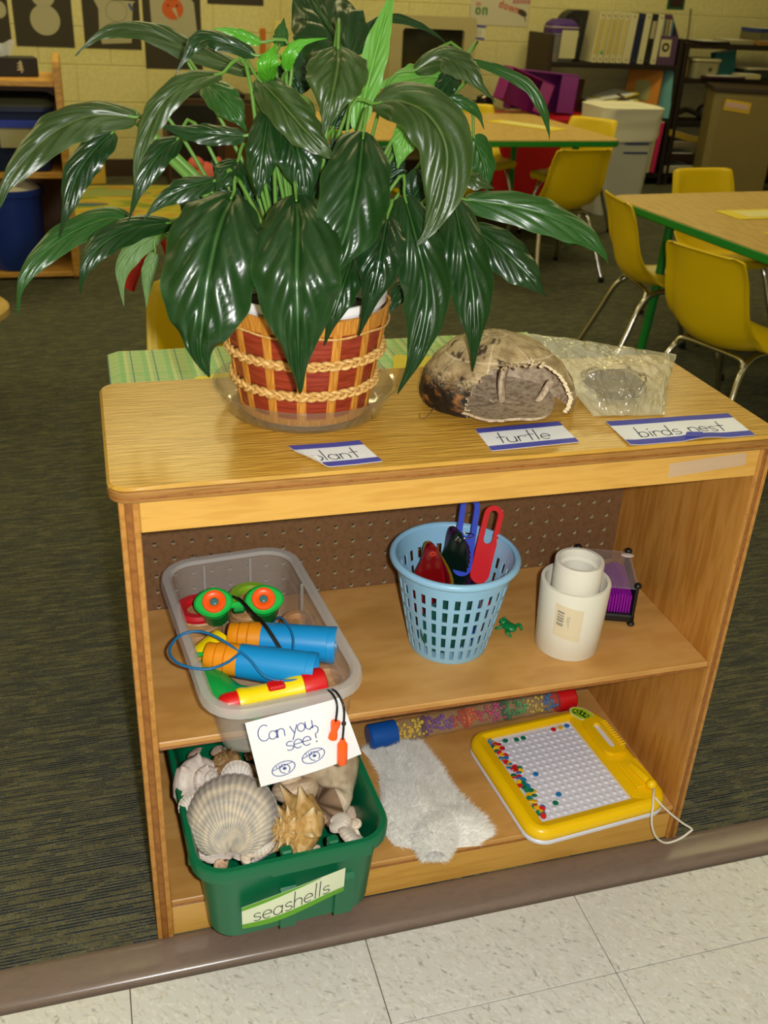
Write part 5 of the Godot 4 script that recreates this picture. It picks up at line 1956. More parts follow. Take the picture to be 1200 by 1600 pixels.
	for p in [Vector3(0.7235, 0.104, -0.016), Vector3(0.716, 0.106, -0.004), Vector3(0.7085, 0.100, 0.010), Vector3(0.704, 0.090, 0.018), Vector3(0.7065, 0.070, 0.021), Vector3(0.718, 0.046, 0.022), Vector3(0.736, 0.031, 0.022), Vector3(0.757, 0.033, 0.022), Vector3(0.774, 0.0435, 0.021), Vector3(0.776, 0.048, 0.020), Vector3(0.760, 0.060, 0.016), Vector3(0.738, 0.080, 0.010), Vector3(0.724, 0.0945, 0.004), Vector3(0.720, 0.099, -0.004)]:
		w.append(inv * p)
	tube(st, spline(w, 90), 0.0016, 0.0016, 8)
	obj("pen_cord", st, tri_mat(noise_tex(0.05, 2, 61, ramp([rgb(206, 200, 184), rgb(238, 234, 222)], [0.4, 0.6])), Vector3(60, 60, 60), 0.8), o)
	# oval badge: white rim, yellow-green field with a leafy green mark
	var em := Transform3D(Basis(Vector3.UP, -0.95), Vector3(0.086, 0.0268, -0.096))
	for k in 2:
		st = new_st()
		var ov := PackedVector2Array()
		for i in 32:
			ov.append(Vector2(cos(TAU * i / 32.0) * (0.021 - k * 0.0016), sin(TAU * i / 32.0) * (0.0145 - k * 0.0016)))
		extrude(st, ov, 0, 0.0009 + k * 0.0003, 0.0003, em)
		obj("badge", st, [mat(rgb(226, 232, 190), 0.4), mat(rgb(190, 214, 40), 0.4)][k], o)
	st = new_st()
	var lay := func(x: float, y: float) -> Vector3: return em * Vector3(x, 0.00145, -y)
	for l in [arc(-0.011, -0.001, 0.0035, 0.0045, 40, 320), arc(-0.005, 0.001, 0.003, 0.004, 0, 360), arc(0.001, 0.000, 0.003, 0.004, 0, 360), arc(0.007, -0.001, 0.003, 0.004, 30, 330), PackedVector2Array([Vector2(-0.002, 0.008), Vector2(-0.002, -0.004)]), PackedVector2Array([Vector2(0.004, 0.007), Vector2(0.004, -0.005)]), PackedVector2Array([Vector2(0.011, 0.003), Vector2(0.013, -0.004)]), PackedVector2Array([Vector2(-0.012, -0.0065), Vector2(0.011, -0.0065)])]:
		pen(st, l, 0.0020, lay)
	obj("badge_mark", st, mat(rgb(16, 120, 44), 0.4), o)


func build_pelt() -> void:
	var o := thing("fur_pelt", "soft white fur pelt spread on the bottom shelf beside the green bin", "fur pelt", Vector3(0, LOW + 0.0008, 0))
	var n := FastNoiseLite.new()
	n.seed = 8
	n.frequency = 14.0
	var left := func(v: float) -> Vector2: return Vector2(0.338 + 0.012 * sin(v * 6.0) + 0.002, lerpf(-0.232, -0.020, v))
	var right := func(v: float) -> Vector2: return Vector2(lerpf(0.436, 0.478, smoothstep(0.0, 1.0, v)) + 0.004 * sin(v * 9.0) - 0.03 * smoothstep(0.93, 1.0, v), lerpf(-0.228, -0.006, v))
	var f := func(u: float, v: float) -> Vector3:
		var a: Vector2 = left.call(v)
		var b: Vector2 = right.call(v)
		var p := a.lerp(b, u)
		var notch := exp(-pow((u - 0.50) / 0.06, 2.0)) * smoothstep(0.86, 1.0, v) * 0.02 + 0.012 * smoothstep(0.7, 1.0, v) * smoothstep(0.3, 0.0, u)
		p.y -= notch
		var e := pow(maxf(0.0, sin(PI * u)), 0.45) * pow(maxf(0.0, sin(PI * v)), 0.4)
		var h := 0.016 * e + 0.005 * e * n.get_noise_2d(p.x, p.y) + 0.011 * e * exp(-pow((u - 0.62 + 0.3 * v) / 0.12, 2.0)) - 0.010 * e * exp(-pow((u - 0.34 + 0.12 * v) / 0.06, 2.0))
		h += 0.018 * exp(-pow((u - 0.78) / 0.16, 2.0) - pow((v - 0.86) / 0.10, 2.0)) * e
		return Vector3(p.x, maxf(h, 0.0), p.y)
	var st := new_st()
	surf(st, func(u: float, v: float) -> Vector3: return f.call(v, u), 60, 44)
	var fur := mat(rgb(250, 248, 242), 0.85)
	fur.rim_enabled = true
	fur.rim = 0.5
	fur.backlight_enabled = true
	fur.backlight = Color(0.5, 0.5, 0.48)
	obj("hide", st, fur, o)
	# bushy tail lying over the front
	var tail := func(u: float, v: float) -> Vector3:
		var c := Vector3(0.404, 0.014, -0.058).lerp(Vector3(0.381, 0.010, 0.004), v)
		var r := 0.007 + 0.018 * pow(sin(PI * clampf(v * 0.78 + 0.08, 0, 1)), 1.2)
		var a := -u * TAU
		return c + Vector3(cos(a) * r, maxf(sin(a) * r * 0.7, -c.y), 0.2 * cos(a) * r + (v - 0.5) * 0.004)
	st = new_st()
	surf(st, tail, 28, 16)
	obj("tail", st, fur, o)
	# the hair itself
	var hair := new_st()
	flat(hair)
	for k in 2:
		var s := Vector3(0.00040, 0, 0).rotated(Vector3.UP, k * PI / 2)
		tri(hair, -s, s, Vector3(0, 0.62, 0.35))
	var mm := MultiMesh.new()
	mm.transform_format = MultiMesh.TRANSFORM_3D
	mm.mesh = mesh_of(hair)
	var N := 34000
	mm.instance_count = N
	var r := RandomNumberGenerator.new()
	r.seed = 21
	for i in N:
		var p: Vector3
		var nrm: Vector3
		var flow: Vector3
		if i < 25000:
			var u := r.randf()
			var v := r.randf()
			p = f.call(u, v)
			var q1: Vector3 = f.call(minf(u + 0.01, 1.0), v)
			var q2: Vector3 = f.call(u, minf(v + 0.01, 1.0))
			nrm = Vector3((u - 0.5) * 1.2 * pow(absf(u - 0.5) * 2.0, 3.0), 1, (v - 0.5) * 1.2 * pow(absf(v - 0.5) * 2.0, 3.0)).normalized()
			flow = Vector3(n.get_noise_2d(p.x * 0.8, p.z * 0.8) * 1.6, 0, 0.9 + n.get_noise_2d(p.x * 0.8 + 5.0, p.z * 0.8))
		else:
			var u := r.randf()
			var v := pow(r.randf(), 0.8)
			p = tail.call(u, v)
			nrm = (p - Vector3(0.404, 0.012, -0.058).lerp(Vector3(0.381, 0.006, 0.004), v)).normalized()
			flow = Vector3(-0.2, -0.1, 1.0) * (1.0 + v)
		var y := (nrm + flow * 0.55 + Vector3(r.randfn(), r.randfn(), r.randfn()) * 0.25).normalized()
		if p.y + y.y * 0.01 < 0.001:
			y = Vector3(y.x, absf(y.y), y.z)
		var x := y.cross(Vector3(r.randfn(), r.randfn(), r.randfn())).normalized()
		var ln := r.randf_range(0.011, 0.021)
		mm.set_instance_transform(i, Transform3D(Basis(x, y * ln, x.cross(y) * ln * 0.5), p - y * 0.001))
	# widths are set by the blade itself, about 0.8 mm at the root
	var mi := MultiMeshInstance3D.new()
	mi.name = "hair"
	mi.multimesh = mm
	mi.material_override = fur
	mi.set_meta("kind", "stuff")
	o.add_child(mi, true)


func build_baton() -> void:
	var a := Vector3(0.352, LOW + 0.0205, -0.236)
	var b := Vector3(0.728, LOW + 0.0205, -0.258)
	var o := thing("rattle_tube", "clear tube of coloured beads with a blue cap and a red end", "toy")
	var t := axis_to(a, b)
	var ln := a.distance_to(b)
	var st := new_st()
	lathe(st, [Vector2(0, 0.0), Vector2(0.0175, 0.0), Vector2(0.0200, 0.003), Vector2(0.0202, 0.042), Vector2(0.0195, 0.045), Vector2(0.015, 0.045)], 36, t)
	obj("blue_cap", st, mat(rgb(12, 84, 170), 0.35), o)
	st = new_st()
	lathe(st, [Vector2(0.015, ln - 0.05), Vector2(0.0195, ln - 0.05), Vector2(0.0202, ln - 0.046), Vector2(0.0202, ln - 0.02), Vector2(0.0175, ln - 0.017), Vector2(0, ln - 0.017)], 36, t)
	obj("red_cap", st, mat(rgb(206, 22, 26), 0.35), o)
	st = new_st()
	var wob := []
	for k in 60:
		var y := 0.044 + (ln - 0.093) * k / 59.0
		wob.append(Vector2(0.0172 + 0.0014 * absf(sin(k * 0.42)), y))
	lathe(st, wob, 36, t)
	obj("clear_wall", st, clear_mat(Color(0.95, 0.93, 0.85, 0.07), 0.05), o)
	var cols := [rgb(232, 190, 24), rgb(232, 200, 40), rgb(110, 40, 130), rgb(120, 60, 160), rgb(190, 40, 40), rgb(226, 90, 30), rgb(200, 50, 90), rgb(190, 60, 120), rgb(40, 130, 70), rgb(70, 170, 90), rgb(220, 190, 70), rgb(40, 110, 180)]
	var secs := 12
	var r := RandomNumberGenerator.new()
	r.seed = 6
	for s in secs:
		st = new_st()
		for k in 22:
			var y := 0.048 + (ln - 0.10) * (s + r.randf()) / secs
			var ang := r.randf() * TAU
			var rr := 0.0135 * sqrt(r.randf())
			ball(st, t * Vector3(rr * cos(ang), y, rr * sin(ang)), Vector3.ONE * r.randf_range(0.002, 0.0034), 8, 6)
		obj("beads", st, mat(cols[s], 0.25), o).set_meta("kind", "stuff")
	for s in [2, 5, 8]:
		st = new_st()
		var y: float = 0.046 + (ln - 0.096) * s / secs
		lathe(st, [Vector2(0.004, y), Vector2(0.0165, y), Vector2(0.0165, y + 0.003), Vector2(0.004, y + 0.003)], 28, t)
		obj("baffle", st, mat(cols[s], 0.3), o)


func build_green_bin() -> void:
	var o := thing("green_bin", "dark green plastic bin of seashells jutting out over the bottom shelf", "bin", Vector3(0.1705, LOW + 0.0006, -0.079), 0.05)
	var m := mat(rgb(4, 104, 66), 0.32)
	var st := new_st()
	loft(st, [ring_at(0.200, 0.272, 0.030, 0.0), ring_at(0.206, 0.278, 0.033, 0.003), ring_at(0.224, 0.294, 0.036, 0.112), ring_at(0.236, 0.304, 0.040, 0.113), ring_at(0.246, 0.312, 0.042, 0.1155), ring_at(0.248, 0.314, 0.043, 0.130), ring_at(0.244, 0.310, 0.042, 0.1345), ring_at(0.232, 0.298, 0.037, 0.1345), ring_at(0.228, 0.294, 0.036, 0.130)], true)
	loft(st, [ring_at(0.228, 0.294, 0.036, 0.130), ring_at(0.219, 0.289, 0.034, 0.112), ring_at(0.201, 0.273, 0.031, 0.006), ring_at(0.196, 0.268, 0.029, 0.004)], false, true)
	obj("tub", st, m, o)
	# front: a stepped lip at the handhold and three moulded uprights ending in feet
	st = new_st()
	box(st, Vector3(0.030, 0.1195, 0.1515), Vector3(0.130, 0.022, 0.010), 0.003)
	obj("handhold", st, m, o)
	for k in 2:
		box_at("inner_tab", Vector3([-0.012, 0.046][k], 0.132, 0.1420), Vector3(0.014, 0.012, 0.012), m, o, 0.002)
	for p in [[-0.010, 0.020], [0.062, 0.024]]:
		st = new_st()
		var x: float = p[0]
		var w: float = p[1]
		flat(st)
		var f0 := Vector3(x - w / 2, 0.0005, 0.1420)
		quad(st, f0, f0 + Vector3(w, 0, 0), f0 + Vector3(w, 0.070, 0.0075), f0 + Vector3(0, 0.070, 0.0075))
		quad(st, f0 + Vector3(0, 0, -0.01), f0, f0 + Vector3(0, 0.070, 0.0075), f0 + Vector3(0, 0.070, -0.003))
		quad(st, f0 + Vector3(w, 0, 0), f0 + Vector3(w, 0, -0.01), f0 + Vector3(w, 0.070, -0.003), f0 + Vector3(w, 0.070, 0.0075))
		quad(st, f0 + Vector3(0, 0.070, 0.0075), f0 + Vector3(w, 0.070, 0.0075), f0 + Vector3(w, 0.078, -0.001), f0 + Vector3(0, 0.078, -0.001))
		quad(st, f0 + Vector3(0, 0, -0.01), f0 + Vector3(w, 0, -0.01), f0 + Vector3(w, 0, 0), f0)
		obj("foot_rib", st, m, o)
	for s in [-1.0, 1.0]:
		st = new_st()
		box(st, Vector3(s * 0.1215, 0.108, 0.10), Vector3(0.004, 0.014, 0.006), 0.001)
		obj("rim_lug", st, m, o)
	# label
	var lb := thing("word_label", "pale green wavy paper label reading seashells on the front of the green bin", "label")
	var W := 0.128
	var H := 0.043
	var at := func(x: float, y: float, k: float) -> Vector3:
		var u := x / W
		var v := y / H
		var base := Vector3(0.1085, 0.0975, 0.0760).lerp(Vector3(0.2365, 0.1210, 0.0690), u)
		var top := Vector3(0.1080, 0.1375, 0.0790).lerp(Vector3(0.2365, 0.1660, 0.0745), u)
		var p := base.lerp(top, v)
		p.y += 0.0045 * sin(u * PI * 0.95) * (0.3 + 0.7 * v) - 0.002 * sin(u * TAU) * (1.0 - v)
		return p + Vector3(0.03, 0, 0.99) * (k + 0.0015 + 0.0035 * sin(u * PI) * (1.0 - v) + 0.004 * sin(u * PI * 1.0))
	st = new_st()
	shell(st, func(u: float, v: float) -> Vector3: return at.call(u * W, v * H, 0.0), 26, 8, 0.0003)
	obj("card", st, mat(rgb(222, 232, 200), 0.7), lb)
	for k in 2:
		st = new_st()
		if k == 0:
			surf(st, func(u: float, v: float) -> Vector3: return at.call(u * W, v * H * 0.2, 0.0003), 26, 3)
		else:
			surf(st, func(u: float, v: float) -> Vector3: return at.call(u * W * 0.75, H * (0.84 + 0.16 * v + 0.14 * pow(u, 1.5) * (1.0 - v)), 0.0003), 26, 3)
		obj("printed_border", st, mat(rgb(96, 164, 34), 0.6), lb)
	st = new_st()
	write_on(st, "seashells", Vector2(0.013, 0.0105), 0.0265, 0.0012, func(x: float, y: float) -> Vector3: return at.call(x, y, 0.0005), 1.0, 0.06)
	obj("lettering", st, M.ink, lb)


# ---------------------------------------------------------------- seashells

func shell_mat(sd: int) -> StandardMaterial3D:
	var m := mat(Color.WHITE, 0.5)
	m.vertex_color_use_as_albedo = true
	m.heightmap_enabled = true
	m.heightmap_texture = noise_tex(0.05, 4, sd, null, FastNoiseLite.TYPE_SIMPLEX_SMOOTH, 256)
	m.heightmap_scale = 0.04
	return m


func valve(R: float, ribs: int, H: float, cols: Array, sd: int, nu := 120, nv := 26) -> ArrayMesh:   # one half of a ribbed bivalve: hinge at the origin, margin towards -z, dome up
	var n := FastNoiseLite.new()
	n.seed = sd
	n.frequency = 2.0
	var st := new_st()
	var P := []
	var C := []
	for i in nu + 1:
		var row := PackedVector3Array()
		var cr := PackedColorArray()
		var u := float(i) / nu
		var a := lerpf(-1.75, 1.75, u)
		var out := R * (1.0 - 0.30 * pow(absf(a) / 1.75, 3.0)) * (1.0 + cos(a)) * 0.98 + R * 0.10
		for j in nv + 1:
			var v := float(j) / nv
			var rib := absf(cos(u * PI * ribs))
			var rr := out * v * (1.0 + 0.014 * rib * v)
			var y := H * pow(v, 0.42) * pow(maxf(0.0, 1.0 - v * v), 0.62) * (0.55 + 0.45 * cos(a * 0.8)) + R * 0.026 * (rib - 0.5) * minf(v * 2.0, 1.0)
			y += R * 0.006 * sin(v * 40.0 + n.get_noise_1d(a) * 2.0)
			var x := sin(a) * rr
			var z := -cos(a) * rr + R * 0.05
			row.append(Vector3(x, y, z))
			var k := clampf(0.5 + n.get_noise_2d(u * 1.6, v * 3.0) * 1.2, 0, 1)
			var c: Color = (cols[0] as Color).lerp(cols[1], k)
			c = c.lerp(cols[2], smoothstep(0.80, 1.0, v) * 0.75)
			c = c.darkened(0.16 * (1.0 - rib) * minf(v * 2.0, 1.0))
			cr.append(c.srgb_to_linear())
		P.append(row)
		C.append(cr)
	color_grid(st, P, C)
	# inner face, slightly inside
	var Q := []
	var D := []
	for i in nu + 1:
		var row := PackedVector3Array()
		var cr := PackedColorArray()
		for j in nv + 1:
			row.append(P[nu - i][j] * Vector3(0.985, 0.93, 0.985) - Vector3(0, R * 0.02, 0))
			cr.append(Color8(214, 200, 188).srgb_to_linear())
		Q.append(row)
		D.append(cr)
	color_grid(st, Q, D)
	for i in nu:
		st.set_color((cols[2] as Color).srgb_to_linear())
		quad(st, P[i + 1][nv], P[i][nv], Q[nu - i][nv], Q[nu - i - 1][nv])
	return mesh_of(st)


func color_grid(st: SurfaceTool, P: Array, C: Array) -> void:
	st.set_smooth_group(0)
	for i in P.size() - 1:
		for j in P[i].size() - 1:
			for q in [[0, 0], [1, 1], [1, 0], [0, 0], [0, 1], [1, 1]]:
				st.set_color(C[i + q[0]][j + q[1]])
				st.set_uv(Vector2(float(i + q[0]) / (P.size() - 1), float(j + q[1]) / (P[i].size() - 1)))
				st.add_vertex(P[i + q[0]][j + q[1]])


func whelk(size: float, turns: float, flare: float, spikes: int, spike: float, cols: Array, sd: int, seg := 26, per := 34) -> ArrayMesh:   # spiral shell, axis along y: apex up, canal down
	var n := FastNoiseLite.new()
	n.seed = sd
	n.frequency = 1.6
	var st := new_st()
	var P := []
	var C := []
	var N := int(turns * per)
	for i in N + 1:
		var th := TAU * float(i) / per
		var back := th - turns * TAU                       # 0 at the lip
		var g := exp(0.155 * back * 0.62)
		var row := PackedVector3Array()
		var cr := PackedColorArray()
		for j in seg + 1:
			var ph := TAU * j / seg
			var cx := 0.36 + 0.36 * flare * cos(ph)
			var cy := 0.36 * sin(ph)
			if cy > 0.0:
				cy *= 0.75
			else:
				cy *= 1.9
				cx *= 1.0 - 0.42 * smoothstep(0.1, 0.68, -cy)
			var sh := exp(-pow((ph - 0.62) / 0.42, 2.0))
			var sp := 0.0
			if spikes > 0:
				var q := absf(fposmod(back / TAU * spikes + 0.35, 1.0) - 0.5) * 2.0
				sp = exp(-pow((1.0 - q) / 0.17, 2.0)) * sh * spike
				var sh2 := exp(-pow((ph - TAU + 0.25) / 0.30, 2.0))
				sp += exp(-pow((1.0 - q) / 0.16, 2.0)) * sh2 * spike * 0.35
			cx += sp * 0.85
			cy += sp * 0.5
			var ridge := 0.006 * sin(ph * 24.0) + 0.012 * n.get_noise_2d(th * 2.0, ph * 2.0)
			cx += ridge
			var r := size * g * cx
			var y := size * (g * cy + (g - 1.0) * -0.80)
			row.append(Vector3(cos(th) * r, y, -sin(th) * r))
			var k := clampf(0.5 + n.get_noise_2d(th * 0.9, ph * 1.5) * 1.3, 0, 1)
			var c: Color = (cols[0] as Color).lerp(cols[1], k)
			c = c.lerp(cols[2], clampf(sp * 2.6, 0, 1))
			if cx < 0.25:
				c = c.lerp(cols[1], 0.5)
			cr.append(c.srgb_to_linear())
		P.append(row)
		C.append(cr)
	color_grid(st, P, C)
	# the lip is closed by a recessed throat
	st.set_smooth_group(1)
	var last: PackedVector3Array = P[N]
	var ct := Vector3.ZERO
	for q in last:
		ct += q / last.size()
	ct += Vector3(sin(turns * TAU), 0, cos(turns * TAU)) * size * 0.10
	for j in seg:
		st.set_color(Color8(214, 176, 140).srgb_to_linear())
		tri(st, last[j], last[j + 1], ct)
		tri(st, last[j + 1], last[j], ct)
	return mesh_of(st)


func put_shell(called: String, mesh: Mesh, m: Material, label: String, at: Vector3, e: Vector3, group := "") -> MeshInstance3D:
	var o := MeshInstance3D.new()
	o.mesh = mesh
	o.material_override = m
	o.name = numbered(called)
	o.position = at
	o.rotation = e
	tag(o, label, "seashell", group)
	add_child(o, true)
	return o


func apex_to(y: Vector3, spin: float) -> Vector3:   # rotation that points a spiral shell's apex along y
	y = y.normalized()
	var x := y.cross(Vector3(0.1, 0.2, 1)).normalized()
	return (Basis(x, y, x.cross(y)) * Basis(Vector3.UP, spin)).get_euler()


func build_seashells() -> void:
	var m := shell_mat(71)
	var grey := [rgb(172, 166, 156), rgb(216, 202, 178), rgb(134, 130, 126)]
	# the big cockle, both halves
	var big := thing("cockle_shell", "large ribbed beige cockle shell, both halves, filling the near left of the green bin", "seashell")
	var vm := valve(0.045, 34, 0.031, grey, 3, 170, 34)
	var lower := valve(0.0465, 34, 0.022, [rgb(150, 146, 142), rgb(196, 186, 170), rgb(120, 118, 118)], 4, 170, 30)
	share("upper_valve", vm, m, big, Transform3D(Basis(Vector3.UP, -0.25) * Basis(Vector3.RIGHT, 0.74) * Basis(Vector3.BACK, 0.12), Vector3(0.104, 0.178, 0.026)))
	share("lower_valve", lower, m, big, Transform3D(Basis(Vector3.UP, -0.20) * Basis(Vector3.RIGHT, 0.38) * Basis(Vector3.BACK, PI), Vector3(0.105, 0.177, 0.034)))
	# spiny conch in front
	var conch := whelk(0.066, 4.0, 1.0, 9, 0.42, [rgb(176, 134, 72), rgb(206, 172, 112), rgb(232, 214, 170)], 5, 44, 72)
	put_shell("conch_shell", conch, m, "knobbly tan conch shell with blunt spikes, front middle of the green bin", Vector3(0.196, 0.186, 0.022), apex_to(Vector3(-0.80, 0.50, 0.30), 1.9))
	# the tall whelk on the right and the smaller one in the middle
	var wh := whelk(0.088, 4.0, 1.05, 0, 0.0, [rgb(168, 148, 122), rgb(206, 190, 162), rgb(190, 140, 90)], 6, 36, 60)
	put_shell("whelk_shell", wh, m, "big smooth grey-tan whelk shell leaning by the right wall of the green bin", Vector3(0.247, 0.190, -0.045), apex_to(Vector3(-0.30, 0.42, -0.86), 3.4))
	var w2 := whelk(0.050, 4.0, 1.0, 0, 0.0, [rgb(190, 164, 136), rgb(216, 196, 168), rgb(190, 140, 90)], 7, 30, 48)
	put_shell("whelk_shell", w2, m, "mid-sized cream whelk shell under the lower edge of the paper sign", Vector3(0.194, 0.192, -0.035), apex_to(Vector3(-0.25, 0.8, -0.5), 0.6))
	# broken white conch at the back left, brown turban behind it
	var w3 := whelk(0.062, 3.6, 1.1, 7, 0.22, [rgb(206, 196, 186), rgb(224, 212, 196), rgb(214, 180, 164)], 8, 36, 60)
	put_shell("conch_shell", w3, m, "chalky white conch shell with a pinkish mouth at the back left of the green bin", Vector3(0.073, 0.182, -0.095), Vector3(0.2, 2.2, 0.9))
	var w4 := whelk(0.052, 3.8, 1.0, 8, 0.16, [rgb(128, 98, 60), rgb(176, 142, 94), rgb(196, 166, 120)], 9, 30, 48)
	put_shell("turban_shell", w4, m, "dark tan rough shell just under the tote's front corner", Vector3(0.125, 0.186, -0.100), Vector3(-0.3, 0.6, 0.5))
	# smaller ones: each a thing of its own
	var kinds := [valve(0.0125, 18, 0.009, [rgb(226, 218, 206), rgb(236, 228, 216), rgb(206, 190, 170)], 11, 60, 10), valve(0.0105, 16, 0.008, [rgb(206, 176, 150), rgb(226, 206, 186), rgb(176, 130, 100)], 12, 60, 10), whelk(0.017, 3.0, 1.0, 0, 0.0, [rgb(206, 186, 160), rgb(230, 216, 196), rgb(190, 140, 90)], 13, 16, 20), whelk(0.013, 3.0, 1.0, 0, 0.0, [rgb(176, 130, 96), rgb(216, 190, 160), rgb(190, 140, 90)], 14, 16, 20)]
	var special := [["small white clam shell leaning on the left wall of the green bin", 0, Vector3(0.068, 0.190, -0.030), Vector3(0.6, 0.3, 0.2), 1.1], ["small white clam shell beneath the other one at the left wall", 0, Vector3(0.076, 0.183, -0.012), Vector3(-0.3, 2.6, 0.2), 1.0], ["round white shell peeping over the top edge of the big cockle", 0, Vector3(0.126, 0.199, -0.058), Vector3(0.9, 0.0, 0.1), 1.3], ["white shell with a dark rim in the front right corner of the green bin", 0, Vector3(0.258, 0.178, 0.040), Vector3(0.5, 2.5, 0.4), 1.3], ["orange-brown shell between the big cockle and the spiny conch", 3, Vector3(0.163, 0.185, 0.010), Vector3(0.8, 1.5, 0.6), 1.5], ["little brown snail shell in the front left corner of the green bin", 3, Vector3(0.088, 0.178, 0.044), Vector3(1.0, 0.5, 0.3), 1.2]]
	for s in special:
		var e := put_shell("small_shell", kinds[s[1]], m, s[0], s[2], s[3])
		e.scale = Vector3.ONE * float(s[4])
	var r := RandomNumberGenerator.new()
	r.seed = 15
	for i in 8:
		for j in 9:
			var p := Vector3(0.070 + 0.027 * i + r.randf_range(-0.008, 0.008), 0.174 + r.randf_range(-0.006, 0.010), -0.150 + 0.0245 * j + r.randf_range(-0.008, 0.008))
			if p.x > 0.235 and p.z < 0.02:
				p.y -= 0.03 + (p.x - 0.235) * 0.6
			if p.x > 0.266 or p.z > 0.042 or p.x < 0.074 or (p.x < 0.088 and p.z > 0.02):
				continue
			var e := put_shell("small_shell", kinds[r.randi() % 4], m, "small pale seashell in the loose heap between the large shells in the green bin", p, Vector3(r.randf_range(-0.7, 0.7), r.randf() * TAU, r.randf_range(-0.7, 0.7)), "small shells heaped in the green bin")
			e.scale = Vector3.ONE * r.randf_range(0.8, 1.15)


# ---------------------------------------------------------------- the classroom behind

func chair_shell(u: float, v: float) -> Vector3:   # u across 0..1, v from seat front 0 to back top 1
	var path := [Vector2(0.165, 0.268), Vector2(0.160, 0.298), Vector2(0.10, 0.304), Vector2(-0.02, 0.294), Vector2(-0.11, 0.300), Vector2(-0.152, 0.330), Vector2(-0.170, 0.385), Vector2(-0.185, 0.455), Vector2(-0.200, 0.525), Vector2(-0.206, 0.553), Vector2(-0.216, 0.560)]
	var t := v * (path.size() - 1)
	var i := mini(int(t), path.size() - 2)
	var f := t - i
	var p: Vector2 = (path[i] as Vector2).cubic_interpolate(path[i + 1], path[maxi(i - 1, 0)], path[mini(i + 2, path.size() - 1)], f)
	var x := (u - 0.5) * 2.0
	var half := lerpf(0.158, 0.150, v) if v < 0.5 else lerpf(0.154, 0.136, smoothstep(0.5, 1.0, v))
	var top := smoothstep(0.84, 1.0, v)
	half -= 0.034 * top * top * top
	if v < 0.12:
		half -= 0.02 * pow(1.0 - v / 0.12, 2.0)
	var a := absf(x)
	var edge := smoothstep(0.80, 1.0, a)
	# the sides roll: up beside the seat, forward and round beside the back
	var w := smoothstep(0.34, 0.62, v)
	var curl := 0.026 * a * a * a
	var lip := 0.011 * edge * (1.0 - smoothstep(0.80, 1.0, v))
	curl *= 1.0 - 0.85 * smoothstep(0.72, 1.0, v)
	var y := p.y + (1.0 - w) * (curl - lip * 1.6) + 0.02 * exp(-pow((v - 0.46) / 0.12, 2.0)) * a * a
	var z := p.x + w * (curl * 1.5 - lip * 2.1) + 0.035 * exp(-pow((v - 0.46) / 0.12, 2.0)) * a * a
	return Vector3(signf(x) * half * (a if a < 0.8 else 0.8 + (a - 0.8) * (1.0 - 0.25 * edge)), y, z)


func make_chair(label: String) -> Node3D:
	var o := thing("school_chair", label, "chair", Vector3.ZERO, 0.0, "yellow plastic school chairs")
	var st := new_st()
	shell(st, func(u: float, v: float) -> Vector3: return chair_shell(1.0 - u, v), 28, 44, -0.005)
	obj("seat_shell", st, M.yellow_chair, o)
	for sx in [-1.0, 1.0]:
		for sz in [1.0, -1.0]:
			st = new_st()
			var foot := Vector3(sx * 0.165, 0.012, 0.185 if sz > 0 else -0.215)
			var knee := Vector3(sx * 0.120, 0.262, 0.095 if sz > 0 else -0.110)
			tube(st, spline([foot, foot.lerp(knee, 0.55), foot.lerp(knee, 0.93), Vector3(sx * 0.110, 0.279, 0.055 if sz > 0 else -0.07), Vector3(sx * 0.10, 0.282, -0.01)], 18), 0.0095, 0.0095, 10)
			var lg := obj("leg", st, M.chrome, o)
			st = new_st()
			lathe(st, [Vector2(0.0, 0.0), Vector2(0.011, 0.0), Vector2(0.013, 0.004), Vector2(0.0125, 0.020), Vector2(0.009, 0.024)], 14, Transform3D(Basis.IDENTITY, Vector3(foot.x, 0.0, foot.z)))
			obj("foot_glide", st, M.black, lg)
	st = new_st()
	tube(st, spline([Vector3(-0.118, 0.262, -0.108), Vector3(-0.10, 0.281, -0.100), Vector3(0, 0.283, -0.096), Vector3(0.10, 0.281, -0.100), Vector3(0.118, 0.262, -0.108)], 20), 0.008, 0.008, 8)
	obj("cross_bar", st, M.chrome, o)
	return o


func school_table(label: String, at: Vector3, turn: float, w: float, d: float) -> Node3D:
	var o := thing("activity_table", label, "table", at, turn)
	slab("tabletop", w - 0.004, d - 0.004, 0.026, 0.058, 0.002, Vector3(0, 0.504, 0), M.oak, o)
	var st := new_st()
	extrude(st, rrect(w, d, 0.06, 8), 0.499, 0.5265, 0.004)
	obj("edge_band", st, M.green_edge, o)
	for sx in [-1.0, 1.0]:
		for sz in [-1.0, 1.0]:
			st = new_st()
			table_leg(st, sx * (w / 2 - 0.16), sz * (d / 2 - 0.16), 0.5, Vector2(sx * 0.02, sz * 0.02))
			obj("leg", st, M.green_edge, o)
	return o


func book(called: String, label: String, category: String, at: Vector3, size: Vector3, col: Color, e := Vector3.ZERO, group := "") -> Node3D:   # a closed book or box-like volume: cover and pages
	var o := thing(called, label, category, at, 0.0, group)
	o.rotation = e
	var st := new_st()
	box(st, Vector3.ZERO, size, 0.002)
	obj("cover", st, mat(col, 0.5), o)
	st = new_st()
	box(st, Vector3(0, size.y * 0.012, 0.0) + Vector3(0, 0, -0.001), Vector3(size.x * 0.8, size.y * 1.0, size.z * 0.985), 0.001)
	obj("pages", st, M.paper, o)
	return o


func build_classroom() -> void:
	build_tables_and_chairs()
	build_left_side()
	build_wall_things()
	build_bookcases()


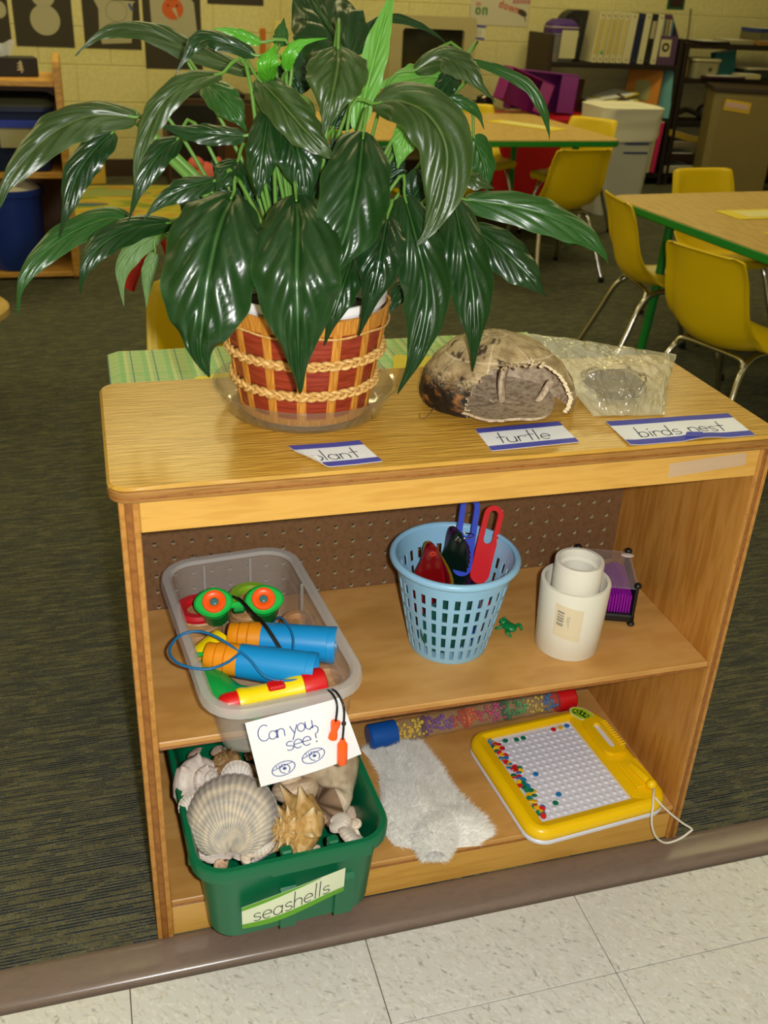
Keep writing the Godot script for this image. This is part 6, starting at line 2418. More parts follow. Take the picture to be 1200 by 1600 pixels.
func build_tables_and_chairs() -> void:
	school_table("oak-topped activity table with a green edge behind the plant, facing the purple boxes", Vector3(1.77, 0, -3.955), 0.04, 1.30, 1.0)
	school_table("oak-topped activity table with a green edge, cut off by the right edge of the picture", Vector3(2.37, 0, -1.70), 0.075, 1.28, 1.08)
	var c0 := make_chair("yellow chair seen from behind, right of the plant at the corner of the farther table")
	c0.position = Vector3(1.98, 0, -3.20)
	c0.rotation.y = -3.05
	copy(c0, Vector3(1.49, 0, -3.38), -3.05, "yellow chair whose back peeps out between the plant's leaves and the farther table")
	copy(c0, Vector3(2.42, 0, -3.95), -0.9, "yellow chair at the far right end of the farther table, before the white trash can")
	copy(c0, Vector3(2.10, 0, -4.42), 0.0, "yellow chair on the far side of the farther table, below the monitor")
	copy(c0, Vector3(1.835, 0, -1.98), 1.42, "yellow chair seen side on at the far corner of the nearer table")
	copy(c0, Vector3(1.71, 0, -1.37), 1.855, "nearest yellow chair on the right, its back turned, chrome frame below")
	copy(c0, Vector3(2.28, 0, -2.33), 0.06, "yellow chair behind the nearer table, only its rounded top rim showing well")
	copy(c0, Vector3(0.245, 0, -0.965), 0.02, "yellow chair behind the plaid cloth at the left of the plant pot")
	var ym := mat(rgb(232, 206, 40), 0.5)
	var wm := mat(rgb(226, 216, 150), 0.6)
	var spots := [[Vector3(1.72, 0.531, -3.93), 0.1, "yellow name mat on the farther table beside the plant leaf"], [Vector3(2.16, 0.531, -3.98), 0.60, "yellow name mat lying askew in the middle of the farther table"], [Vector3(2.13, 0.531, -1.86), -1.50, "yellow name mat with a pale card, farther of the two on the nearer table"], [Vector3(2.10, 0.531, -1.62), -1.15, "yellow name mat, closer of the two at the picture's right edge"]]
	for s in spots:
		var p := thing("name_mat", s[2], "name mat", s[0], s[1], "yellow name mats on the activity tables")
		slab("sheet", 0.13, 0.40, 0.0012, 0.004, 0.0003, Vector3.ZERO, ym, p)
		slab("card", 0.085, 0.30, 0.001, 0.003, 0.0003, Vector3(0, 0.0013, 0.0), wm, p)
	# small round stool at the far left edge
	var o := thing("round_stool", "round wooden stool cut off by the left edge of the picture", "stool", Vector3(-0.40, 0, -1.93))
	var st := new_st()
	lathe(st, [Vector2(0, 0.272), Vector2(0.168, 0.272), Vector2(0.175, 0.278), Vector2(0.175, 0.294), Vector2(0.168, 0.300), Vector2(0, 0.300)], 40)
	obj("seat", st, M.oak, o)
	for k in 3:
		st = new_st()
		var a := TAU * k / 3.0
		tube(st, PackedVector3Array([Vector3(cos(a + 1.0) * 0.07, 0.0, sin(a + 1.0) * 0.07), Vector3(cos(a + 1.0) * 0.06, 0.275, sin(a + 1.0) * 0.06)]), 0.014, 0.016, 10)
		obj("leg", st, M.oak, o)
	# red strap hanging down beside the plant onto the yellow chair
	o = thing("red_strap", "red tapering strap slanting down behind the leaves, left of the plant pot", "strap")
	st = new_st()
	tube(st, spline([Vector3(0.172, 0.560, -1.187), Vector3(0.142, 0.655, -1.19), Vector3(0.118, 0.640, -1.18), Vector3(0.092, 0.590, -1.17), Vector3(0.072, 0.545, -1.17)], 24), 0.010, 0.017, 10, 0.55)
	obj("webbing", st, mat(rgb(176, 20, 18), 0.5), o)


func build_left_side() -> void:
	# wooden storage shelf by the wall
	var pine := tri_mat(noise_tex(0.012, 4, 81, ramp([rgb(198, 144, 66), rgb(222, 170, 88)], [0.3, 0.7])), Vector3(2, 9, 9), 0.45)
	var o := thing("storage_shelf", "low maple storage shelf by the back wall with rounded posts, left of the rug", "shelf", Vector3(-0.72, 0, -3.50))
	for x in [0.66, -0.52]:
		var st := new_st()
		extrude(st, rrect(0.42, 0.82, 0.03, 6), -0.013, 0.013, 0.003, Transform3D(Basis(Vector3.UP, PI / 2) * Basis(Vector3.RIGHT, PI / 2), Vector3(x, 0.41, 0)))
		obj("end_panel", st, pine, o)
	for y in [0.735, 0.405, 0.02]:
		box_at("shelf_board", Vector3(0.07, y, 0), Vector3(1.155, 0.022, 0.39), pine, o, 0.003)
	box_at("back_panel", Vector3(0.07, 0.385, -0.2), Vector3(1.155, 0.70, 0.008), mat(rgb(120, 98, 82), 0.7), o, 0.001)
	# tub with a grey lid on the middle board
	var b := thing("storage_tub", "dark blue storage tub with a grey lid on the maple shelf, white label on it", "tub", Vector3(-0.24, 0.417, -3.47))
	var st2 := new_st()
	loft(st2, [ring_at(0.25, 0.28, 0.03, 0.0), ring_at(0.29, 0.32, 0.04, 0.215), ring_at(0.31, 0.34, 0.045, 0.22), ring_at(0.31, 0.34, 0.045, 0.235)], true, true)
	obj("tub", st2, mat(rgb(16, 34, 84), 0.4), b)
	st2 = new_st()
	loft(st2, [ring_at(0.315, 0.345, 0.045, 0.2355), ring_at(0.315, 0.345, 0.045, 0.246), ring_at(0.27, 0.30, 0.04, 0.262), ring_at(0.24, 0.27, 0.03, 0.264)], true, true)
	obj("lid", st2, mat(rgb(58, 60, 50), 0.5), b)
	box_at("label_card", Vector3(0.02, 0.14, 0.157), Vector3(0.14, 0.10, 0.003), mat(rgb(176, 170, 140), 0.7), b, 0.001, Basis(Vector3.RIGHT, -0.09))
	box_at("label_stripe", Vector3(0.02, 0.176, 0.1605), Vector3(0.16, 0.028, 0.003), mat(rgb(38, 62, 190), 0.6), b, 0.001, Basis(Vector3.RIGHT, -0.09))
	box_at("label_picture", Vector3(0.04, 0.11, 0.1555), Vector3(0.05, 0.045, 0.003), mat(rgb(60, 40, 30), 0.7), b, 0.001, Basis(Vector3.RIGHT, -0.09))
	# blue waste bin with a white liner in front of the shelf's lower part
	var w := thing("waste_bin", "blue plastic waste bin with a crumpled white liner beneath the maple shelf's middle board", "waste bin", Vector3(-0.285, 0.0312, -3.42))
	st2 = new_st()
	lathe(st2, [Vector2(0.0, 0.0), Vector2(0.10, 0.0), Vector2(0.105, 0.004), Vector2(0.122, 0.29), Vector2(0.130, 0.292), Vector2(0.132, 0.312), Vector2(0.126, 0.316), Vector2(0.116, 0.312), Vector2(0.10, 0.02), Vector2(0.0, 0.015)], 48)
	obj("bin", st2, mat(rgb(18, 50, 140), 0.4), w)
	st2 = new_st()
	var nz := FastNoiseLite.new()
	nz.frequency = 2.5
	surf(st2, func(u: float, v: float) -> Vector3:
		var r := 0.118 * (1.0 - v)
		var a := -u * TAU
		return Vector3(cos(a) * r, 0.31 + 0.045 * sin(v * PI * 0.6) + 0.02 * nz.get_noise_2d(cos(a) * 2.0 + v, sin(a) * 2.0 - v) * sin(v * PI), sin(a) * r), 40, 14)
	obj("liner", st2, mat(rgb(220, 214, 190), 0.6), w)
	# black tissue box with a small pale tree print and a tissue
	var t := thing("tissue_box", "black tissue box with a pale tree print, on top of the maple shelf", "tissue box", Vector3(-0.235, 0.7465, -3.50), 0.16)
	box_at("box", Vector3(0, 0.033, 0), Vector3(0.20, 0.066, 0.11), mat(rgb(34, 32, 30), 0.6), t, 0.002)
	st2 = new_st()
	for k in 3:
		tri(st2, Vector3(0.028 - 0.010 + k * 0.002, 0.022 + k * 0.011, 0.0555), Vector3(0.048 - k * 0.002, 0.022 + k * 0.011, 0.0555), Vector3(0.038, 0.036 + k * 0.011, 0.0555))
	box(st2, Vector3(0.038, 0.017, 0.0553), Vector3(0.006, 0.008, 0.001), 0.0)
	obj("tree_print", st2, mat(rgb(190, 184, 160), 0.7), t)
	st2 = new_st()
	surf(st2, func(u: float, v: float) -> Vector3: return Vector3((u - 0.5) * (0.05 + 0.05 * v) - 0.02, 0.064 + 0.055 * v + 0.008 * sin(u * 9.0), 0.018 * sin(u * 7.0 + v * 2.0)), 20, 8)
	obj("tissue", st2, M.paper, t)
	# play rug
	var rug := thing("play_rug", "yellow play rug with red and green patches and a blue edge, by the back wall", "rug", Vector3(0.13, 0.0005, -4.78))
	st2 = new_st()
	extrude(st2, rrect(1.02, 1.10, 0.05, 6), 0.0, 0.008, 0.002)
	obj("edging", st2, mat(rgb(26, 58, 92), 0.8), rug)
	var rt := noise_tex(0.006, 3, 83, ramp([rgb(112, 130, 44), rgb(168, 160, 50), rgb(184, 168, 56), rgb(180, 130, 50), rgb(120, 146, 70)], [0.2, 0.4, 0.55, 0.75, 0.88]))
	st2 = new_st()
	extrude(st2, rrect(0.98, 1.06, 0.04, 6), 0.0082, 0.010, 0.0005)
	obj("pile", st2, tri_mat(rt, Vector3(0.9, 0.9, 1.6), 0.9), rug)
	for s in [[Vector3(-0.13, 0.0105, 0.02), Vector2(0.12, 0.035), rgb(60, 96, 110)], [Vector3(0.02, 0.0105, 0.30), Vector2(0.09, 0.06), rgb(188, 84, 44)], [Vector3(0.0, 0.0105, -0.30), Vector2(0.24, 0.10), rgb(140, 150, 84)]]:
		st2 = new_st()
		var ov := PackedVector2Array()
		for q in circle2(1.0, 24):
			ov.append(Vector2(q.x * (s[1] as Vector2).x, q.y * (s[1] as Vector2).y))
		extrude(st2, ov, 0.0, 0.0008, 0.0002, Transform3D(Basis.IDENTITY, s[0]))
		obj("patch", st2, mat(s[2], 0.9), rug)
	# yellow box with a dark picture, on the floor by the wall
	var yb := thing("picture_box", "small yellow box with dark pictures on the floor between the maple shelf and the wall", "box", Vector3(0.045, 0.0008, -5.44), 0.2)
	box_at("box", Vector3(0, 0.085, 0), Vector3(0.15, 0.17, 0.09), mat(rgb(206, 168, 60), 0.6), yb, 0.003)
	for k in 4:
		box_at("picture", Vector3(0.005 + 0.030 * (k % 2), 0.085 + 0.034 * int(k / 2.0), 0.0455), Vector3(0.022, 0.026, 0.002), mat(rgb(64, 50, 30), 0.7), yb, 0.0005)
	# dark cupboard behind the plant with something pink in front
	var dc := thing("dark_cupboard", "dark brown cupboard against the back wall, glimpsed through the plant's leaves", "cupboard", Vector3(0.80, 0, -5.46))
	box_at("body", Vector3(0, 0.255, 0), Vector3(0.62, 0.48, 0.34), mat(rgb(62, 38, 22), 0.5), dc, 0.004)
	box_at("plinth", Vector3(0, 0.008, -0.01), Vector3(0.60, 0.016, 0.31), M.black, dc, 0.002)
	box_at("recess", Vector3(-0.16, 0.26, 0.168), Vector3(0.27, 0.40, 0.008), M.black, dc, 0.002)
	box_at("door", Vector3(0.16, 0.26, 0.170), Vector3(0.28, 0.42, 0.012), mat(rgb(86, 52, 26), 0.5), dc, 0.003)
	box_at("top_tray", Vector3(-0.05, 0.510, 0), Vector3(0.40, 0.025, 0.28), mat(rgb(30, 28, 26), 0.5), dc, 0.004)
	var pk := thing("pink_toy", "pink soft toy glimpsed between the leaves at the left of the plant", "toy", Vector3(0.665, 0.0, -5.10))
	st2 = new_st()
	ball(st2, Vector3(0, 0.09, 0), Vector3(0.11, 0.09, 0.08))
	ball(st2, Vector3(-0.04, 0.16, 0.02), Vector3(0.05, 0.05, 0.045))
	ball(st2, Vector3(0.09, 0.155, 0.0), Vector3(0.028, 0.05, 0.025))
	obj("body", st2, mat(rgb(206, 96, 88), 0.8), pk)


func wall_sheet(called: String, label: String, category: String, x: float, y: float, w: float, h: float, col: Color, group := "") -> Node3D:
	var o := thing(called, label, category, Vector3(x, y, -5.7105), 0.0, group)
	box_at("backing", Vector3(0, 0, 0.001), Vector3(w, h, 0.002), mat(col, 0.8), o, 0.0004)
	return o


func cut_paper(o: Node3D, called: String, pts: PackedVector2Array, z: float, col: Color) -> void:
	var st := new_st()
	extrude(st, pts, 0.0, 0.0012, 0.0002, Transform3D(Basis(Vector3.RIGHT, PI / 2), Vector3(0, 0, z)))
	obj(called, st, mat(col, 0.8), o)


func blob(cx: float, cy: float, rx: float, ry: float) -> PackedVector2Array:
	var out := PackedVector2Array()
	for q in circle2(1.0, 28):
		out.append(Vector2(cx + q.x * rx, cy + q.y * ry))
	return out


func build_wall_things() -> void:
	var dark := rgb(58, 52, 42)
	var pale := rgb(176, 170, 146)
	var group := "children's winter pictures on black paper"
	var a := wall_sheet("snowman_picture", "black paper with a small pale cutout at the picture's far left edge", "picture", -0.505, 0.935, 0.36, 0.42, dark, group)
	cut_paper(a, "cutout", blob(0.13, -0.035, 0.04, 0.045), 0.0022, pale)
	a = wall_sheet("snowman_picture", "black paper with a complete pale paper snowman in a green scarf", "picture", -0.140, 0.925, 0.322, 0.42, dark, group)
	cut_paper(a, "lower_ball", blob(0.010, -0.070, 0.082, 0.080), 0.0022, pale)
	cut_paper(a, "middle_ball", blob(0.010, 0.055, 0.064, 0.062), 0.0036, pale)
	cut_paper(a, "scarf", PackedVector2Array([Vector2(-0.09, 0.075), Vector2(-0.06, 0.065), Vector2(0.09, 0.085), Vector2(0.11, 0.10), Vector2(0.0, 0.105), Vector2(-0.085, 0.095)]), 0.005, rgb(110, 140, 60))
	a = wall_sheet("snowman_picture", "black paper with a wide pale sheet showing a faint pencil-drawn snowman", "picture", 0.240, 0.925, 0.322, 0.42, dark, group)
	cut_paper(a, "cutout", PackedVector2Array([Vector2(-0.065, -0.185), Vector2(0.105, -0.175), Vector2(0.125, 0.030), Vector2(0.14, 0.045), Vector2(-0.095, 0.052), Vector2(-0.07, 0.0), Vector2(-0.075, -0.12)]), 0.0022, pale)
	var st := new_st()
	var sheet := func(x: float, y: float) -> Vector3: return Vector3(x, y, 0.0041)
	pen(st, arc(0.03, -0.01, 0.06, 0.055, 0, 360, 30), 0.003, sheet)
	pen(st, arc(0.02, -0.13, 0.07, 0.06, 200, -20, 26), 0.003, sheet)
	obj("pencil_line", st, mat(rgb(120, 114, 100), 0.8), a)
	st = new_st()
	pen(st, PackedVector2Array([Vector2(0.105, 0.03), Vector2(0.120, 0.0)]), 0.016, sheet)
	obj("blue_scribble", st, mat(rgb(84, 88, 150), 0.8), a)
	a = wall_sheet("snowman_picture", "black paper with a sheet showing a red-orange snowman face with a carrot nose", "picture", 0.588, 0.835, 0.335, 0.44, dark, group)
	cut_paper(a, "cutout", PackedVector2Array([Vector2(-0.12, -0.04), Vector2(0.145, -0.055), Vector2(0.13, 0.14), Vector2(0.08, 0.20), Vector2(-0.06, 0.20), Vector2(-0.125, 0.16)]), 0.0022, pale)
	cut_paper(a, "face", blob(0.005, 0.105, 0.062, 0.058), 0.0036, rgb(206, 96, 48))
	cut_paper(a, "hat", PackedVector2Array([Vector2(-0.03, 0.150), Vector2(0.035, 0.150), Vector2(0.045, 0.20), Vector2(-0.035, 0.20)]), 0.005, rgb(200, 84, 34))
	cut_paper(a, "nose", PackedVector2Array([Vector2(0.0, 0.105), Vector2(0.02, 0.112), Vector2(0.045, 0.035)]), 0.005, rgb(190, 180, 150))
	for s in [-1.0, 1.0]:
		cut_paper(a, "eye", blob(0.005 + s * 0.026, 0.122, 0.006, 0.006), 0.005, rgb(60, 30, 20))
	wall_sheet("snowman_picture", "black paper whose lower edge just dips into the top of the picture above the plant", "picture", 0.965, 1.185, 0.335, 0.42, dark, group)
	# word poster
	var p := thing("word_poster", "white wall poster with the words inside, above, on and down in coloured letters", "poster", Vector3(2.655, 1.085, -5.7105))
	box_at("sheet", Vector3(0, 0, 0.001), Vector3(0.40, 0.33, 0.002), mat(rgb(206, 198, 178), 0.7), p, 0.0004)
	var words := [["inside", Vector3(-0.165, -0.012, 0.003), 0.0150, rgb(170, 40, 40), 0.0], ["above", Vector3(0.080, -0.045, 0.003), 0.0095, rgb(176, 70, 96), 0.0], ["on", Vector3(-0.172, -0.125, 0.003), 0.0165, rgb(46, 120, 52), 0.0], ["down", Vector3(-0.020, -0.072, 0.003), 0.0125, rgb(186, 70, 50), -0.24], ["in", Vector3(-0.165, -0.068, 0.003), 0.0080, rgb(186, 90, 70), 0.1]]
	var font := SystemFont.new()
	font.font_names = PackedStringArray(["Droid Sans"])
	font.font_weight = 700
	for w in words:
		var tm := TextMesh.new()
		tm.text = w[0]
		tm.font = font
		tm.font_size = 32
		tm.pixel_size = float(w[2]) / 7.0
		tm.depth = 0.0008
		tm.horizontal_alignment = HORIZONTAL_ALIGNMENT_LEFT
		tm.vertical_alignment = VERTICAL_ALIGNMENT_BOTTOM
		var mi := MeshInstance3D.new()
		mi.mesh = tm
		mi.material_override = mat(w[3], 0.7)
		mi.position = w[1]
		mi.rotation.z = w[4]
		mi.name = "word"
		p.add_child(mi, true)
		name_part(mi, "word", p)
	st = new_st()
	ball(st, Vector3(0.155, -0.085, 0.003), Vector3(0.036, 0.018, 0.0012), 16, 6, Basis(Vector3.BACK, -0.4))
	tube(st, PackedVector3Array([Vector3(0.17, -0.095, 0.003), Vector3(0.185, -0.135, 0.003)]), 0.004, 0.002, 6)
	obj("animal_print", st, mat(rgb(76, 60, 48), 0.8), p)
	# beige computer monitor on its desk
	var d := thing("computer_desk", "computer desk against the back wall, hidden behind the plant and the farther table", "desk", Vector3(2.03, 0, -5.42))
	box_at("desktop", Vector3(0, 0.465, 0), Vector3(1.0, 0.03, 0.50), mat(rgb(120, 90, 54), 0.5), d, 0.003)
	for s in [-1.0, 1.0]:
		box_at("side_panel", Vector3(s * 0.47, 0.225, 0), Vector3(0.03, 0.45, 0.46), mat(rgb(110, 82, 48), 0.5), d, 0.002)
	var m := thing("computer_monitor", "beige tube computer monitor with a dark screen, right above the plant", "monitor", Vector3(2.065, 0.4806, -5.44))
	var beige := mat(rgb(176, 164, 122), 0.55)
	st = new_st()
	loft(st, [ring_at(0.26, 0.22, 0.03, 0.0), ring_at(0.24, 0.20, 0.03, 0.014), ring_at(0.14, 0.14, 0.03, 0.018), ring_at(0.14, 0.14, 0.03, 0.045)], true, true)
	obj("stand", st, beige, m)
	st = new_st()
	ring_extrude(st, rrect(0.53, 0.445, 0.02, 4), shift2(rrect(0.385, 0.29, 0.02, 4), Vector2(0.0, 0.01)), 0.07, Transform3D(Basis.IDENTITY, Vector3(0, 0.2675, 0.13)))
	obj("bezel", st, beige, m)
	st = new_st()
	box(st, Vector3(0, 0.2675, 0.10), Vector3(0.51, 0.42, 0.07), 0.01)
	box(st, Vector3(0, 0.27, -0.06), Vector3(0.36, 0.34, 0.28), 0.03)
	obj("housing", st, beige, m)
	st = new_st()
	surf(st, func(u: float, v: float) -> Vector3: return Vector3((u - 0.5) * 0.39, 0.2775 + (v - 0.5) * 0.295, 0.165 + 0.02 * sin(u * PI) * sin(v * PI)), 16, 12)
	obj("screen", st, mat(rgb(36, 36, 26), 0.15), m)
	var s2 := thing("sentence_strip", "white paper strip with blue borders taped at the upper right corner of the monitor", "label", Vector3(2.325, 0.895, -5.265), -0.02)
	s2.rotation.z = -0.05
	box_at("strip", Vector3(0, 0, 0), Vector3(0.140, 0.078, 0.002), mat(rgb(206, 204, 190), 0.7), s2, 0.0004)
	for k in 2:
		box_at("printed_border", Vector3(0, 0.033 if k else -0.033, 0.0012), Vector3(0.140, 0.012, 0.001), M.border, s2, 0.0002)
	st = new_st()
	for k in 6:
		pen(st, PackedVector2Array([Vector2(-0.05 + k * 0.018, -0.014), Vector2(-0.05 + k * 0.018, 0.008 + 0.004 * (k % 2))]), 0.002, func(x: float, y: float) -> Vector3: return Vector3(x, y, 0.0014))
	obj("lettering", st, mat(rgb(110, 110, 110), 0.7), s2)
	var kb := thing("keyboard", "dark keyboard lying on the desk in front of the monitor", "keyboard", Vector3(2.22, 0.481, -5.25), 0.05)
	box_at("base", Vector3(0, 0.012, 0), Vector3(0.40, 0.022, 0.15), mat(rgb(30, 30, 34), 0.3), kb, 0.004, Basis(Vector3.RIGHT, 0.06))
	st = new_st()
	for r in 4:
		for c in 12:
			box(st, Vector3(-0.17 + c * 0.031, 0.026 - r * 0.0016, -0.05 + r * 0.031), Vector3(0.026, 0.008, 0.026), 0.002)
	obj("keys", st, mat(rgb(44, 44, 50), 0.35), kb).set_meta("kind", "stuff")
	var mug := thing("desk_gadget", "small shiny black and silver gadget on the desk under the monitor", "gadget", Vector3(2.42, 0.481, -5.24))
	st = new_st()
	lathe(st, [Vector2(0, -0.0), Vector2(0.05, -0.0), Vector2(0.055, 0.02), Vector2(0.05, 0.06), Vector2(0.03, 0.07), Vector2(0, 0.07)], 24)
	obj("body", st, mat(rgb(24, 24, 28), 0.2), mug)
	st = new_st()
	ball(st, Vector3(-0.02, 0.055, 0.04), Vector3(0.016, 0.016, 0.012))
	obj("shiny_ring", st, M.chrome, mug)
	# orange and white lamp-like thing behind the plant
	var cn := thing("orange_cone", "orange and cream block glimpsed behind the top leaves of the plant", "toy", Vector3(1.12, 0.5232, -5.50))
	box_at("orange_part", Vector3(-0.03, 0.17, 0), Vector3(0.03, 0.34, 0.05), mat(rgb(196, 110, 36), 0.5), cn, 0.004)
	st = new_st()
	lathe(st, [Vector2(0, 0.0), Vector2(0.075, 0.0), Vector2(0.07, 0.22), Vector2(0.035, 0.33), Vector2(0.03, 0.38), Vector2(0.0, 0.385)], 24, Transform3D(Basis.IDENTITY, Vector3(0.065, 0, 0)))
	obj("cream_part", st, mat(rgb(220, 206, 130), 0.5), cn)
	# little picture and bracket high on the wall
	var gp := wall_sheet("small_picture", "small dark picture in a green frame, high on the wall above the binders", "picture", 3.91, 1.13, 0.13, 0.14, rgb(20, 90, 54))
	box_at("print", Vector3(0, 0, 0.0028), Vector3(0.10, 0.11, 0.0015), mat(rgb(50, 28, 26), 0.7), gp, 0.0003)
	var cb := thing("wall_cable", "thin brown cable running straight down the back wall beside the binders", "cable", Vector3(4.035, 0, -5.705))
	st = new_st()
	tube(st, PackedVector3Array([Vector3(-0.008, 1.07, 0), Vector3(0.0, 0.98, 0), Vector3(0.004, 0.88, 0)]), 0.005, 0.005, 6)
	obj("cable", st, mat(rgb(96, 84, 52), 0.6), cb)


func build_bookcases() -> void:
	var dk := mat(rgb(30, 20, 16), 0.55)
	var dkl := mat(rgb(52, 36, 28), 0.55)
	var o := thing("bookcase", "dark brown low bookcase with white binders on top, right of the purple boxes", "bookcase", Vector3(3.31, 0, -5.47))
	for s in [-1.0, 1.0]:
		box_at("side_panel", Vector3(s * 0.455, 0.45, 0), Vector3(0.03, 0.90, 0.34), dkl if s < 0 else dk, o, 0.003)
	for y in [0.728, 0.405, 0.06]:
		box_at("shelf_board", Vector3(0, y, 0.005), Vector3(0.88, 0.028, 0.32), dk, o, 0.002)
	# things on its top board, y = 0.742
	var ty := 0.7425
	var pb := thing("clear_box", "clear plastic box with a purple cap and a white card, left of the binders", "box", Vector3(2.96, ty, -5.42))
	var st := new_st()
	loft(st, [ring_at(0.15, 0.14, 0.02, 0.0), ring_at(0.19, 0.17, 0.025, 0.15), ring_at(0.20, 0.18, 0.025, 0.152), ring_at(0.20, 0.18, 0.025, 0.16)], true)
	var fr := mat(rgb(170, 172, 168), 0.35)
	fr.albedo_color.a = 0.45
	fr.transparency = BaseMaterial3D.TRANSPARENCY_ALPHA
	obj("tub", st, fr, pb)
	st = new_st()
	loft(st, [ring_at(0.16, 0.15, 0.03, 0.13), ring_at(0.19, 0.17, 0.04, 0.17), ring_at(0.18, 0.16, 0.05, 0.215), ring_at(0.12, 0.10, 0.04, 0.24)], true, true)
	obj("purple_cap", st, mat(rgb(74, 44, 124), 0.5), pb)
	st = new_st()
	loft(st, [ring_at(0.195, 0.175, 0.04, 0.19), ring_at(0.196, 0.176, 0.04, 0.194), ring_at(0.193, 0.173, 0.04, 0.198)])
	obj("cap_band", st, mat(rgb(170, 150, 160), 0.5), pb)
	box_at("card", Vector3(0.02, 0.10, 0.093), Vector3(0.11, 0.16, 0.003), mat(rgb(206, 200, 160), 0.7), pb, 0.001, Basis(Vector3.RIGHT, 0.1))
	st = new_st()
	for k in 5:
		ball(st, Vector3(-0.05 + k * 0.02, 0.02 + 0.008 * (k % 2), 0.02), Vector3(0.02, 0.015, 0.02), 10, 6)
	obj("contents", st, mat(rgb(176, 110, 60), 0.6), pb)
	var hb := thing("black_case", "black rounded case standing behind the left-most white binders", "case", Vector3(3.115, ty, -5.52))
	st = new_st()
	extrude(st, rrect(0.26, 0.29, 0.09, 8), -0.05, 0.05, 0.006, Transform3D(Basis(Vector3.RIGHT, PI / 2), Vector3(0, 0.147, 0)))
	obj("shell", st, mat(rgb(26, 26, 26), 0.5), hb)
	box_at("zip", Vector3(0, 0.147, 0.0515), Vector3(0.006, 0.2, 0.003), mat(rgb(60, 60, 60), 0.5), hb, 0.001)
	# the row of binders, leaning to the right
	var cols := [rgb(206, 198, 160), rgb(206, 198, 160), rgb(204, 196, 158), rgb(206, 198, 160), rgb(208, 200, 164), rgb(206, 198, 164), rgb(26, 34, 66), rgb(206, 200, 164), rgb(24, 26, 30), rgb(210, 204, 170)]
	var widths := [0.040, 0.040, 0.040, 0.040, 0.040, 0.056, 0.046, 0.044, 0.042, 0.040]
	var where := ["first white binder of the row, nearest the black case", "second white binder from the black case, with a small green mark on its spine", "third white binder from the black case", "fourth white binder from the black case", "fifth white binder from the black case", "wide white binder just left of the navy one", "navy blue binder among the white ones", "white binder between the navy and the black one", "black binder with a pale label near the right end of the row", "white binder at the right end of the row beside the purple magazine file"]
	var x := 3.135
	for k in 10:
		var w: float = widths[k]
		var lean := -0.10 + 0.006 * k
		var b := thing("ring_binder", where[k], "binder", Vector3(x + w / 2, ty + 0.002, -5.43), 0.0, "ring binders on the bookcase")
		b.rotation.z = lean
		x += w + 0.004
		var bm := mat(cols[k], 0.4)
		box_at("spine", Vector3(0, 0.146, 0.118), Vector3(w * 0.92, 0.288, 0.004), bm, b, 0.001)
		for s in [-1.0, 1.0]:
			box_at("cover", Vector3(s * (w / 2 - 0.0025), 0.146, 0), Vector3(0.003, 0.288, 0.235), bm, b, 0.001)
		box_at("pages", Vector3(0, 0.144, -0.005), Vector3(w * 0.78, 0.270, 0.21), M.paper, b, 0.001)
		for y in [0.022, 0.27]:
			st = new_st()
			lathe(st, [Vector2(0.0, 0.0), Vector2(0.0055, 0.0), Vector2(0.005, 0.001), Vector2(0.0, 0.0012)], 10, Transform3D(Basis(Vector3.RIGHT, PI / 2), Vector3(0, y, 0.1202)))
			obj("rivet", st, mat(rgb(96, 92, 80), 0.4, 0.6), b)
		if k < 5:
			box_at("spine_label", Vector3(0, 0.15, 0.1205), Vector3(w * 0.6, 0.20, 0.001), mat([rgb(190, 174, 96), rgb(196, 180, 104), rgb(186, 170, 96), rgb(192, 172, 90), rgb(200, 184, 116)][k], 0.6), b, 0.0002)
		if k == 1:
			st = new_st()
			ball(st, Vector3(0, 0.06, 0.121), Vector3(0.012, 0.012, 0.001), 12, 6)
			obj("green_mark", st, mat(rgb(80, 160, 100), 0.6), b)
		if k == 8:
			box_at("spine_label", Vector3(0, 0.20, 0.1205), Vector3(w * 0.7, 0.10, 0.001), mat(rgb(170, 160, 130), 0.6), b, 0.0002)
	# magazine file: cut-away purple box with magazines
	var mf := thing("magazine_file", "purple magazine file with a round colour-wheel sticker at the right end of the binders", "magazine file", Vector3(3.655, ty, -5.43))
	var pm := mat(rgb(84, 58, 96), 0.6)
	box_at("front_board", Vector3(0.015, 0.085, 0.120), Vector3(0.125, 0.17, 0.004), pm, mf, 0.001)
	box_at("base_board", Vector3(0.015, 0.002, 0.0), Vector3(0.125, 0.004, 0.24), pm, mf, 0.001)
	box_at("back_board", Vector3(0.015, 0.145, -0.119), Vector3(0.125, 0.29, 0.004), pm, mf, 0.001)
	for s in [-1.0, 1.0]:
		st = new_st()
		extrude(st, PackedVector2Array([Vector2(-0.12, 0.0), Vector2(0.12, 0.0), Vector2(0.12, 0.17), Vector2(0.0, 0.29), Vector2(-0.12, 0.29)]), -0.0015, 0.0015, 0.0004, Transform3D(Basis(Vector3.UP, -PI / 2) * Basis(Vector3.RIGHT, PI / 2), Vector3(0.015 + s * 0.061, 0, 0)))
		obj("side_board", st, pm, mf)
	box_at("sticker", Vector3(-0.005, 0.10, 0.1225), Vector3(0.075, 0.10, 0.001), mat(rgb(196, 188, 150), 0.6), mf, 0.0002)
	for k in 6:
		st = new_st()
		pen(st, arc(-0.005, 0.105, 0.020, 0.020, k * 60.0, k * 60.0 + 62.0, 8), 0.012, func(px: float, py: float) -> Vector3: return Vector3(px, py, 0.1234))
		obj("wheel_wedge", st, mat([rgb(170, 60, 50), rgb(180, 120, 40), rgb(180, 170, 50), rgb(70, 120, 70), rgb(60, 80, 120), rgb(90, 50, 90)][k], 0.6), mf)
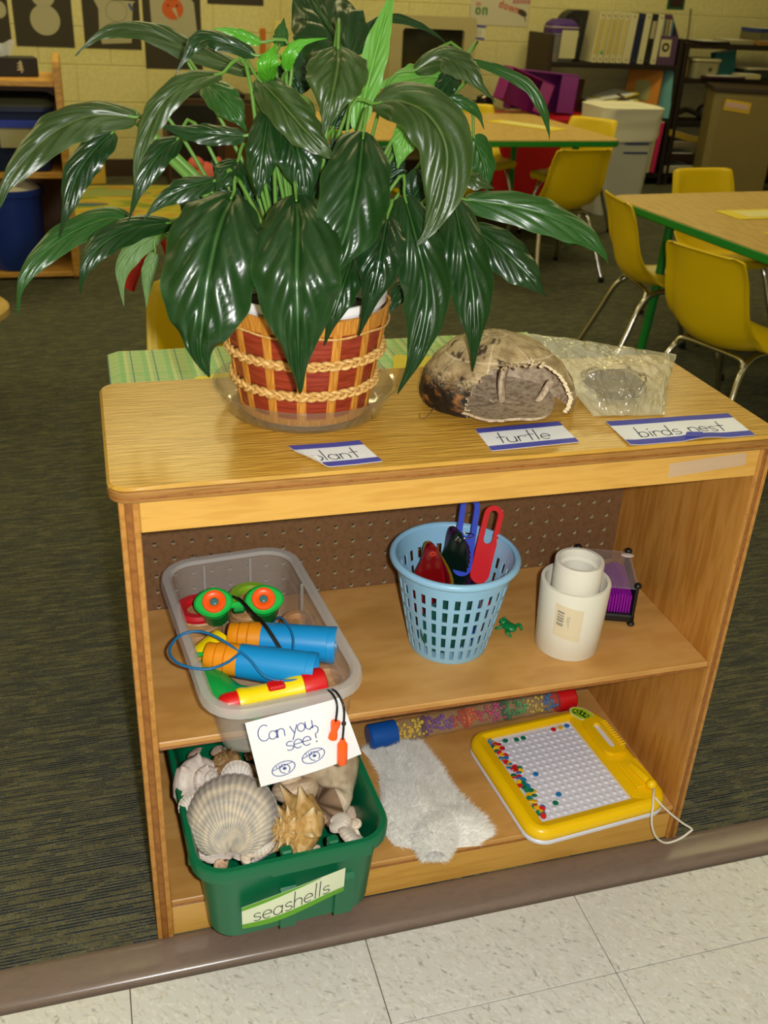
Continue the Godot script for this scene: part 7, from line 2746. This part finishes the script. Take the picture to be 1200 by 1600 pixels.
	for k in 6:
		box_at("magazine", Vector3(-0.03 + k * 0.013, 0.14, 0.0), Vector3(0.007, 0.25 - 0.006 * (k % 3), 0.20), mat([rgb(200, 190, 150), rgb(70, 110, 140), rgb(190, 170, 120), rgb(150, 120, 60), rgb(200, 196, 170), rgb(60, 130, 150)][k], 0.5), mf, 0.001)
	# upper compartment: dark red folder, heap of thin books, big picture books leaning at the right
	book("folder_box", "dark red folder box standing in the bookcase behind the purple boxes", "folder", Vector3(3.02, 0.54, -5.44), Vector3(0.28, 0.22, 0.10), rgb(70, 14, 14), Vector3(0, 0.25, -0.08))
	var heap := [rgb(150, 120, 60), rgb(60, 90, 50), rgb(176, 90, 60), rgb(120, 110, 90), rgb(20, 96, 150), rgb(200, 180, 60), rgb(90, 70, 50), rgb(206, 186, 40)]
	var hl := ["tan thin book at the bottom of the loose heap on the bookcase's middle board", "dark green thin book second in the loose heap", "brick-red thin book in the loose heap", "grey-brown thin book in the loose heap", "blue thin book slanting across the loose heap", "yellow-green thin book at the right side of the heap", "brown thin book on top of the heap", "yellow booklet lying at the right foot of the heap"]
	for k in 8:
		book("thin_book", hl[k], "book", Vector3(3.30 + (0.08 if k == 5 or k == 7 else 0.0) + 0.012 * (k % 3), 0.428 + 0.017 * k, -5.42), Vector3(0.26, 0.012, 0.20), heap[k], Vector3(0.06, 0.3 * sin(k * 2.0), 0.10 + 0.012 * k), "thin books heaped in the bookcase")
	book("picture_book", "big orange picture book with a pale cover picture leaning in the bookcase", "book", Vector3(3.60, 0.572, -5.42), Vector3(0.03, 0.30, 0.23), rgb(190, 120, 24), Vector3(0, 0.75, -0.10))
	box_at("cover_picture", Vector3(-0.0165, 0.01, 0.0), Vector3(0.001, 0.12, 0.10), mat(rgb(150, 150, 100), 0.6), get_node("picture_book"), 0.0002)
	book("picture_book", "tall green picture book behind the orange one in the bookcase", "book", Vector3(3.665, 0.575, -5.45), Vector3(0.014, 0.31, 0.22), rgb(40, 110, 50), Vector3(0, 0.75, -0.10))
	book("picture_book", "pale blue picture book outermost beside the orange one", "book", Vector3(3.690, 0.572, -5.39), Vector3(0.016, 0.30, 0.22), rgb(90, 150, 160), Vector3(0, 0.72, -0.09))
	# lower compartment: tall books
	var tall := [rgb(70, 40, 30), rgb(96, 100, 50), rgb(60, 80, 40), rgb(150, 130, 60), rgb(190, 184, 140), rgb(196, 40, 96)]
	var tl := ["brown tall book at the left in the bookcase's lowest row beside the trash can", "olive tall book in the lowest row", "dark green tall book in the lowest row", "mustard tall book in the lowest row", "cream tall book in the lowest row", "bright pink tall book at the right end of the lowest row"]
	for k in 6:
		book("tall_book", tl[k], "book", Vector3(3.50 + 0.040 * k, 0.229 + 0.006 * (k % 3), -5.40), Vector3(0.030, 0.295 + 0.012 * (k % 3), 0.22), tall[k], Vector3(0, 0, -0.06), "tall books in the bookcase's lowest row")
	# second, taller-shelved bookcase to the right
	var o2 := thing("bookcase", "second dark bookcase crowded with papers and boxes at the right end of the back wall", "bookcase", Vector3(4.295, 0, -5.47))
	for s in [-1.0, 1.0]:
		box_at("side_panel", Vector3(s * 0.485, 0.44, 0), Vector3(0.03, 0.88, 0.34), dk, o2, 0.003)
	for y in [0.862, 0.655, 0.385, 0.06]:
		box_at("shelf_board", Vector3(0, y, 0.005), Vector3(0.94, 0.028, 0.32), dk, o2, 0.002)
	box_at("divider", Vector3(0.22, 0.52, 0.0), Vector3(0.02, 0.24, 0.30), dk, o2, 0.002)
	var wt := thing("white_tub", "round-cornered white tub with a small dark label in the second bookcase", "tub", Vector3(3.99, 0.670, -5.40))
	st = new_st()
	loft(st, [ring_at(0.18, 0.15, 0.03, 0.0), ring_at(0.20, 0.17, 0.035, 0.10)], true)
	obj("tub", st, mat(rgb(150, 144, 112), 0.5), wt)
	st = new_st()
	loft(st, [ring_at(0.21, 0.18, 0.04, 0.101), ring_at(0.215, 0.185, 0.04, 0.106), ring_at(0.205, 0.175, 0.04, 0.118)], true, true)
	obj("lid", st, mat(rgb(176, 168, 134), 0.5), wt)
	box_at("label_spot", Vector3(0.02, 0.055, 0.082), Vector3(0.022, 0.022, 0.006), mat(rgb(60, 54, 44), 0.7), wt, 0.0005)
	book("teal_box", "teal box with a green and orange picture in the second bookcase", "box", Vector3(4.17, 0.752, -5.43), Vector3(0.17, 0.16, 0.05), rgb(10, 96, 104), Vector3(0, 0.1, 0.14))
	var gb := thing("glue_bottle", "slim tan bottle with a white tip standing left of the white tub", "bottle", Vector3(3.845, 0.670, -5.36))
	st = new_st()
	lathe(st, [Vector2(0, 0), Vector2(0.018, 0), Vector2(0.02, 0.01), Vector2(0.019, 0.10), Vector2(0.010, 0.115)], 18)
	obj("bottle", st, mat(rgb(190, 160, 84), 0.5), gb)
	st = new_st()
	lathe(st, [Vector2(0.011, 0.113), Vector2(0.012, 0.12), Vector2(0.004, 0.15), Vector2(0.0, 0.151)], 18)
	obj("tip", st, mat(rgb(206, 200, 170), 0.5), gb)
	var cb := thing("clear_bag", "crumpled clear bag beside the glue bottle in the second bookcase", "bag", Vector3(3.815, 0.670, -5.45))
	st = new_st()
	ball(st, Vector3(0, 0.075, 0), Vector3(0.035, 0.075, 0.04), 18, 12)
	obj("bag", st, fr, cb)
	var paper_cols := [rgb(64, 30, 50), rgb(176, 40, 36), rgb(40, 120, 50), rgb(196, 186, 140), rgb(30, 46, 40), rgb(206, 196, 160)]
	var pl := ["dark purple stack of paper under the white tub", "red packet at the front edge of the second bookcase's upper board", "green packet beside the red one", "cream stack of cards right of the green packet", "dark stack of papers under the cream sheets at the picture's right edge", "cream sheets on the dark stack at the picture's right edge"]
	var pp := [Vector3(4.10, 0.682, -5.36), Vector3(4.02, 0.679, -5.325), Vector3(4.13, 0.679, -5.325), Vector3(4.31, 0.690, -5.36), Vector3(4.42, 0.700, -5.45), Vector3(4.43, 0.735, -5.45)]
	var ps := [Vector3(0.3, 0.016, 0.2), Vector3(0.09, 0.014, 0.03), Vector3(0.12, 0.014, 0.03), Vector3(0.14, 0.03, 0.15), Vector3(0.20, 0.055, 0.14), Vector3(0.22, 0.014, 0.16)]
	for k in 6:
		book("paper_stack", pl[k], "paper", pp[k], ps[k], paper_cols[k], Vector3(0, 0.1 * sin(k * 3.0), 0), "papers in the second bookcase")
	var tops := [[Vector3(4.00, 0.886, -5.40), Vector3(0.22, 0.014, 0.2), rgb(30, 26, 24), "flat black folder on top of the second bookcase"], [Vector3(4.21, 0.891, -5.42), Vector3(0.18, 0.026, 0.2), rgb(150, 144, 110), "grey-white paper pile on top of the second bookcase"], [Vector3(4.44, 0.892, -5.42), Vector3(0.24, 0.028, 0.22), rgb(150, 110, 50), "orange-brown paper pile on top of the second bookcase at the picture's edge"], [Vector3(4.45, 0.930, -5.45), Vector3(0.22, 0.044, 0.2), rgb(96, 92, 66), "grey box file upon the orange-brown pile"], [Vector3(4.44, 0.966, -5.45), Vector3(0.20, 0.024, 0.2), rgb(34, 50, 120), "blue folder topmost at the right end of the second bookcase"]]
	for t in tops:
		book("paper_pile", t[3], "paper", t[0], t[1], t[2], Vector3(0, 0.08, 0), "papers on top of the second bookcase")
	var hp := thing("dark_bag", "dark crumpled bag with a bulge on the second bookcase's middle board", "bag", Vector3(4.02, 0.400, -5.40))
	st = new_st()
	ball(st, Vector3(0.06, 0.055, 0), Vector3(0.06, 0.055, 0.06))
	tube(st, spline([Vector3(-0.2, 0.02, 0.02), Vector3(-0.09, 0.07, 0), Vector3(0.03, 0.03, 0.02)], 12), 0.02, 0.014, 8)
	obj("body", st, mat(rgb(30, 22, 18), 0.6), hp)
	var low := [[Vector3(3.90, 0.310, -5.40), Vector3(0.26, 0.04, 0.2), rgb(168, 140, 50), "mustard box slanting across the books low in the second bookcase", 0.22], [Vector3(3.90, 0.262, -5.40), Vector3(0.20, 0.035, 0.2), rgb(124, 112, 92), "grey-brown book under the mustard box", 0.0], [Vector3(3.90, 0.180, -5.40), Vector3(0.22, 0.05, 0.2), rgb(44, 30, 26), "dark book low in the second bookcase", 0.0], [Vector3(3.91, 0.100, -5.40), Vector3(0.24, 0.045, 0.2), rgb(170, 166, 140), "pale book at the bottom of the second bookcase", 0.0]]
	for t in low:
		book("stacked_book", t[3], "book", t[0], t[1], t[2], Vector3(0, 0, -float(t[4])), "books low in the second bookcase")
	# tan metal cabinet in front of it
	var tc := thing("tan_cabinet", "tan metal cabinet with a pink and yellow label, in front of the second bookcase", "cabinet", Vector3(3.97, 0, -4.84), -0.42)
	box_at("body", Vector3(0, 0.33, 0), Vector3(0.40, 0.62, 0.34), mat(rgb(126, 112, 64), 0.5), tc, 0.005)
	box_at("plinth", Vector3(0, 0.011, 0), Vector3(0.38, 0.022, 0.32), M.black, tc, 0.001)
	box_at("door", Vector3(0.02, 0.325, 0.172), Vector3(0.35, 0.59, 0.006), mat(rgb(122, 106, 56), 0.45), tc, 0.002)
	box_at("dark_top", Vector3(0.0, 0.6545, 0), Vector3(0.42, 0.028, 0.36), dkl, tc, 0.003)
	box_at("label_card", Vector3(-0.055, 0.565, 0.1765), Vector3(0.155, 0.062, 0.002), mat(rgb(200, 164, 30), 0.6), tc, 0.0004, Basis(Vector3.BACK, -0.10))
	box_at("label_strip", Vector3(-0.057, 0.568, 0.1782), Vector3(0.135, 0.030, 0.002), mat(rgb(196, 160, 150), 0.6), tc, 0.0004, Basis(Vector3.BACK, -0.10))
	# white trash can with a liner and two blue stripes
	var t := thing("trash_can", "tall white trash can with a white liner and two thin blue stripes", "trash can", Vector3(2.965, 0, -4.50))
	st = new_st()
	loft(st, [ring_at(0.28, 0.26, 0.05, 0.0), ring_at(0.35, 0.32, 0.06, 0.545), ring_at(0.37, 0.34, 0.07, 0.555), ring_at(0.37, 0.34, 0.07, 0.575)], true, true)
	obj("can", st, mat(rgb(206, 206, 196), 0.45), t)
	st = new_st()
	var nz := FastNoiseLite.new()
	nz.frequency = 1.3
	var rings := []
	for k in 7:
		var v := k / 6.0
		var rg := ring_at(lerpf(0.365, 0.385, v), lerpf(0.335, 0.355, v), 0.07, lerpf(0.42, 0.58, v))
		for i in rg.size() - 1:
			var q := rg[i]
			rg[i] = q + Vector3(q.x, 0, q.z).normalized() * 0.008 * nz.get_noise_2d(q.x * 9.0 + k, q.z * 9.0) + (Vector3(0, 0.035 * nz.get_noise_2d(q.x * 3.0, q.z * 3.0), 0) if k == 0 else Vector3.ZERO)
		rg[rg.size() - 1] = rg[0]
		rings.append(rg)
	rings.append(ring_at(0.34, 0.31, 0.06, 0.588))
	rings.append(ring_at(0.28, 0.25, 0.05, 0.577))
	loft(st, rings, false, true)
	obj("liner", st, mat(rgb(230, 226, 208), 0.45), t)
	for k in 2:
		box_at("blue_stripe", Vector3(0.04, 0.395 - k * 0.048, 0.1550 - k * 0.0028), Vector3(0.15, 0.009, 0.006), mat(rgb(24, 50, 120), 0.5), t, 0.001, Basis(Vector3.RIGHT, -0.055))
	# purple cartons on a red bin
	var rb := thing("red_tub", "red plastic tub holding the purple cartons behind the farther table", "tub", Vector3(2.66, 0, -4.92))
	st = new_st()
	loft(st, [ring_at(0.56, 0.34, 0.04, 0.0), ring_at(0.64, 0.42, 0.05, 0.45), ring_at(0.66, 0.44, 0.05, 0.455), ring_at(0.66, 0.44, 0.05, 0.475)], true, true)
	obj("tub", st, mat(rgb(176, 14, 16), 0.4), rb)
	for s in [[Vector3(2.66, 0.4765, -4.97), 0.02, Vector3(0.42, 0.22, 0.10), "dark purple open carton standing up at the back on the red tub", rgb(112, 26, 126), -0.07], [Vector3(2.47, 0.4765, -4.86), 0.20, Vector3(0.32, 0.18, 0.10), "lighter magenta carton leaning in front of the dark purple one", rgb(146, 40, 132), -0.32]]:
		var c := thing("purple_carton", s[3], "carton", s[0], s[1], "purple cartons on the red tub")
		c.rotation.z = s[5]
		var sz: Vector3 = s[2]
		var cm := mat(s[4], 0.5)
		var lift := Vector3(0, 0.05 if s[5] < -0.2 else 0.014, 0)
		box_at("back_wall", lift + Vector3(0, sz.y / 2, -sz.z / 2), Vector3(sz.x, sz.y, 0.006), cm, c, 0.002)
		for q in [-1.0, 1.0]:
			box_at("side_wall", lift + Vector3(q * (sz.x / 2 - 0.003), sz.y / 2, 0), Vector3(0.006, sz.y, sz.z), cm, c, 0.002)
		box_at("top_wall", lift + Vector3(0, sz.y - 0.003, 0), Vector3(sz.x - 0.014, 0.006, sz.z), cm, c, 0.002)
		box_at("flap", lift + Vector3(sz.x * 0.36, sz.y * 0.5, sz.z / 2 - 0.003), Vector3(sz.x * 0.26, sz.y - 0.014, 0.005), mat((s[4] as Color).lightened(0.12), 0.5), c, 0.002)
